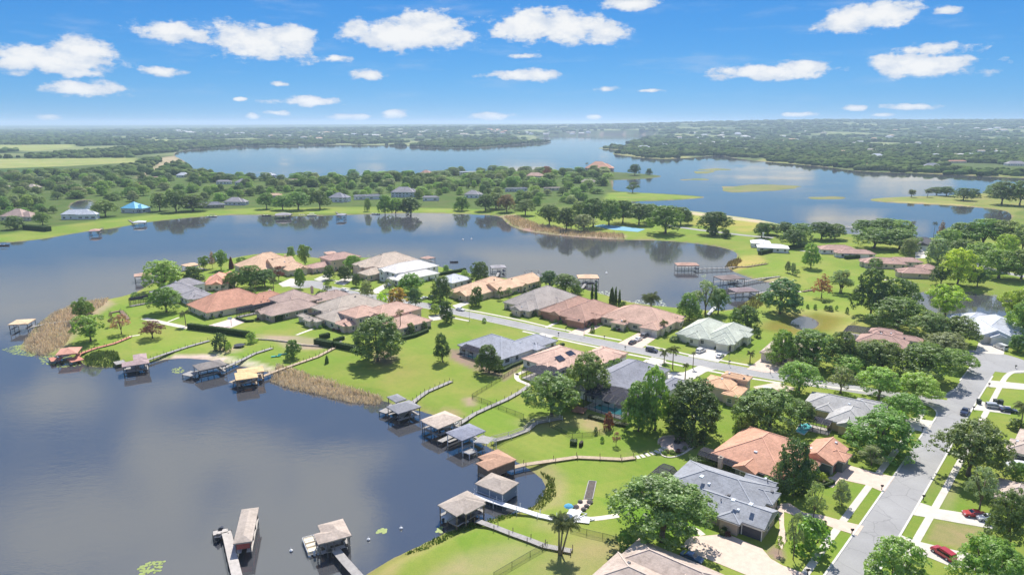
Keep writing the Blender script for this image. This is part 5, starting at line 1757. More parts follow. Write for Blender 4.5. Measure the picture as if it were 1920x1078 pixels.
      ('oak', 910, 396, 366, 40, G_DARK), ('oak', 950, 398, 365, 40, (0.17, 0.115, 0.06)), ('oak', 930, 392, 362, 46, G_OAK), ('oak', 985, 404, 374, 44, G_OAK), ('airy', 1025, 334, 312, 22, PLUM),
      ('oak', 560, 394, 360, 50, G_MID), ('oak', 530, 394, 366, 44, G_LUSH), ('oak', 600, 392, 358, 40, G_DARK), ('oak', 500, 392, 362, 40, G_MID), ('oak', 330, 398, 360, 50, G_DARK), ('oak', 300, 396, 362, 40, G_OAK)]
for (k, x, yb, yt, w, col) in T1:
    plant(k, x, yb, yt, w, col)

for (c_, short_, sz, rv) in FOUND[:230]:
    plant('shrub', 0, 0, 0, 0, (G_DARK, G_MID, G_LIGHT, G_MID, PLUM)[int(rv * 4.6)], None, 'border_shrub', None, base=Vector((c_.x, c_.y, -.05)), ht=sz, wd=sz * 1.35)

PALMS = [('feather palm on the lawn by the pale garden path', 349, 612, 582, 30, 0, 1), ('feather palm at the cul-de-sac kerb', 513, 547, 521, 26, 0, 1), ('slim palm rising behind the spreading lawn oak', 712, 606, 578, 18, 0, 1),
         ('yellowish fan palm beside the pink-tiled house', 752, 627, 582, 22, 1, 1), ('cluster of feather palms by the lily cove', 1222, 580, 548, 44, 0, 3), ('short palm at the salmon-tiled garage corner', 1244, 627, 600, 24, 0, 1),
         ('palm beside the paver drive under the oaks', 1406, 679, 658, 24, 0, 1), ('tall palm in a ring bed on the circular drive island', 1261, 691, 649, 36, 0, 1), ('leaning palm at the street end of the circular drive', 1245, 680, 655, 28, 0, 1),
         ('thin young palm by the street verge', 1299, 690, 660, 14, 0, 1), ('stubby palm inside the circular drive', 1284, 716, 682, 20, 0, 1), ('bushy date palm at the end of the dock path', 1048, 1040, 970, 56, 0, 3),
         ('tall fan palm left of the black-roofed house', 1706, 470, 416, 12, 1, 1), ('tall fan palm right of the black-roofed house', 1747, 466, 417, 13, 1, 1), ('arching palm at the drive across the avenue', 1912, 806, 752, 52, 0, 1),
         ('ornamental palm by the cream entry of the salmon house', 1168, 618, 600, 18, 0, 1), ('tall palm at the peninsula end mansion', 1100, 324, 305, 8, 1, 1), ('low palms on the spit by the far lake', 1708, 370, 356, 18, 0, 3),
         ('palms on the spit beside the dark oaks', 1738, 370, 354, 18, 0, 2), ('palm in front of the tan-roofed lanai house street side', 735, 568, 548, 20, 0, 1), ('palm standing by the peach mansion drive', 480, 548, 526, 22, 0, 1)]
for i, (lab, x, yb, yt, w, fan, st) in enumerate(PALMS):
    palm_tree(lab, x, yb, yt, w, (G_PALM, (0.16, 0.15, 0.05))[fan] if i != 13 else (0.08, .09, .04), bool(fan), st, seed=i + 1, thin=.8 if w < 16 else 1.0)

# woods of single trees across the bay and around the left pond
FAR_HOUSES = [(h[0], h[1]) for h in HOUSE_AT if h[1] > 520]


def wood(px, n, hmin, hmax, wmin, wmax, label, name, group, seed, cols, front=26, kinds=('round', 'round', 'oak')):
    rs = random.Random(seed)
    wp = world_poly(px, 0)
    lo, hi_ = wp.min(0), wp.max(0)
    made, tries, mine = 0, 0, []
    while made < n and tries < n * 60:
        tries += 1
        c = np.array([[rs.uniform(lo[0], hi_[0]), rs.uniform(lo[1], hi_[1])]])
        if not poly_dist(c, wp)[0][0] or shore_sd(c)[0] < 4:
            continue
        x, y = c[0]
        if any(abs(x - hx) < 19 and -9 - front < y - hy < 12 for hx, hy in FAR_HOUSES):
            continue
        if any((x - a) ** 2 + (y - b) ** 2 < 42 for a, b in mine):
            continue
        mine.append((x, y))
        w_ = rs.uniform(wmin, wmax)
        plant(rs.choice(kinds), 0, 0, 0, 0, rs.choice(cols), None, name, None, base=Vector((x, y, -0.8)), ht=rs.uniform(hmin, hmax), wd=w_)
        made += 1


OAKS = (G_DARK, G_OAK, G_OAK, G_MID, G_MID, G_GREY, G_LIGHT)
wood([(350, 330), (480, 337), (700, 333), (900, 324), (1140, 323), (1140, 352), (960, 352), (700, 352), (480, 352), (360, 345)], 180, 9, 15, 16, 27, 'tree in the wood along the back of the peninsula', 'woodland_tree', 'woodland of the peninsula', 5, OAKS, 14)
wood([(360, 346), (480, 352), (960, 352), (1130, 352), (1120, 376), (1000, 390), (930, 384), (700, 372), (480, 376), (350, 380)], 115, 7, 12, 10, 16, 'tree among the houses across the bay', 'garden_tree', 'trees among the bay houses', 6, OAKS + (G_LUSH, G_LIGHT, G_LIGHT), 44)
wood([(-120, 330), (100, 326), (260, 332), (340, 340), (340, 385), (240, 380), (120, 372), (60, 390), (-120, 400)], 170, 8, 14, 13, 22, 'tree in the wood round the small left pond', 'grove_tree', 'wood round the left pond', 8, OAKS + (G_GREY,), 20)
wood([(-60, 405), (10, 398), (120, 396), (120, 408), (30, 412), (0, 425), (-60, 430)], 14, 6, 10, 8, 14, 'garden tree on the left bay shore', 'grove_tree', 'garden trees on the left bay shore', 9, OAKS, 10)
# ------------------------------------------------------------------ far woods, reeds, lilies
def lumps(C, rad, ht, seed, jit=.28):
    """low tree masses, one jittered dome per point"""
    rs = np.random.default_rng(seed)
    n = len(C)
    seg = 7
    prof = [(0.80, 0.0), (1.0, 0.42), (0.72, 0.80), (0.0, 1.0)]
    ang = np.arange(seg) * 2 * np.pi / seg
    V = []
    for r_, z_ in prof[:3]:
        jr = 1 + rs.uniform(-jit, jit, (n, seg))
        jz = z_ + rs.uniform(-.12, .12, (n, seg)) * (z_ > 0)
        off = rs.uniform(0, 6.28, (n, 1)) * 0 + ang[None, :]
        V.append(np.stack([C[:, None, 0] + np.cos(off) * r_ * jr * rad[:, None], C[:, None, 1] + np.sin(off) * r_ * jr * rad[:, None], C[:, None, 2] + jz * ht[:, None]], -1))
    V.append(np.stack([C[:, 0] + rs.uniform(-.2, .2, n) * rad, C[:, 1] + rs.uniform(-.2, .2, n) * rad, C[:, 2] + ht * rs.uniform(.92, 1.08, n)], -1)[:, None, :])
    V = np.concatenate(V, 1)
    per = 3 * seg + 1
    F = []
    for k in range(seg):
        j = (k + 1) % seg
        for l in range(2):
            a, b, c, d = l * seg + k, l * seg + j, (l + 1) * seg + j, (l + 1) * seg + k
            F += [(a, b, c), (a, c, d)]
        F.append((2 * seg + k, 2 * seg + j, 3 * seg))
    F = np.array(F)
    FF = (F[None] + (np.arange(n) * per)[:, None, None]).reshape(-1, 3)
    tone = (rs.uniform(.55, 1.35, (n, 1)) * rs.uniform(.8, 1.2, (n, per))).ravel()
    return V.reshape(-1, 3), FF, tone


rsf = np.random.default_rng(5)
FIELD_POLYS = [world_poly(px, 0) for px, col, s_, sh in ZONES if col in (FIELD, (0.36, 0.31, 0.17)) or col == (0.33, 0.31, 0.11)]


def scatter_far(n, y0, y1, u0, u1, r0, r1, h0, h1, seed, clump=0.0, name='far_woodland', label='', keepoff=7, thr=0.0):
    rs = np.random.default_rng(seed)
    Y = np.exp(rs.uniform(math.log(y0), math.log(y1), n))
    U = rs.uniform(u0, u1, n)
    c = np.stack([U * Y, Y], 1)
    sdv = shore_sd(c)
    ok = sdv > keepoff
    for fp in FIELD_POLYS + [world_poly([(-500, 296), (0, 298), (255, 297), (255, 312), (120, 322), (0, 326), (-500, 330)], 0)]:
        ok &= ~poly_dist(c, fp)[0]
    nz = np.array([mnoise.noise(Vector((a * 0.0030, b * 0.0018, 3.1))) + .5 * mnoise.noise(Vector((a * 0.009, b * 0.005, 8.1))) for a, b in c])
    ok &= nz < .10 + thr * .4
    c = c[ok]
    Yk = c[:, 1]
    f = np.clip((Yk - y0) / (y1 - y0), 0, 1)
    rad = (r0 + (r1 - r0) * f) * rs.uniform(.6, 1.35, len(c))
    ht = (h0 + (h1 - h0) * f) * rs.uniform(.65, 1.3, len(c))
    z = hill(c[:, 0], c[:, 1])
    V, F, tn = lumps(np.column_stack([c, z - 0.5]), rad, ht, seed)
    me_ = np_mesh(name, V, F, tn, MATS['far_leaf'])
    o = mesh_obj(name, me_)
    o['kind'] = 'stuff'
    o['label'] = label
    return o


t = NT('far_leaf')
at_ = t.n('ShaderNodeAttribute', attribute_name='tone')
MATS['far_leaf'] = t.end(t.n('ShaderNodeBsdfDiffuse', {'Color': t.val(t.mix(t.ramp(t.noise(t.n('ShaderNodeNewGeometry').outputs['Position'], 0.006, 4), .35, .65), (0.060, 0.105, 0.026, 1), (0.105, 0.135, 0.045, 1)), at_.outputs['Fac'])}).outputs[0])
scatter_far(7000, 1150, 3400, 0.12, 0.95, 8, 13, 9, 13, 21, label='wooded suburb beyond the far right shore', thr=.30)
scatter_far(4200, 1150, 3000, -0.95, -0.40, 8, 13, 9, 12, 22, label='hedgerow woods between the left fields', thr=.12)
scatter_far(2600, 2350, 3300, -0.45, 0.08, 9, 13, 10, 14, 23, label='wooded shore behind the far lake', thr=.5, keepoff=10)
scatter_far(9500, 3000, 9000, -0.9, 0.95, 14, 34, 11, 17, 24, label='woods reaching to the horizon', thr=.22)

# ---- cat-tail reeds: blades in water and mud
REED_BEDS = [([(506, 716), (520, 690), (560, 700), (610, 715), (660, 730), (718, 748), (712, 760), (660, 756), (600, 742), (540, 728)], 4800, 2.1, (0.78, 0.64, 0.48), 'tawny cat-tail reeds along the near lake shore'),
             ([(45, 645), (60, 622), (100, 590), (150, 570), (205, 562), (200, 572), (165, 596), (140, 625), (120, 655), (80, 668), (50, 660)], 5200, 2.2, (0.72, 0.58, 0.44), 'pale brown reeds covering the peninsula tip'),
             ([(945, 408), (962, 424), (1000, 434), (1060, 442), (1120, 446), (1172, 449), (1168, 442), (1090, 436), (1010, 424), (970, 408)], 4200, 3.0, (0.62, 0.48, 0.31), 'brown reeds along the causeway shore'),
             ([(160, 686), (158, 672), (185, 662), (222, 664), (226, 684), (195, 689)], 1500, 1.4, (0.13, 0.19, 0.05), 'green marsh grass between two docks'),
             ([(1358, 502), (1366, 492), (1384, 486), (1392, 492), (1378, 504)], 700, 2.2, (0.30, 0.22, 0.08), 'golden reeds where a far dock meets the lawn'),
             ([(1372, 596), (1384, 575), (1410, 562), (1428, 556), (1430, 575), (1410, 590)], 900, 2.2, (0.22, 0.20, 0.08), 'olive reeds in the cove by the dark oak'),
             ([(985, 955), (1000, 945), (1028, 905), (1012, 885), (1040, 900), (1042, 935), (1015, 958)], 700, 0.8, (0.16, 0.21, 0.05), 'low marsh weed by the white dock'),
             ([(760, 1040), (820, 1006), (870, 985), (930, 968), (975, 960), (960, 972), (880, 996), (800, 1034)], 1300, 0.7, (0.14, 0.22, 0.04), 'low green weed on the near shore')]
for px, n, hgt, col, lab in REED_BEDS:
    wp = world_poly(px, WZ)
    rs = np.random.default_rng(len(lab))
    lo, hi_ = wp.min(0), wp.max(0)
    c = rs.uniform(lo, hi_, (n * 4, 2))
    c = c[poly_dist(c, wp)[0]][:n]
    n = len(c)
    sdv = shore_sd(c)
    z0 = np.where(sdv > 0, WZ + (0 - WZ) * sstep(0, 5.5, sdv), WZ - 0.2) - 0.05
    h = hgt * rs.uniform(.55, 1.15, n) * (0.75 + 0.5 * np.array([mnoise.noise(Vector((a * .25, b * .25, 0))) for a, b in c]))
    ln = rs.normal(0, .22, (n, 2)) * h[:, None]
    w = 0.10 * rs.uniform(.7, 1.6, n) * (1.8 if hgt > 2.5 else 1.3)
    a = rs.uniform(0, np.pi, n)
    dx, dy = np.cos(a) * w, np.sin(a) * w
    V = np.stack([np.column_stack([c[:, 0] - dx, c[:, 1] - dy, z0]), np.column_stack([c[:, 0] + dx, c[:, 1] + dy, z0]),
                  np.column_stack([c[:, 0] + dx * .8 + ln[:, 0] * .5, c[:, 1] + dy * .8 + ln[:, 1] * .5, z0 + h * .65]), np.column_stack([c[:, 0] + ln[:, 0], c[:, 1] + ln[:, 1], z0 + h])], 1).reshape(-1, 3)
    tone = np.repeat(rs.uniform(.6, 1.3, n), 4)
    o = mesh_obj('reed_bed', np_mesh('reed_bed', V, np.arange(4 * n).reshape(n, 4), tone, LEAF2))
    o.color = c4(col)
    o['kind'] = 'stuff'
    o['label'] = lab

# lily pads: round leaves floating in mats
LILY = mat('lily_leaf', (0.26, 0.32, 0.09), 0.5, 0.25, 1.2)
LILY2 = mat('lily_grey', (0.42, 0.46, 0.36), 0.5, 0.2, 1.2)
BEDS = [([(5, 655), (40, 645), (75, 660), (60, 668), (20, 664)], 240, LILY, 'lily pads off the reedy tip'), ([(72, 668), (120, 664), (155, 685), (120, 690), (80, 682)], 260, LILY, 'lily pads by the salmon boathouse'),
        ([(320, 692), (340, 688), (346, 697), (328, 701)], 50, LILY, 'round lily patch off the beach'), ([(1165, 565), (1240, 560), (1250, 575), (1190, 575)], 260, LILY2, 'pale lilies in the palm cove'),
        ([(1098, 548), (1140, 545), (1165, 560), (1130, 558)], 160, LILY2, 'pale lilies by the columnar cypresses'), ([(252, 1066), (285, 1052), (308, 1052), (300, 1072), (270, 1080)], 60, LILY, 'yellow-green weed raft near the left dock'),
        ([(702, 998), (715, 990), (728, 992), (720, 1000)], 30, LILY, 'small weed raft in the open lake'), ([(660, 482), (700, 476), (765, 482), (760, 492), (680, 490)], 160, LILY, 'green lily mats behind the beige mansion'),
        ([(816, 996), (826, 984), (832, 990), (828, 1000)], 20, LILY, 'weed patch under the near boathouse'), ([(1315, 516), (1322, 513), (1326, 520), (1318, 522)], 16, LILY, 'weed patch beside the far long dock')]
for px, n, m, lab in BEDS:
    wp = world_poly(px, WZ)
    rs = np.random.default_rng(len(lab) + n)
    lo, hi_ = wp.min(0), wp.max(0)
    c = rs.uniform(lo, hi_, (n * 5, 2))
    c = c[poly_dist(c, wp)[0]][:n]
    mb = MB()
    for q in c:
        r_ = rs.uniform(.18, .45)
        mb.lathe((q[0], q[1], WZ + 0.004 + rs.uniform(0, .02)), [(r_ * .96, 0.0), (r_, .014), (r_ * .6, .02)], 7)
    o = mb.build('lily_pads', m)
    o['kind'] = 'stuff'
    o['label'] = lab
# ------------------------------------------------------------------ docks and boathouses
WOOD_G = mat('grey_dock_wood', (0.36, 0.34, 0.32), 0.9, 0.2, 1.2, fine=.15)
WOOD_T = mat('tan_dock_wood', (0.48, 0.38, 0.27), 0.9, 0.2, 1.2, fine=.15)
WOOD_W = mat('white_dock_boards', (0.74, 0.74, 0.76), 0.7, 0.1, 1.2, fine=.08)
WOOD_R = mat('salmon_dock_wood', (0.55, 0.24, 0.17), 0.85, 0.15, 1.2, fine=.1)
WOOD_B = mat('brown_dock_wood', (0.24, 0.17, 0.12), 0.9, 0.2, 1.2, fine=.1)
PILE = mat('piling', (0.16, 0.14, 0.125), 0.9, 0.2, 1.5)
PILE_W = mat('white_piling', (0.75, 0.75, 0.76), 0.6, 0.08, 1.5)
_post = {}


def post(parent, p, z0, z1, r, m, name='post'):
    """a round pile or rail post; all share one mesh per material"""
    if m.name not in _post:
        mb = MB()
        mb.lathe((0, 0, 0), [(1, 0), (.96, .97), (.6, 1)], 7)
        me_ = bpy.data.meshes.new('post')
        me_.from_pydata(mb.v, [], mb.f)
        me_.materials.append(m)
        _post[m.name] = me_
    o = mesh_obj(name, _post[m.name], parent, Vector((p.x, p.y, z0)) - parent.location)
    o.scale = (r, r, z1 - z0)
    return o


def boards(mb, pl, half, z, step=0.34, gap=0.03, th=0.05):
    """cross boards along a line"""
    acc = 0.0
    for a, b in zip(pl[:-1], pl[1:]):
        d = b - a
        d2 = Vector((d.x, d.y, 0))
        L = d2.length
        if L < 1e-4:
            continue
        u = d2 / L
        w = Vector((-u.y, u.x, 0))
        n = max(1, int(L / step))
        for k in range(n):
            f0, f1 = k / n, (k + 1) / n
            za, zb = a.z + d.z * f0, a.z + d.z * f1
            p0, p1 = a + d2 * f0, a + d2 * f1 - u * gap
            zz = (za + zb) / 2
            mb.prism([tuple((p0 - w * half)[:2]), tuple((p1 - w * half)[:2]), tuple((p1 + w * half)[:2]), tuple((p0 + w * half)[:2])], zz - th, zz)


def walkway(root, px, half, m, pm, zs=None, rail=True, rail_h=0.95, step=3.0, posts=True):
    """timber walk on piles: px pixels with deck level zs"""
    zs = zs or [0.45] * len(px)
    pl = [P(x, y, z) for (x, y), z in zip(px, zs)]
    mb = MB()
    boards(mb, pl, half, 0)
    o = mb.build('deck_boards', m, root)
    o['kind'] = 'stuff'
    mb = MB()
    for a, b in zip(pl[:-1], pl[1:]):
        d = (b - a)
        w = Vector((-d.y, d.x, 0)).normalized()
        for s in (-.8, .8):
            mb.bar(a + w * (half * s) + Vector((0, 0, -.17)), b + w * (half * s) + Vector((0, 0, -.17)), .08, .2)
        if rail == 'full':
            for s in (-1, 1):
                mb.bar(a + w * (half * s) + Vector((0, 0, rail_h)), b + w * (half * s) + Vector((0, 0, rail_h)), .12, .10)
                mb.bar(a + w * (half * s) + Vector((0, 0, rail_h * .5)), b + w * (half * s) + Vector((0, 0, rail_h * .5)), .07, .09)
    mb.build('stringer', m if rail == 'full' else pm, root)
    if posts:
        q = resample(pl, step)
        for i, p in enumerate(q):
            a, b = q[max(0, i - 1)], q[min(len(q) - 1, i + 1)]
            w = Vector((-(b - a).y, (b - a).x, 0)).normalized()
            for s in (-1, 1):
                post(root, p + w * (half * s * 1.04), min(-1.2, p.z - 1.2) if p.z < .6 else -1.2, p.z + (rail_h if rail else .15), .085, pm)


def deck(root, px, z, m, pm, under=True):
    poly = [P(x, y, z) for x, y in px]
    mb = MB()
    # boards across the first side
    a, b, c = poly[0], poly[1], poly[2]
    mid0, mid1 = (poly[0] + poly[3]) / 2, (poly[1] + poly[2]) / 2
    half = ((poly[3] - poly[0]).length + (poly[2] - poly[1]).length) / 4
    boards(mb, [mid0, mid1], half, z)
    o = mb.build('deck_boards', m, root)
    o['kind'] = 'stuff'
    mb = MB()
    for i in range(4):
        mb.bar(poly[i] + Vector((0, 0, -.16)), poly[(i + 1) % 4] + Vector((0, 0, -.16)), .09, .2)
    mb.build('deck_frame', pm, root)
    for p in poly:
        post(root, p, -2.4, z + .1, .12, pm)


def boathouse(label, ang, roofs, roofmat, wood, pile, walk=None, walk_half=.75, rail=True, decks=(), walk_z=None, walls=None, gable=False, pitch=20, upper=None, name='boathouse', lift=None, wall_m=None, cat='boathouse', step=3.0, truss=False, rail_h=.95):
    """roofs: (x, y, x, y, depth, eave) near eave in pixels"""
    rcs = []
    for (x1, y1, x2, y2, dep, ez) in roofs:
        a, b = P(x1, y1, ez), P(x2, y2, ez)
        th = R(ang) if ang is not None else math.atan2((b - a).y, (b - a).x)
        e_, f_ = Vector((math.cos(th), math.sin(th), 0)), Vector((-math.sin(th), math.cos(th), 0))
        if abs((b - a).dot(e_)) < abs((b - a).dot(f_)):
            e_, f_ = f_, e_
        if f_.y < 0:
            f_ = -f_
        rc = Rect(a, a + e_ * (b - a).dot(e_) + f_ * dep, th)
        rc.ez = ez + .012 * len(rcs)
        rcs.append(rc)
    root = empty(name, Vector((rcs[0].c.x, rcs[0].c.y, WZ)), label, cat)
    if roofmat is not None:
        mb = MB()
        for rc in rcs:
            roof_shape(mb, rc, rc.ez, R(pitch), gable)
        mb.build('roof', roofmat, root)
    for i, rc in enumerate(rcs):
        mb = MB()
        cs = rc.corners(.35)
        for k in range(4):
            a, b = cs[k], cs[(k + 1) % 4]
            mb.bar((a[0], a[1], rc.ez - .36), (b[0], b[1], rc.ez - .36), .14, .22)
        mb.build('roof_beam', wood, root)
        n = max(1, int(round(max(rc.hu, rc.hw) * 2 / 4.0)))
        au = rc.hu >= rc.hw
        for k in range(n + 1):
            for s in (-1, 1):
                f = -1 + 2 * k / n
                p = rc.at((rc.hu - .4) * f, (rc.hw - .4) * s, 0) if au else rc.at((rc.hu - .4) * s, (rc.hw - .4) * f, 0)
                post(root, p, -2.6, rc.ez - .3, .13, pile)
        # catwalk round the slip
        mb = MB()
        for s in (-1, 1):
            if au:
                l_ = [rc.at(-rc.hu + .3, s * (rc.hw - .75), .42), rc.at(rc.hu - .3, s * (rc.hw - .75), .42)]
            else:
                l_ = [rc.at(s * (rc.hu - .75), -rc.hw + .3, .42), rc.at(s * (rc.hu - .75), rc.hw - .3, .42)]
            boards(mb, l_, .55, .42)
        boards(mb, [rc.at(rc.hu - 1.2, -rc.hw + 1.4, .425), rc.at(rc.hu - 1.2, rc.hw - 1.4, .425)], .7, .42)
        o = mb.build('deck_boards', wood, root)
        o['kind'] = 'stuff'
        if walls and i in walls:
            wm = wall_m
            mb = MB()
            cs = rc.corners(.42)
            for k in range(4):
                a, b = cs[k], cs[(k + 1) % 4]
                z0 = walls[i]
                mb.bar((a[0], a[1], (z0 + rc.ez - .4) / 2), (b[0], b[1], (z0 + rc.ez - .4) / 2), .08, rc.ez - .4 - z0)
            mb.build('side_wall', wm, root)
    if truss:
        rc = rcs[0]
        mb = MB()
        for k in range(7):
            f = -1 + 2 * k / 6
            mb.bar(rc.at(rc.hu * f, -rc.hw, rc.ez), rc.at(rc.hu * f, rc.hw, rc.ez), .1, .18)
        mb.build('joist', wood, root)
    for (px, z) in decks:
        deck(root, px, z, wood, pile)
    if walk:
        walkway(root, walk, walk_half, wood, pile, walk_z, rail, rail_h, step=step)
    return root


MAUVE_B = roofm('boathouse_mauve', (0.42, 0.31, 0.30))
boathouse('salmon-roofed boathouse with a reddish dock and walkway', 20, [(103, 666, 140, 668, 8.0, 2.7)], roofm('boathouse_salmon', (0.58, 0.30, 0.22)), WOOD_R, WOOD_B, [(146, 664), (180, 652), (215, 643), (244, 631)], decks=[([(95, 678), (112, 675), (106, 668), (92, 671)], .45), ([(130, 680), (156, 674), (150, 667), (128, 672)], .45)], step=2.6)
boathouse('mauve-roofed boathouse with grey decks and a long plank walk', 30, [(228, 680, 256, 684, 8.5, 2.7), (250, 676, 276, 672, 7, 2.9)], MAUVE_B, WOOD_G, PILE, [(272, 676), (310, 663), (350, 650), (392, 638)], decks=[([(216, 684), (236, 680), (232, 674), (214, 678)], .4), ([(238, 696), (264, 692), (258, 684), (236, 688)], .3)], step=2.6)
boathouse('long dark-shingled boathouse with a white swim platform', 42, [(374, 695, 424, 682, 7.5, 2.7)], roofm('boathouse_dark', (0.24, 0.215, 0.20)), WOOD_G, PILE, [(414, 692), (450, 676), (478, 662), (510, 652)], decks=[([(342, 702), (360, 706), (372, 698), (356, 695)], .45)], step=2.6)
boathouse('boathouse with two tan-orange metal roofs beside the reeds', 25, [(442, 713, 486, 714, 7.5, 2.8), (446, 703, 497, 700, 6.0, 3.0)], roofm('boathouse_tan', (0.66, 0.46, 0.24)), WOOD_T, WOOD_B, [(490, 706), (520, 694), (560, 680), (595, 668), (626, 652)], decks=[([(437, 716), (456, 722), (460, 712), (442, 708)], .4)], pitch=10, step=2.4)
boathouse('grey boathouse with a white swim platform at the lawn walk', 40, [(724, 762, 768, 769, 8, 2.8), (742, 754, 770, 752, 5.5, 3.0)], roofm('boathouse_slate', (0.27, 0.27, 0.29)), WOOD_G, PILE, [(764, 762), (785, 745), (800, 734), (846, 714)], decks=[([(711, 771), (724, 775), (737, 769), (722, 764)], .5), ([(735, 784), (752, 780), (776, 768), (768, 762)], .5)], gable=False, step=2.2)
boathouse('cream-roofed L-shaped boathouse with open posts', 46, [(822, 803, 868, 784, 8.0, 2.9), (791, 790, 826, 802, 6.5, 2.9)], roofm('boathouse_cream', (0.57, 0.47, 0.39), .14), WOOD_G, PILE, [(858, 796), (890, 775), (918, 762), (950, 748), (975, 734), (992, 722)], decks=[([(820, 826), (828, 828), (876, 808), (866, 803)], .45)], step=3.2)
boathouse('tall boathouse with a slate roof, tan sun deck and steel stairs', 44, [(866, 826, 912, 808, 7.0, 3.1)], roofm('boathouse_bluegrey', (0.26, 0.27, 0.33)), WOOD_G, PILE_W, [(924, 826), (956, 818), (988, 806), (1004, 792), (1052, 783)], rail='full', decks=[([(888, 828), (912, 830), (930, 822), (904, 815)], 2.5), ([(868, 846), (880, 851), (894, 845), (882, 839)], .5)], step=3.2)
boathouse('brown-tiled boathouse with timber walls and tan side deck', 40, [(892, 868, 930, 876, 6.5, 2.9), (930, 877, 968, 861, 7.5, 2.8)], roofm('boathouse_brown', (0.46, 0.28, 0.19)), WOOD_T, WOOD_B, [(944, 880), (984, 870), (1040, 862), (1082, 856), (1125, 858), (1165, 860), (1190, 857)], walls={0: .5, 1: .5}, wall_m=WOOD_B, decks=[([(897, 891), (910, 896), (918, 889), (905, 884)], .8)], rail_h=.9, step=4.2)
boathouse('taupe-roofed boathouse with closed slate-blue walls beside the white dock', -36, [(890, 906, 942, 927, 6.5, 2.4)], roofm('boathouse_taupe', (0.40, 0.34, 0.29)), WOOD_W, PILE_W, [(886, 926), (928, 940), (972, 953), (1010, 965), (1042, 972)], walls={0: -.6}, wall_m=mat('slate_tarp', (0.19, 0.24, 0.32), .7, .08), decks=[([(1044, 975), (1068, 978), (1100, 962), (1078, 954)], .55), ([(1068, 975), (1098, 976), (1114, 973), (1090, 968)], .3)], rail_h=1.0, step=3.6)
boathouse('taupe T-roofed boathouse holding a covered boat', 45, [(856, 968, 914, 940, 6.5, 2.8), (833, 940, 896, 952, 6.0, 2.85)], roofm('boathouse_sand', (0.41, 0.35, 0.30)), WOOD_G, WOOD_B, [(894, 975), (930, 988), (958, 999), (992, 1011), (1020, 1022), (1072, 1032)], decks=[([(838, 976), (856, 986), (898, 962), (880, 956)], .42)], step=3.0)
boathouse('tan-roofed boathouse with a red interior at the end of the white dock', 104, [(437, 1019, 473, 1011, 13.0, 2.9)], roofm('boathouse_khaki', (0.44, 0.375, 0.32)), mat('weathered_boards', (.50, .46, .42), .85, .15, 1.2, fine=.12), PILE, [(424, 996), (428, 1010), (436, 1045), (446, 1085), (452, 1110)], walk_half=.95, rail=False, decks=[([(399, 1001), (401, 994), (426, 991), (428, 999)], .45)], walls={0: 1.2}, wall_m=mat('red_panel', (0.42, 0.10, 0.08), .7, .1))
boathouse('beige L-roofed boathouse beside the moored pontoon boat', 118, [(610, 1017, 658, 1001, 7.0, 2.9), (588, 1001, 612, 1016, 6.5, 2.9)], roofm('boathouse_beige', (0.46, 0.38, 0.32)), WOOD_G, PILE, [(630, 1031), (646, 1050), (664, 1070), (684, 1092)], walk_half=.9, rail=False, step=2.6)
boathouse('peach-roofed boathouse at the reedy peninsula tip', 12, [(14, 609, 55, 605, 8.0, 2.8)], roofm('boathouse_peach', (0.68, 0.50, 0.32)), WOOD_G, PILE, [(54, 614), (90, 606), (140, 600)], pitch=12)
for lab, rf_, rm, wk in [
        ('salmon-roofed boathouse on the peninsula north side', (251, 519, 284, 516, 8, 2.8), SALMON_R, [(282, 523), (300, 530)]),
        ('peach-roofed boathouse behind the bright orange-tiled house', (350, 500, 376, 496, 8, 2.8), PEACH_R, [(372, 502), (390, 506)]),
        ('pink-roofed two-level boathouse behind the stucco mansion', (613, 477, 634, 475, 8, 3.6), PINK_R, [(630, 479), (640, 486)]),
        ('brown gabled boathouse off the white two-storey house', (800, 486, 817, 483, 7, 3.0), BROWN_R, [(802, 492), (780, 497), (770, 500)]),
        ('grey-roofed boathouse north of the peach gabled house', (922, 503, 950, 502, 8, 2.8), GREY_R, [(936, 508), (932, 518)]),
        ('peach flat-roofed boathouse off the columnar cypresses', (1084, 522, 1124, 522, 9, 3.0), PEACH_R, [(1100, 528), (1092, 540)]),
        ('brick-red open boathouse at the end of the far long dock', (1270, 498, 1312, 498, 8, 2.8), BRICK_R, [(1308, 504), (1335, 503), (1362, 502), (1382, 500)]),
        ('dark-roofed two-storey boathouse in the right cove', (1356, 525, 1398, 522, 10, 3.4), roofm('boathouse_umber', (0.22, 0.17, 0.16)), [(1394, 528), (1425, 522), (1462, 518)]),
        ('dark boathouse with slatted sides behind the dark cove oak', (1380, 548, 1424, 546, 9, 3.0), roofm('boathouse_plum', (0.26, 0.20, 0.21)), [(1420, 550), (1440, 546)]),
        ('small dark boathouse below the left shore lawn', (165, 434, 186, 433, 10, 2.6), BROWN_R, [(184, 433), (192, 428)]),
        ('white-canopied boat lift below the bright blue roof', (248, 418, 272, 417, 9, 2.2), PALEBLUE_R, [(250, 418), (242, 413)]),
        ('grey boathouse among the moored boats across the bay', (515, 404, 545, 403, 12, 2.6), GREY_R, [(540, 404), (548, 401)]),
        ('dark boathouse at the foot of the curved lawn path', (629, 404, 645, 404, 11, 3.2), SLATE_R, [(640, 405), (630, 398)]),
        ('small white-roofed boat shelter on the bay beach', (760, 397, 770, 397, 9, 2.4), WHITE_R, [(765, 399), (765, 396)])]:
    boathouse(lab, None, [rf_], rm, WOOD_G, PILE, wk, pitch=16)
boathouse('bare timber boat frame without a roof north of the peach gabled house', 10, [(988, 512, 1016, 511, 8, 2.6)], None, WOOD_G, PILE, [(1004, 516), (1010, 524)], truss=True, name='boat_lift_frame', cat='dock')
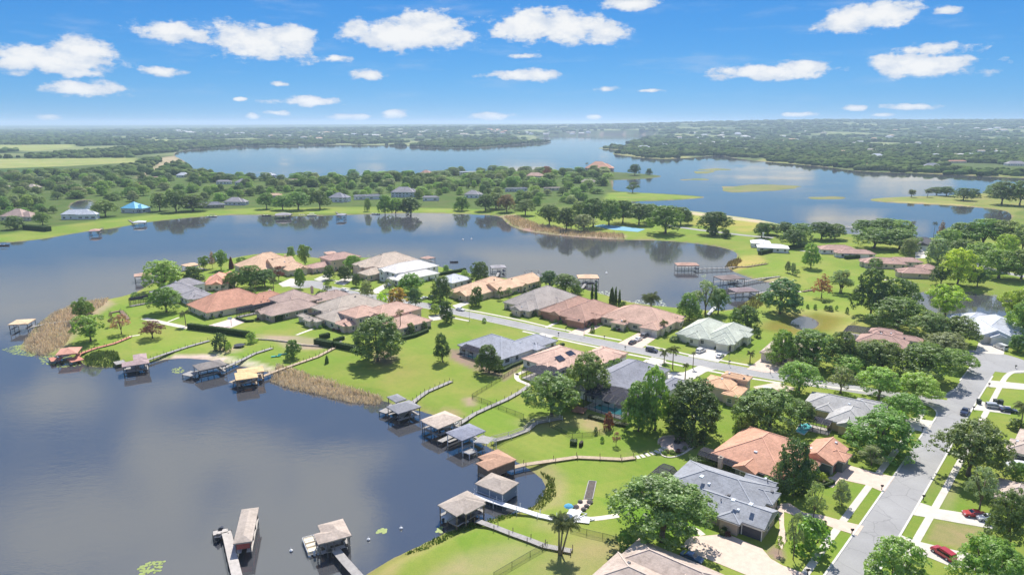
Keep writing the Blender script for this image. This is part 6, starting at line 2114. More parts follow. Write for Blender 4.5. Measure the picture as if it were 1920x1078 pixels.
for lab, px in [('plain timber jetty on the upper right lawn', [(1372, 500), (1400, 500), (1438, 494)]), ('timber footbridge by the sandy cove ramp', [(1505, 546), (1530, 542)]), ('white boat ramp below the airy cove oak', [(1345, 572), (1336, 580), (1328, 590)]),
                ('short boardwalk by the grey tip house', [(206, 586), (226, 582), (234, 590), (240, 598)])]:
    r_ = empty('jetty', P(*px[0]), lab, 'dock')
    walkway(r_, px, .8, WOOD_W if 'white' in lab else WOOD_B, PILE, [.45] * len(px), rail=True)

# ------------------------------------------------------------------ boats
def hull(parent, c, L, wd, hd, ang, m, z, name='hull', h=.9):
    ca, sa = math.cos(ang), math.sin(ang)
    st = [(-.5, .86, .15), (-.2, 1.0, .0), (.15, .98, .02), (.35, .72, .1), (.47, .3, .25), (.5, .04, .4)]
    vs_, fs_ = [], []
    for f, w, zb in st:
        for s, zz, ww in ((-1, 1, 1), (-1, .45, .92), (0, zb, .1), (1, .45, .92), (1, 1, 1)):
            x, y = f * L, s * w * ww * wd / 2
            vs_.append((c.x + x * ca - y * sa, c.y + x * sa + y * ca, z + h * zz + (f > .3) * .12 * zz))
    n = 5
    for i in range(len(st) - 1):
        for k in range(n - 1):
            fs_.append((i * n + k, i * n + k + 1, (i + 1) * n + k + 1, (i + 1) * n + k))
        fs_.append((i * n, (i + 1) * n, (i + 1) * n + 4, i * n + 4))
    fs_.append((0, 1, 2, 3, 4))
    mb = MB()
    mb.add(vs_, fs_)
    return mb.build(name, m, parent)


BOAT_W, BOAT_D, CREAM = mat('boat_white', (0.78, 0.77, 0.74), .35, .05), mat('boat_dark', (0.05, 0.055, 0.075), .35, .1), mat('boat_cream', (0.74, 0.66, 0.52), .6, .06)
MOTOR = mat('motor_black', (0.03, 0.03, 0.035), .4, .1)


def boat(label, x, y, L, heading, m, inner, z=WZ - .15, canopy=None, name='motor_boat', cover=False, group=None):
    c = P(x, y, WZ)
    a = R(heading)
    root = empty(name, Vector((c.x, c.y, z)), label, 'boat', group)
    u, w = Vector((math.cos(a), math.sin(a), 0)), Vector((-math.sin(a), math.cos(a), 0))
    wd = L * .34
    hull(root, c, L, wd, 1, a, m, z)
    mb = MB()
    if cover:
        mb.add([c + u * (f * L) + w * (s * wd * k) + Vector((0, 0, z + zz)) - Vector((0, 0, c.z)) for f, k, zz in ((-.48, .4, 1.0), (0, .46, 1.35), (.45, .12, 1.15)) for s in (-1, 0, 1)],
               [(0, 1, 4, 3), (1, 2, 5, 4), (3, 4, 7, 6), (4, 5, 8, 7)])
        mb.build('boat_cover', inner, root)
    else:
        for f in (-.28, .08):
            mb.box(Vector((c.x, c.y, z + .55)) + u * (f * L), L * .14, wd * .62, .5, a)
        mb.build('seat', inner, root)
        mb = MB()
        q = Vector((c.x, c.y, z + .95)) + u * (.17 * L)
        mb.bar(q - w * wd * .33 + u * .3, q + w * wd * .33 + u * .3, .05, .5)
        mb.build('windscreen', GLASS, root)
    mb = MB()
    q = Vector((c.x, c.y, z + .35)) - u * (L * .53)
    mb.box(q, .5, .42, .75, a)
    mb.box(q - Vector((0, 0, .6)), .22, .12, .7, a)
    mb.build('outboard_motor', MOTOR, root)
    if canopy is not None:
        mb = MB()
        mb.box(Vector((c.x, c.y, z + 2.5)), L * .5, wd * .85, .1, a)
        mb.build('canopy', canopy, root)
        mb = MB()
        for f in (-.23, .23):
            for s in (-.4, .4):
                q = Vector((c.x, c.y, z + .7)) + u * (f * L) + w * (s * wd)
                mb.bar(q, q + Vector((0, 0, 1.85)), .05, .05)
        mb.build('canopy_frame', BOAT_W, root)
    return root


def pontoon(label, x, y, L, heading):
    c = P(x, y, WZ)
    a = R(heading)
    u, w = Vector((math.cos(a), math.sin(a), 0)), Vector((-math.sin(a), math.cos(a), 0))
    root = empty('pontoon_boat', Vector((c.x, c.y, WZ - .2)), label, 'boat')
    for s in (-1, 1):
        mb = MB()
        q = c + w * (s * .85)
        mb.tube([q - u * L * .5, q + u * L * .38, q + u * L * .5 + Vector((0, 0, .25))], [.32, .32, .08], 9)
        mb.build('float', mat('aluminium', (.55, .56, .58), .35, .05, metal=.6), root, smooth=True)
    mb = MB()
    mb.box(Vector((c.x, c.y, WZ + .28)), L * .96, 2.4, .12, a)
    mb.build('deck', CREAM, root)
    mb = MB()
    for s in (-1, 1):
        mb.bar(Vector((c.x, c.y, WZ + .75)) + w * (s * 1.17) - u * L * .46, Vector((c.x, c.y, WZ + .75)) + w * (s * 1.17) + u * L * .44, .07, .6)
    mb.bar(Vector((c.x, c.y, WZ + .75)) + w * 1.1 + u * L * .44, Vector((c.x, c.y, WZ + .75)) - w * 1.1 + u * L * .44, .07, .6)
    mb.build('rail_panel', BOAT_W, root)
    for f, k in ((.26, .36), (-.05, .22), (-.32, .26)):
        mb = MB()
        mb.box(Vector((c.x, c.y, WZ + .4)) + u * (f * L), L * k * .8, 1.9, .5, a)
        mb.build('seat', CREAM, root)
    mb = MB()
    for f in (-.16, -.02, .12):
        q = Vector((c.x, c.y, WZ + .6)) + u * (f * L)
        mb.tube([q - w * 1.15, q - w * 1.1 + Vector((0, 0, 1.3)), q + w * 1.1 + Vector((0, 0, 1.3)), q + w * 1.15], .035, 5)
    mb.build('canopy_hoop', BOAT_D, root)
    mb = MB()
    q = c - u * (L * .52) + Vector((0, 0, .2))
    mb.box(q, .5, .45, .9, a)
    mb.build('outboard_motor', BOAT_W, root)


pontoon('cream pontoon boat moored beside the L-roofed boathouse', 583, 1026, 6.4, 118)
boat('dark jet boat on the lift beside the white dock platform', 413, 1006, 4.2, 100, BOAT_D, MOTOR, z=WZ + .3)
boat('white covered boat under the taupe T-roofed boathouse', 852, 974, 6.0, 45, BOAT_W, mat('boat_cover', (.62, .64, .66), .8, .06), z=WZ + .6, cover=True)
boat('white speedboat hanging under the salmon-roofed boathouse', 122, 672, 6.0, 60, BOAT_W, BOAT_D, z=WZ + .5)
boat('black-and-white speedboat under the mauve-roofed boathouse', 252, 690, 5.2, 40, BOAT_D, BOAT_W, z=WZ + .3)
boat('dark boat under the grey boathouse at the lawn walk', 752, 776, 5.4, 40, BOAT_D, BOAT_W, z=WZ + .3)
boat('white boat under the cream L-shaped boathouse', 846, 803, 6.4, 46, BOAT_W, CREAM, z=WZ + .8)
boat('blue-white boat under the two tan metal roofs', 464, 720, 6.0, 30, BOAT_W, mat('boat_blue', (.07, .13, .3), .4, .1), z=WZ + .4)
boat('grey boat inside the long dark-shingled boathouse', 392, 696, 6.4, 42, BOAT_W, BOAT_D, z=WZ + .4)
boat('boat with a dark canopy moored on the left bay shore', 398, 407, 9.0, 10, BOAT_W, BOAT_D, canopy=BOAT_D)
boat('low dark boat at the left edge of the bay', 6, 461, 9.0, 5, BOAT_D, BOAT_W, canopy=BOAT_D)
boat('white boat between the bay boathouses', 585, 405, 9.0, 6, BOAT_W, CREAM, canopy=BOAT_W)
boat('white boat tied below the tall bay pines', 704, 402, 8.0, 170, BOAT_W, BOAT_D)
boat('dark boat moored under the green bay trees', 500, 405, 8.0, 8, BOAT_D, BOAT_W)
boat('white open boat beside the bay boat lift', 566, 404, 7.0, 175, BOAT_W, CREAM)
boat('small dark boat drifting off the white two-storey house', 852, 492, 5.0, 5, BOAT_D, MOTOR)
boat('white boat in the dark two-storey cove boathouse', 1376, 529, 6.0, 10, BOAT_W, BOAT_D, z=WZ + .3)
boat('white boat under the peach flat-roofed boathouse', 1104, 526, 6.5, 5, BOAT_W, BOAT_D, z=WZ + .9)


def kayak(label, x, y, ang, m):
    c = P(x, y)
    root = empty('kayak', c, label, 'kayak')
    hull(root, c, 3.6, .85, 1, R(ang), m, 0.02, h=.38)
    mb = MB()
    mb.lathe((c.x, c.y, .36), [(.36, 0), (.38, .05), (.3, .06)], 10)
    mb.build('cockpit', MOTOR, root)


TEAL = mat('teal_plastic', (0.05, 0.42, 0.36), .4, .05)
kayak('teal kayak lying on the lawn behind the beach', 518, 669, 20, TEAL)
kayak('dark blue-green kayak beside the teal one', 531, 665, 10, mat('teal_dark', (0.03, .2, .22), .4, .05))
WHITE_P = mat('white_plastic', (0.8, 0.8, 0.8), .4, .03)
for lab, x, y, h in [('round white buoy off the pontoon boat', 546, 1033, .5), ('round white buoy in the open near lake', 691, 1012, .5), ('small white buoy near the T-roofed boathouse', 752, 991, .45),
                     ('white marker float in the bay, left of a pair', 868, 449, 2.2), ('white marker float in the bay, right of a pair', 884, 448, 2.2), ('white marker float off the columnar cypresses', 1137, 512, 1.8)]:
    p = P(x, y, WZ)
    root = empty('buoy', p, lab, 'buoy')
    mb = MB()
    k = 1.0 if h < 1 else 2.2
    mb.lathe((p.x, p.y, WZ - .1), [(.1 * k, 0), (.34 * k, .2), (.36 * k, .36), (.2 * k, .52), (.06, .58)], 10)
    mb.build('float', WHITE_P, root)
    mb = MB()
    mb.tube([p + Vector((0, 0, .4)), p + Vector((0, 0, .5 + h * .6))], .05, 6)
    mb.build('staff', WHITE_P, root)

# ------------------------------------------------------------------ vehicles
TYRE, RIM = mat('tyre', (0.02, 0.02, 0.02), .8, .1), mat('rim', (0.45, 0.45, 0.47), .3, .05, metal=.7)
LAMPW, LAMPR = mat('headlamp', (0.8, 0.8, 0.78), .1, .02), mat('tail_lamp', (0.4, 0.02, 0.02), .2, .05)
t = NT('car_glass')
MATS['car_glass'] = t.end(t.n('ShaderNodeBsdfPrincipled', {'Base Color': (0.02, 0.025, 0.03, 1), 'Roughness': 0.05, 'Specular IOR Level': .8}).outputs[0])


def paint(name, col):
    t = NT('paint_' + name)
    return t.end(t.n('ShaderNodeBsdfPrincipled', {'Base Color': c4(col), 'Roughness': 0.28, 'Coat Weight': 0.6, 'Coat Roughness': 0.06, 'Metallic': .1}).outputs[0])


PAINT = {k: paint(k, v) for k, v in dict(white=(.78, .78, .78), black=(.02, .02, .025), red=(.42, .03, .035), silver=(.45, .46, .48), blue=(.05, .12, .28), navy=(.03, .04, .08), grey=(.12, .125, .14), maroon=(.22, .03, .04)).items()}
PROFILES = {'sedan': (4.6, 1.8, [(-.5, .55, .78), (-.49, .9, .82), (-.36, .96, .9), (-.22, 1.38, .74), (.04, 1.44, .74), (.22, 1.0, .9), (.42, .88, .88), (.495, .7, .8)], (-.33, .18)),
            'suv': (4.7, 1.9, [(-.5, .6, .84), (-.49, 1.1, .88), (-.46, 1.62, .76), (-.1, 1.74, .78), (.1, 1.70, .78), (.24, 1.16, .92), (.44, 1.02, .9), (.495, .75, .84)], (-.44, .22)),
            'pickup': (5.4, 1.95, [(-.5, .65, .9), (-.495, 1.05, .92), (-.14, 1.06, .92), (-.10, 1.72, .76), (.08, 1.74, .76), (.20, 1.2, .92), (.44, 1.08, .9), (.495, .8, .86)], (-.11, .19)),
            'van': (5.2, 2.0, [(-.5, .6, .9), (-.495, 1.2, .92), (-.48, 2.1, .84), (.1, 2.2, .86), (.24, 2.0, .84), (.36, 1.3, .92), (.47, 1.1, .9), (.5, .8, .84)], (-.2, .34))}
_wheel = {}


def vehicle(label, x, y, heading, kind, col, name=None):
    L, wd, pr, (g0, g1) = PROFILES[kind]
    c = P(x, y)
    a = R(heading)
    root = empty(name or ('pickup_truck' if kind == 'pickup' else 'van' if kind == 'van' else 'car'), c, label, 'van' if kind == 'van' else 'truck' if kind == 'pickup' else 'car')
    root.rotation_euler = (0, 0, a)
    org = Vector((c.x, c.y, 0))

    def bld(mb, nm, m, par=root):
        me_ = bpy.data.meshes.new(nm)
        me_.from_pydata([tuple(v) for v in mb.v], [], mb.f)
        me_.materials.append(m)
        return mesh_obj(nm, me_, par)
    # body: rings along the length, waist wider than roof
    mb = MB()
    vs_, fs_ = [], []
    for f, zt, k in pr:
        zw = min(zt, .95 if kind != 'pickup' else 1.05)
        for s, z, ww in ((-1, .28, .94), (-1, .6, 1.0), (-1, zw, 1.0 if zt > zw else k + .06), (-1, zt, k), (1, zt, k), (1, zw, 1.0 if zt > zw else k + .06), (1, .6, 1.0), (1, .28, .94)):
            end = .9 if abs(f) > .48 else 1
            vs_.append((f * L, s * ww * end * wd / 2, z))
    n = 8
    for i in range(len(pr) - 1):
        for j in range(n):
            fs_.append((i * n + j, (i + 1) * n + j, (i + 1) * n + (j + 1) % n, i * n + (j + 1) % n))
    fs_ += [tuple(range(n)), tuple(range(len(pr) * n - 1, len(pr) * n - n - 1, -1))]
    mb.add(vs_, fs_)
    body = bld(mb, 'body', PAINT[col])
    # glasshouse slightly proud of the body
    def at_f(f):
        for (f0, z0, k0), (f1, z1, k1) in zip(pr[:-1], pr[1:]):
            if f0 <= f <= f1:
                q = (f - f0) / (f1 - f0)
                return z0 + (z1 - z0) * q, k0 + (k1 - k0) * q
        return pr[-1][1], pr[-1][2]
    top = [p_ for p_ in pr if p_[1] > 1.25]
    ft0, ft1 = top[0], top[-1]
    zw = .97 if kind != 'pickup' else 1.07
    for s in (-1, 1):
        mb = MB()
        pts_ = [(g0 * L, s * (wd / 2 * 1.0 + .004), zw + .05), (g1 * L, s * (wd / 2 * 1.0 + .004), zw + .05), (ft1[0] * L - .05, s * (wd / 2 * ft1[2] + .02), ft1[1] - .12), (ft0[0] * L + .05, s * (wd / 2 * ft0[2] + .02), ft0[1] - .12)]
        q = [(p_[0], p_[1] - s * .06, p_[2]) for p_ in pts_]
        mb.add(pts_ + q, [(0, 1, 2, 3), (7, 6, 5, 4), (0, 4, 5, 1), (1, 5, 6, 2), (2, 6, 7, 3), (3, 7, 4, 0)])
        bld(mb, 'side_window', MATS['car_glass'])
    for (fa, fb_) in ((pr[[p_[0] for p_ in pr].index(ft1[0]) + 1], ft1), (pr[[p_[0] for p_ in pr].index(ft0[0]) - 1], ft0)):
        mb = MB()
        da, db = .12, .88
        pa = [fa[0] + (fb_[0] - fa[0]) * q for q in (da, db)]
        za = [fa[1] + (fb_[1] - fa[1]) * q + .012 for q in (da, db)]
        k = [(fa[2] + (fb_[2] - fa[2]) * q) * .88 * wd / 2 for q in (da, db)]
        nx = .03 if fb_[0] < fa[0] else -.03
        pts_ = [(pa[0] * L + nx, -k[0], za[0]), (pa[0] * L + nx, k[0], za[0]), (pa[1] * L + nx, k[1], za[1]), (pa[1] * L + nx, -k[1], za[1])]
        q = [(p_[0] - nx * 2, p_[1], p_[2] - .05) for p_ in pts_]
        mb.add(pts_ + q, [(0, 1, 2, 3), (7, 6, 5, 4), (0, 4, 5, 1), (1, 5, 6, 2), (2, 6, 7, 3), (3, 7, 4, 0)])
        bld(mb, 'windscreen' if fb_ is ft1 else 'rear_window', MATS['car_glass'])
    if not _wheel:
        mb = MB()
        mb.tube([(0, -.11, 0), (0, .11, 0)], .34, 14)
        w_ = bpy.data.meshes.new('tyre')
        w_.from_pydata(mb.v, [], mb.f)
        w_.materials.append(TYRE)
        mb = MB()
        mb.tube([(0, -.125, 0), (0, .125, 0)], .21, 10)
        r_ = bpy.data.meshes.new('rim')
        r_.from_pydata(mb.v, [], mb.f)
        r_.materials.append(RIM)
        _wheel['t'], _wheel['r'] = w_, r_
    for f in (-.31, .31):
        for s in (-1, 1):
            wt_ = mesh_obj('wheel', _wheel['t'], root, (f * L, s * (wd / 2 - .08), .34))
            mesh_obj('rim', _wheel['r'], wt_)
    for s in (-1, 1):
        mb = MB()
        mb.box((.485 * L, s * wd * .36, .62), .12, .32, .16)
        bld(mb, 'headlight', LAMPW)
        mb = MB()
        mb.box((-.492 * L, s * wd * .37, .72), .08, .24, .2)
        bld(mb, 'tail_light', LAMPR)
        mb = MB()
        mb.box((.16 * L, s * (wd / 2 + .09), .98), .14, .18, .13)
        bld(mb, 'mirror', PAINT[col])
    if kind == 'pickup':
        mb = MB()
        mb.box((-.31 * L, 0, 1.065), L * .33, wd * .78, .012)
        bld(mb, 'truck_bed', TYRE)
    return root


vehicle('black hatchback first in line at the street end of the paver drive', 1186, 644, 52, 'sedan', 'black')
vehicle('white car between two dark cars on the paver drive', 1197, 638, 52, 'sedan', 'white')
vehicle('dark car nearest the cream garage doors', 1209, 631, 52, 'suv', 'grey')
vehicle('dark blue SUV driving on the street past the salmon-tiled house', 1222, 659, -38, 'suv', 'navy')
vehicle('white SUV on the sage-roofed house driveway', 1314, 660, 40, 'suv', 'white')
vehicle('small white car near the open sage garage', 1350, 669, 50, 'sedan', 'white')
vehicle('white sedan on the street by the peach gabled house', 863, 582, -36, 'sedan', 'white')
vehicle('white car parked by the cul-de-sac', 646, 546, -30, 'sedan', 'white')
vehicle('white car beside a black SUV under dark trees', 796, 561, 45, 'sedan', 'white')
vehicle('black SUV under dark trees by the street', 811, 560, 45, 'suv', 'black')
vehicle('white van parked at the amber turret house', 1443, 736, -30, 'suv', 'white')
vehicle('maroon pickup truck at the amber turret house', 1468, 740, 160, 'pickup', 'maroon')
vehicle('dark pickup truck driving on the avenue', 1809, 775, 228, 'pickup', 'navy')
vehicle('silver estate car parked on the drive across the avenue', 1864, 765, -20, 'suv', 'silver')
vehicle('dark car under the arching palm across the avenue', 1891, 772, -20, 'sedan', 'navy')
vehicle('bright red car on the concrete drive across the avenue', 1826, 967, 172, 'sedan', 'red')
vehicle('white car behind the bright red car', 1852, 975, 172, 'sedan', 'white')
vehicle('red hatchback on the wide concrete apron', 1768, 1041, 110, 'suv', 'red')
vehicle('white SUV half hidden beyond the big avenue oak', 1906, 876, 170, 'suv', 'white')
vehicle('blue car parked against the taupe many-hipped house', 1297, 1049, -38, 'sedan', 'blue')
vehicle('white van in front of the white gabled house', 1876, 654, 100, 'van', 'white')
vehicle('white car on the drive of the black-roofed house', 1726, 472, 80, 'sedan', 'white')
# scooter on the steel-blue house drive
c = P(1283, 1027)
root = empty('motor_scooter', c, 'grey motor scooter at the edge of the paver forecourt', 'scooter')
for s in (-.6, .6):
    mb = MB()
    mb.tube([c + Vector((s, -.06, .27)), c + Vector((s, .06, .27))], .27, 12)
    mb.build('wheel', TYRE, root)
mb = MB()
mb.box(c + Vector((-.35, 0, .3)), .8, .34, .45)
mb.bar(c + Vector((0, 0, .35)), c + Vector((.5, 0, .35)), .3, .08)
mb.bar(c + Vector((.58, 0, .3)), c + Vector((.45, 0, 1.0)), .3, .1)
mb.build('body', PAINT['silver'], root)
mb = MB()
mb.box(c + Vector((-.35, 0, .752)), .75, .3, .1)
mb.bar(c + Vector((.44, -.33, 1.02)), c + Vector((.44, .33, 1.02)), .05, .05)
mb.build('seat', TYRE, root)

# ------------------------------------------------------------------ street furniture
BLACKM = mat('black_metal', (0.02, 0.02, 0.022), .5, .1)
MB_AT = [(1653, 918, 'mailbox at the copper-tiled house drive'), (1597, 1001, 'mailbox beside the entry walk of the steel-blue house'), (1731, 937, 'mailbox by the first concrete drive across the avenue'), (1729, 808, 'mailbox at the ash-grey corner house drive'),
         (1854, 725, 'mailbox at the upper drive across the avenue'), (1825, 769, 'mailbox beside the drive with the silver estate car'), (1904, 691, 'mailbox at the bend of the avenue'), (1514, 1077, 'mailbox at the wide paver forecourt'),
         (1172, 655, 'mailbox on the verge opposite the salmon-tiled house'), (1133, 635, 'mailbox between the brick and salmon-tiled houses'), (1047, 629, 'mailbox at the blue-grey house drive'), (1061, 620, 'mailbox by the red brick house walk'), (1368, 682, 'mailbox at the sage-roofed house')]
for x, y, lab in MB_AT:
    p = P(x, y)
    root = empty('mailbox', p, lab, 'mailbox')
    mb = MB()
    mb.box(p, .12, .12, 1.05)
    mb.bar(p + Vector((-.15, 0, .85)), p + Vector((.25, 0, .85)), .08, .08)
    mb.build('post', BLACKM, root)
    mb = MB()
    mb.tube([p + Vector((-.28, 0, 1.18)), p + Vector((.34, 0, 1.18))], .17, 10)
    mb.box(p + Vector((.03, 0, 1.0)), .62, .33, .18)
    mb.build('box', BLACKM, root)
for x, y, yt, lab in [(880, 602, 574, 'thin street lamp opposite the peach gabled house'), (1095, 628, 604, 'thin street lamp by the red brick house drive'), (1366, 683, 658, 'thin street lamp by the sage-roofed house'), (1444, 700, 676, 'thin street lamp at the paver drive under oaks')]:
    p = P(x, y)
    h = height_at(p, yt)
    root = empty('street_lamp', p, lab, 'street lamp')
    mb = MB()
    mb.lathe(p, [(.16, 0), (.16, .4), (.07, .5), (.05, h)], 8)
    mb.build('pole', mat('lamp_pole', (.30, .31, .30), .5, .05), root)
    mb = MB()
    mb.lathe(p + Vector((0, 0, h)), [(.1, -.02), (.22, .12), (.26, .42), (.12, .56), (.02, .62)], 8)
    mb.build('lantern', BLACKM, root)
for x, y, lab in [(1835, 757, 'dark wheeled bin at the kerb of the avenue'), (1866, 757, 'dark wheeled bin left of its twin beside the silver car'), (1876, 758, 'dark wheeled bin right of its twin beside the silver car')]:
    p = P(x, y)
    root = empty('wheeled_bin', p, lab, 'bin')
    m = mat('bin_green', (.035, .05, .04), .6, .1)
    mb = MB()
    mb.prism([(p.x - .5, p.y - .5), (p.x + .5, p.y - .5), (p.x + .5, p.y + .5), (p.x - .5, p.y + .5)], .12, 1.35)
    mb.build('body', m, root)
    mb = MB()
    mb.prism([(p.x - .58, p.y - .56), (p.x + .58, p.y - .56), (p.x + .58, p.y + .58), (p.x - .58, p.y + .58)], 1.36, [1.44, 1.44, 1.56, 1.56])
    mb.build('lid', m, root)
    for s in (-.4, .4):
        mb = MB()
        mb.tube([p + Vector((s - .06, .5, .16)), p + Vector((s + .06, .5, .16))], .16, 8)
        mb.build('wheel', TYRE, root)

# ------------------------------------------------------------------ fences and hedges
t = NT('fence_mesh')
df = t.n('ShaderNodeBsdfDiffuse', {'Color': (0.02, 0.05, 0.025, 1)})
tp = t.n('ShaderNodeBsdfTransparent', {})
FENCE_M = t.end(t.n('ShaderNodeMixShader', {0: 0.26, 1: tp.outputs[0], 2: df.outputs[0]}).outputs[0])
FENCE_P = mat('fence_post', (0.025, 0.05, 0.03), .6, .1)
for lab, px in [('green mesh fence from the blue-grey house down to the water', [(975, 690), (930, 718), (885, 746)]), ('green mesh fence crossing the cream boathouse walk', [(886, 748), (920, 760), (950, 772), (982, 784)]),
                ('green mesh fence on the lawn below the slate-grey pool cage', [(1030, 800), (1052, 810), (1073, 821), (1110, 818), (1150, 805), (1172, 795)]), ('green mesh fence on the near lakeside lawn', [(926, 1084), (960, 1064), (994, 1044), (1026, 1026)]),
                ('green mesh fence behind the bushy date palm', [(1070, 995), (1100, 1003), (1130, 1010), (1158, 1017)]), ('green mesh fence by the brown-roofed oak house', [(1585, 622), (1602, 608), (1622, 597)])]:
    pl = [P(x, y) for x, y in px]
    root = empty('mesh_fence', pl[0].lerp(pl[-1], .5), lab, 'fence')
    q = resample(pl, 2.6)
    for p in q:
        post(root, p, -.2, 1.45, .05, FENCE_P)
    mb = MB()
    for a, b in zip(q[:-1], q[1:]):
        mb.bar(a + Vector((0, 0, 1.38)), b + Vector((0, 0, 1.38)), .05, .05)
        mb.bar(a + Vector((0, 0, .12)), b + Vector((0, 0, .12)), .04, .04)
    mb.build('rail', FENCE_P, root)
    for a, b in zip(q[:-1], q[1:]):
        mb = MB()
        mb.add([a + Vector((0, 0, .12)), b + Vector((0, 0, .12)), b + Vector((0, 0, 1.38)), a + Vector((0, 0, 1.38))], [(0, 1, 2, 3)])
        mb.build('mesh_panel', FENCE_M, root)


def hedge(label, px, half, h, col=G_MID, name='hedge', seed=0):
    """clipped hedge: leafy faces over a solid twig body"""
    pl = resample([P(x, y) for x, y in px], 1.2)
    root = empty(name, pl[len(pl) // 2], label, 'hedge')
    mb = MB()
    strip(mb, pl, -half * .86, half * .86, -.1, h * .93)
    body_ = mb.build('body', LEAF, root)
    body_.color = (col[0] * .7, col[1] * .7, col[2] * .7, 1)
    at_ = body_.data.attributes.new('tone', 'FLOAT', 'POINT')
    at_.data.foreach_set('value', [1.0] * len(body_.data.vertices))
    rs = np.random.default_rng(seed + 77)
    L = sum((b - a).length for a, b in zip(pl[:-1], pl[1:]))
    n = int(min(4200, L * (2 * half + 2 * h) * 14))
    off_l = [np.array(offset_line(pl, s_)) for s_ in (-half, half)]
    ii = rs.integers(0, len(pl) - 1, n)
    f = rs.random(n)[:, None]
    A = off_l[0][ii] * (1 - f) + off_l[0][ii + 1] * f
    B = off_l[1][ii] * (1 - f) + off_l[1][ii + 1] * f
    side = rs.random(n) * (2 * h + 2 * half)
    s1, s2 = side < h, (side >= h) & (side < 2 * h)
    zz = np.where(s1, side, np.where(s2, side - h, h)) + rs.normal(0, .05, n)
    tt = np.where(s1, 0, np.where(s2, 1, np.clip((side - 2 * h) / (2 * half), 0, 1)))[:, None]
    C = A * (1 - tt) + B * tt
    C[:, 2] = zz
    nrm = unit(B - A)
    out = np.where(s1[:, None], -nrm, np.where(s2[:, None], nrm, np.array([[0, 0, 1.0]])))
    V, F = leaf_quads(rs, C, out, .14, .6)
    V -= np.array(root.location)
    o = mesh_obj('foliage', np_mesh('foliage', V, F, np.repeat(rs.uniform(.7, 1.3, n), 4), LEAF), root)
    o.color = c4(col)
    return root


HG = (0.060, 0.125, 0.028)
hedge('long clipped hedge below the pale ball court', [(354, 616), (400, 622), (440, 628), (468, 632)], .9, 2.4, HG, seed=1)
hedge('square clipped hedge at the end of the stone garden', [(592, 645), (624, 651)], 1.2, 2.4, HG, seed=2)
hedge('clipped hedge running under the spreading lawn oak', [(628, 650), (655, 656), (684, 663)], 1.0, 2.2, HG, seed=3)
hedge('low hedge between the clipped squares', [(626, 642), (645, 636)], .6, 1.5, HG, seed=4)
hedge('hedge behind the square clipped hedge', [(600, 636), (618, 632)], .8, 2.0, HG, seed=5)
hedge('dark hedge along the pink-tiled lower wing', [(754, 638), (778, 632), (802, 622)], .7, 1.4, HG, seed=6)
hedge('thick dark hedge beside the mauve-roofed house', [(514, 603), (545, 594), (575, 583), (592, 576)], 1.6, 3.0, HG, seed=7)
hedge('low hedge ring at the blue-grey house patio', [(926, 697), (945, 696), (960, 688), (985, 678), (1014, 666), (1040, 653), (1057, 647)], .6, 1.0, HG, seed=8)
hedge('dark hedge stepping down from the white-roofed ranch house', [(1424, 478), (1460, 470), (1490, 466), (1510, 462)], 1.3, 2.6, HG, seed=9)
hedge('bright hedge between copper and steel-blue roofs', [(1292, 872), (1320, 873), (1350, 880), (1400, 894)], 1.2, 2.0, (0.115, 0.2, 0.03), seed=10)
hedge('low clipped hedge at the copper-tiled garage', [(1520, 903), (1545, 912), (1562, 905)], .6, .9, (0.09, 0.15, 0.03), seed=11)
hedge('dark hedge line behind the white two-storey house', [(818, 518), (845, 513), (873, 508)], .9, 1.8, HG, seed=12)
hedge('dark hedge under the brown lake house lanai', [(1585, 486), (1610, 484)], 1.2, 2.2, HG, seed=13)
hedge('low hedge at the pale ball court edge', [(444, 598), (462, 604), (476, 603)], .5, 1.0, HG, seed=14)
hedge('small square hedge by the dark garage doors', [(1352, 1000), (1360, 1003)], .8, 1.4, (0.09, 0.15, 0.03), seed=15)
hedge('dark hedge on the left bay shore', [(48, 430), (70, 432), (92, 434)], 2.5, 4.0, HG, seed=16)
hedge('pair of clipped box bushes on the fenced lawn', [(1069, 833), (1082, 834)], 1.0, 1.4, HG, seed=17)
hedge('dark red bush beside the clipped box bushes', [(1087, 835), (1092, 836)], .9, 1.2, (0.10, 0.07, 0.05), seed=18)

# ------------------------------------------------------------------ garden things
STONE = mat('garden_stone', (0.50, 0.42, 0.34), .9, .15, 1.5)
c = P(1267, 833)
root = empty('round_patio', c, 'round brick patio with a dark fire ring below the tall trees', 'patio')
mb = MB()
mb.lathe((c.x, c.y, -.2), [(4.3, 0), (4.3, .26)], 28)
mb.build('paving', mat('patio_brick', (.52, .40, .34), .9, .12, 1.5, fine=.1), root)
mb = MB()
mb.lathe((c.x + .6, c.y + 1, .06), [(.9, 0), (.9, .4), (.65, .42), (.65, .1)], 16)
mb.build('fire_ring', mat('char', (.06, .055, .05), .9, .2), root)
for k in range(11):
    a = R(10 + k * 16)
    mb = MB()
    mb.box((c.x + 4.6 * math.cos(a), c.y + 4.6 * math.sin(a), -.1), .5, 1.2, .6, a)
    mb.build('stone', STONE, root)
c = P(1262, 850)
root = empty('planter_bed', c, 'leaf-shaped planting bed edged in pale stone', 'flower bed')
px = [(1237, 843), (1238, 851), (1246, 857), (1262, 858), (1280, 852), (1298, 840), (1310, 834)]
pl = px_line(px, it=1)
q = resample(pl, 1.3)
for a, b in zip(q[:-1], q[1:]):
    mb = MB()
    mb.bar(a.lerp(b, .04) + Vector((0, 0, .1)), a.lerp(b, .96) + Vector((0, 0, .1)), .4, .24)
    mb.build('edging_stone', PATH, root)
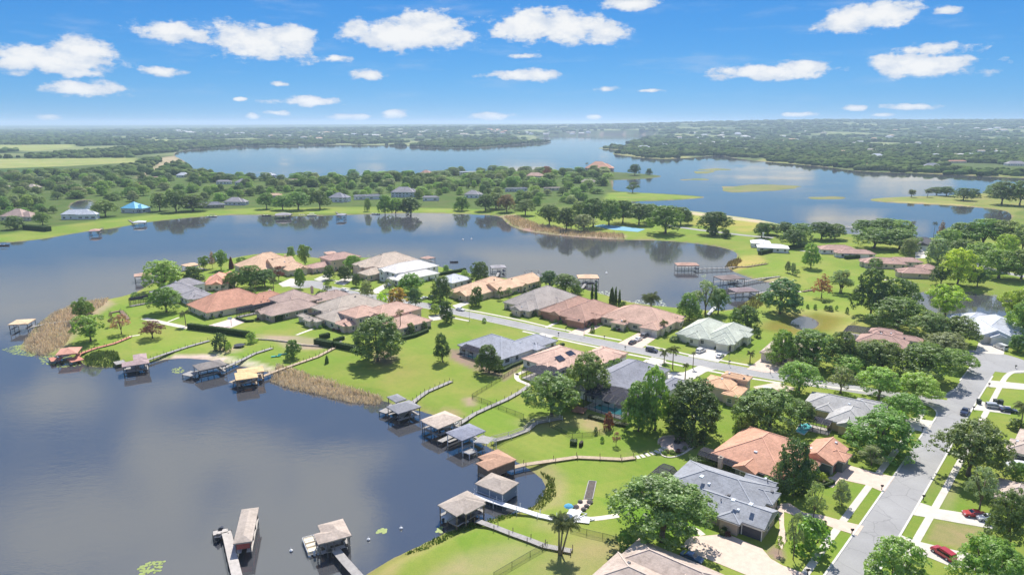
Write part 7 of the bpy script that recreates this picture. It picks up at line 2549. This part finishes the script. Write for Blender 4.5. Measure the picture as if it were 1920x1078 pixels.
for k, (x, y) in enumerate([(1250, 848), (1260, 850), (1272, 848), (1284, 843), (1246, 852)]):
    plant('shrub', x, y, y - 7, 12, (G_GREY, G_MID, PLUM)[k % 3], ('grey-leaved', 'green', 'dark red', 'second grey-leaved', 'outermost green')[k] + ' plant in the leaf-shaped bed', name='bed_plant')
root = empty('stepping_path', P(1222, 851), 'curve of pale stepping slabs leading to the round patio', 'stepping stones')
for k, (x, y) in enumerate([(1196, 857), (1205, 855), (1214, 852.5), (1223, 850), (1232, 847), (1240, 843.5), (1246, 840)]):
    p = P(x, y)
    mb = MB()
    mb.box((p.x, p.y, -.1), 1.0, 1.7, .2, R(12 + k * 5))
    mb.build('slab', PATH, root)
c = P(1108, 918)
root = empty('raised_bed', c, 'narrow dark soil bed on the open lawn', 'garden bed')
mb = MB()
mb.prism([tuple(P(*q)[:2]) for q in ((1096, 934), (1110, 934), (1117, 904), (1105, 903))], -.1, .18)
mb.build('soil', mat('dark_soil', (.12, .10, .09), .95, .3, 2.0), root)
mb = MB()
pp = [P(*q) for q in ((1095, 936), (1111, 936), (1118, 903), (1104, 902))]
for a, b in zip(pp, pp[1:] + pp[:1]):
    mb.bar(a + Vector((0, 0, .08)), b + Vector((0, 0, .08)), .2, .3)
mb.build('edging', WOOD_G, root)
c = P(1092, 947)
root = empty('stone_patio', c, 'pale stone patio with dark boulders by the white platform', 'patio')
mb = MB()
mb.prism([tuple(P(*q)[:2]) for q in ((1078, 954), (1084, 942), (1096, 936), (1112, 940), (1100, 955), (1088, 958))], -.1, .12)
mb.build('paving', PAVER, root)
for k, (x, y) in enumerate([(1080, 951), (1088, 942), (1106, 942), (1100, 950), (1094, 956)]):
    p = P(x, y)
    mb = MB()
    rr = random.Random(k)
    mb.lathe((p.x, p.y, .05), [(.5, 0), (.62 + rr.random() * .2, .25), (.4, .55), (.1, .66)], 7)
    mb.build('boulder', mat('boulder', (.13, .115, .11), .9, .2, 2.0), root)
c = P(1066, 962, .55)
root = empty('beach_umbrella', Vector((c.x, c.y, .55)), 'blue umbrella open on the white dock platform', 'umbrella')
mb = MB()
mb.tube([c, c + Vector((0, 0, 2.4))], .04, 6)
mb.build('pole', WHITE_P, root)
mb = MB()
mb.lathe(c + Vector((0, 0, 1.75)), [(1.1, 0), (.75, .3), (.4, .46), (.05, .56)], 8)
mb.build('canopy', mat('blue_cloth', (.10, .36, .55), .8, .05), root)
c = P(1060, 973, .55)
root = empty('dock_table', c, 'dark square table on the white dock platform', 'table')
mb = MB()
mb.box(c + Vector((0, 0, .72)), 1.8, 1.3, .08, .4)
mb.build('table_top', BLACKM, root)
for sx in (-.7, .7):
    for sy in (-.45, .45):
        mb = MB()
        mb.box(c + Vector((sx * math.cos(.4) - sy * math.sin(.4), sx * math.sin(.4) + sy * math.cos(.4), 0)), .1, .1, .72, .4)
        mb.build('leg', BLACKM, root)
c = P(449, 650)
root = empty('trampoline', c, 'dark round trampoline behind the round lawn bush', 'trampoline')
mb = MB()
mb.lathe((c.x, c.y, .7), [(1.95, 0), (2.1, .04), (2.1, .1), (1.9, .12)], 20)
mb.build('mat', mat('tramp_mat', (.045, .05, .065), .8, .1), root)
for k in range(6):
    a = k * math.pi / 3
    post(root, c + Vector((2.0 * math.cos(a), 2.0 * math.sin(a), 0)), 0, .72, .04, PILE, name='leg')
c = P(434, 611)
root = empty('basketball_hoop', c, 'basketball hoop on a pole at the pale ball court', 'basketball hoop')
mb = MB()
mb.tube([c, c + Vector((0, 0, 2.8)), c + Vector((-.6, .4, 3.2))], [.09, .08, .06], 7)
mb.build('pole', BLACKM, root)
mb = MB()
mb.bar(c + Vector((-1.4, .1, 3.3)), c + Vector((.1, 1.0, 3.3)), .06, 1.1)
mb.build('backboard', WHITE_P, root)
mb = MB()
mb.tube([c + Vector((-.95 + .23 * math.cos(a), .75 + .23 * math.sin(a), 3.0)) for a in np.linspace(0, 6.28, 13)], .03, 5)
mb.build('rim', mat('rim_orange', (.55, .12, .03), .5, .05), root)
# terracotta terrace steps beside the slate-grey pool cage
c = P(1086, 764)
root = empty('timber_terrace', c, 'small terracotta timber terrace at the slate-grey pool cage', 'terrace')
mb = MB()
boards(mb, [P(1076, 766, .7), P(1098, 770, .7)], 2.2, 0)
o = mb.build('deck_boards', mat('terra_boards', (.40, .20, .13), .85, .12, 1.2), root)
o['kind'] = 'stuff'
for k, (x, y) in enumerate([(1072, 770), (1084, 762), (1100, 766), (1098, 776)]):
    post(root, P(x, y), -.2, 1.6, .08, WOOD_B)
hedge('planted retaining strip along the slate-grey pool cage', [(1104, 782), (1130, 789), (1160, 797), (1180, 800)], .9, .8, (0.12, 0.14, 0.05), seed=21)
# stone garden wall
root = empty('garden_wall', P(520, 636), 'low rubble garden wall along the terraced lawn', 'wall')
q = resample([P(x, y) for x, y in ((470, 636), (505, 638), (540, 642), (568, 648), (598, 650))], 1.1)
rr = random.Random(4)
for a, b in zip(q[:-1], q[1:]):
    mb = MB()
    mb.bar(a.lerp(b, .03) + Vector((0, rr.uniform(-.06, .06), .25)), a.lerp(b, .97) + Vector((0, 0, .25)), .5 + rr.random() * .15, .55 + rr.random() * .15)
    mb.build('stone', STONE, root)
# fountain jet
c = P(1861, 576, WZ)
rs = np.random.default_rng(3)
n = 1500
tt = rs.random(n)
az_ = rs.uniform(0, 2 * np.pi, n)
spd = rs.uniform(.05, .4, n)
hh_ = 6.2 * (1 - (2 * tt - 1) ** 2) * rs.uniform(.6, 1, n)
C = np.column_stack([c.x + np.cos(az_) * spd * tt * 7, c.y + np.sin(az_) * spd * tt * 7, WZ + .02 + hh_])
V, F = leaf_quads(rs, C, unit(rs.normal(size=(n, 3))), .10, .1)
root = empty('pond_fountain', c, 'white fountain jet in the dark pond', 'fountain')
t = NT('spray')
SPRAY = t.end(t.n('ShaderNodeMixShader', {0: .6, 1: t.n('ShaderNodeBsdfTransparent', {}).outputs[0], 2: t.n('ShaderNodeBsdfDiffuse', {'Color': (.85, .88, .92, 1)}).outputs[0]}).outputs[0])
o = mesh_obj('spray', np_mesh('spray', V - np.array(c), F, None, SPRAY), root)
o['kind'] = 'stuff'
mb = MB()
mb.lathe(c + Vector((0, 0, -.1)), [(.5, 0), (.55, .14), (.2, .25), (.08, .4)], 10)
mb.build('nozzle', BLACKM, root)

# ------------------------------------------------------------------ far buildings
_fh = {}


def far_building(i, x, y, wpx, rm, wm, label, group, ang, ez=5.0, depth=.6):
    b = P(x, y)
    zb = float(hill(np.array([b.x]), np.array([b.y]))[0])
    if zb > 1:
        # follow the sight line down to the slope
        d = ray(x, y)
        tt_ = np.linspace(1500, 12000, 1500)
        z_ = CAM_H + d.z * tt_
        hz = hill(d.x * tt_, d.y * tt_)
        k = np.where(z_ <= hz)[0]
        k = k[0] if len(k) else -1
        b = Vector((d.x * tt_[k], d.y * tt_[k], float(hz[k])))
    w = wpx / px_m(b)
    root = empty('far_building', b, label, 'building', group)
    rc = Rect(Vector((b.x, b.y, 0)) + Vector((-w / 2, -w * depth / 2, 0)), Vector((b.x, b.y, 0)) + Vector((w / 2, w * depth / 2, 0)), 0)
    rc = Rect(rc.c - Vector((w / 2, w * depth / 2, 0)), rc.c + Vector((w / 2, w * depth / 2, 0)), R(0))
    mb = MB()
    mb.prism(rc.corners(.8), b.z - 3, b.z + ez)
    mb.build('wall', wm, root)
    mb = MB()
    roof_shape(mb, rc, b.z + ez + .3, R(18), i % 3 == 0)
    mb.build('roof', rm, root)
    return root


FARB = []
rr = random.Random(12)
for (x0, x1, y0, y1, n, tone, lab, grp) in [
        (318, 362, 246, 251, 7, 'w', 'white institutional building beyond the far lake', 'white buildings beyond the far lake'),
        (370, 480, 249, 258, 10, 'm', 'distant house among trees left of the far lake', 'distant houses left of the far lake'),
        (500, 640, 248, 264, 14, 'm', 'distant house on the rise behind the far lake', 'distant houses behind the far lake'),
        (640, 880, 247, 257, 16, 'w', 'pale warehouse-like building on the far plain', 'pale buildings on the far plain'),
        (900, 980, 244, 252, 8, 'o', 'terracotta-roofed building on the far plain', 'terracotta roofs on the far plain'),
        (960, 1130, 249, 254, 10, 'm', 'house on the far end of the far lake', 'houses at the end of the far lake'),
        (1230, 1420, 250, 276, 22, 'w', 'white house on the wooded far point', 'white houses on the far point'),
        (1440, 1700, 244, 292, 26, 'm', 'house in the wooded suburb beyond the right shore', 'suburb houses beyond the right shore'),
        (1700, 1920, 240, 300, 38, 'w', 'pale house in the far right suburb', 'far right suburb houses')]:
    for k in range(n):
        x, y = rr.uniform(x0, x1), rr.uniform(y0, y1)
        rm = {'w': rr.choice((WHITE_R, PALEBLUE_R, WHITE_R, BEIGE_R)), 'm': rr.choice((PEACH_R, GREY_R, WHITE_R, TAN_R, PALEBLUE_R)), 'o': rr.choice((ORANGE_R, PEACH_R, PINK_R))}[tone]
        far_building(k, x, y, rr.uniform(7, 14), rm, rr.choice((WHITE_W, CREAM_W)), '%s-roofed %s' % (rm.name[5:].replace('_', ' '), lab.replace('white ', '').replace('pale ', '').replace('terracotta-roofed ', '')), grp, 0, ez=rr.uniform(5, 9))
# ------------------------------------------------------------------ words for the plants
SHORT = [(x, y, w) for x, y, w in HOUSE_AT]
counts = {}
for (root, kind, col, b, w, h, label) in TREES:
    if label:
        continue
    d = sorted((math.hypot(b.x - x, b.y - y), wds) for x, y, wds in SHORT)
    near_w = d[0][1]
    cn = COLN.get(col, 'orange-leaved')
    kn = KINDN[kind][1]
    size = ('small ' if h < 5 else 'tall ' if h > 14 else '') if kind != 'tall' else ''
    if kind == 'shrub':
        size = 'low ' if h < 2 else 'big ' if h > 4 else ''
    art = '%s%s %s' % (size, cn, kn)
    if root.name.startswith('border_shrub'):
        art = '%s%s border shrub' % ('low ' if h < 1.05 else 'tall ' if h > 1.35 else '', cn)
    lab = '%s %s %s' % (art, 'beside' if d[0][0] < 22 else 'near', near_w)
    if lab in counts:
        far_w = d[1][1]
        lab2 = '%s between %s and %s' % (art, near_w, far_w)
        if len(lab2.split()) <= 16:
            lab = lab2
    words_ = lab.split()
    if len(words_) > 16:
        lab = ' '.join(words_[:16])
    counts.setdefault(lab, []).append(root)
    root['label'] = lab
for lab, roots in counts.items():
    if len(roots) > 1:
        roots.sort(key=lambda o: -o.scale.z)
        words2 = ['taller', 'shorter'] if len(roots) == 2 else None
        for k, o in enumerate(roots):
            if words2 and len(lab.split()) < 16 and o.scale.z > 1.04 * roots[1].scale.z or (words2 and k == 1 and len(lab.split()) < 16 and roots[0].scale.z > 1.04 * o.scale.z):
                o['label'] = words2[k] + ' ' + lab
            else:
                o['group'] = 'look-alike plants: ' + lab[:48]
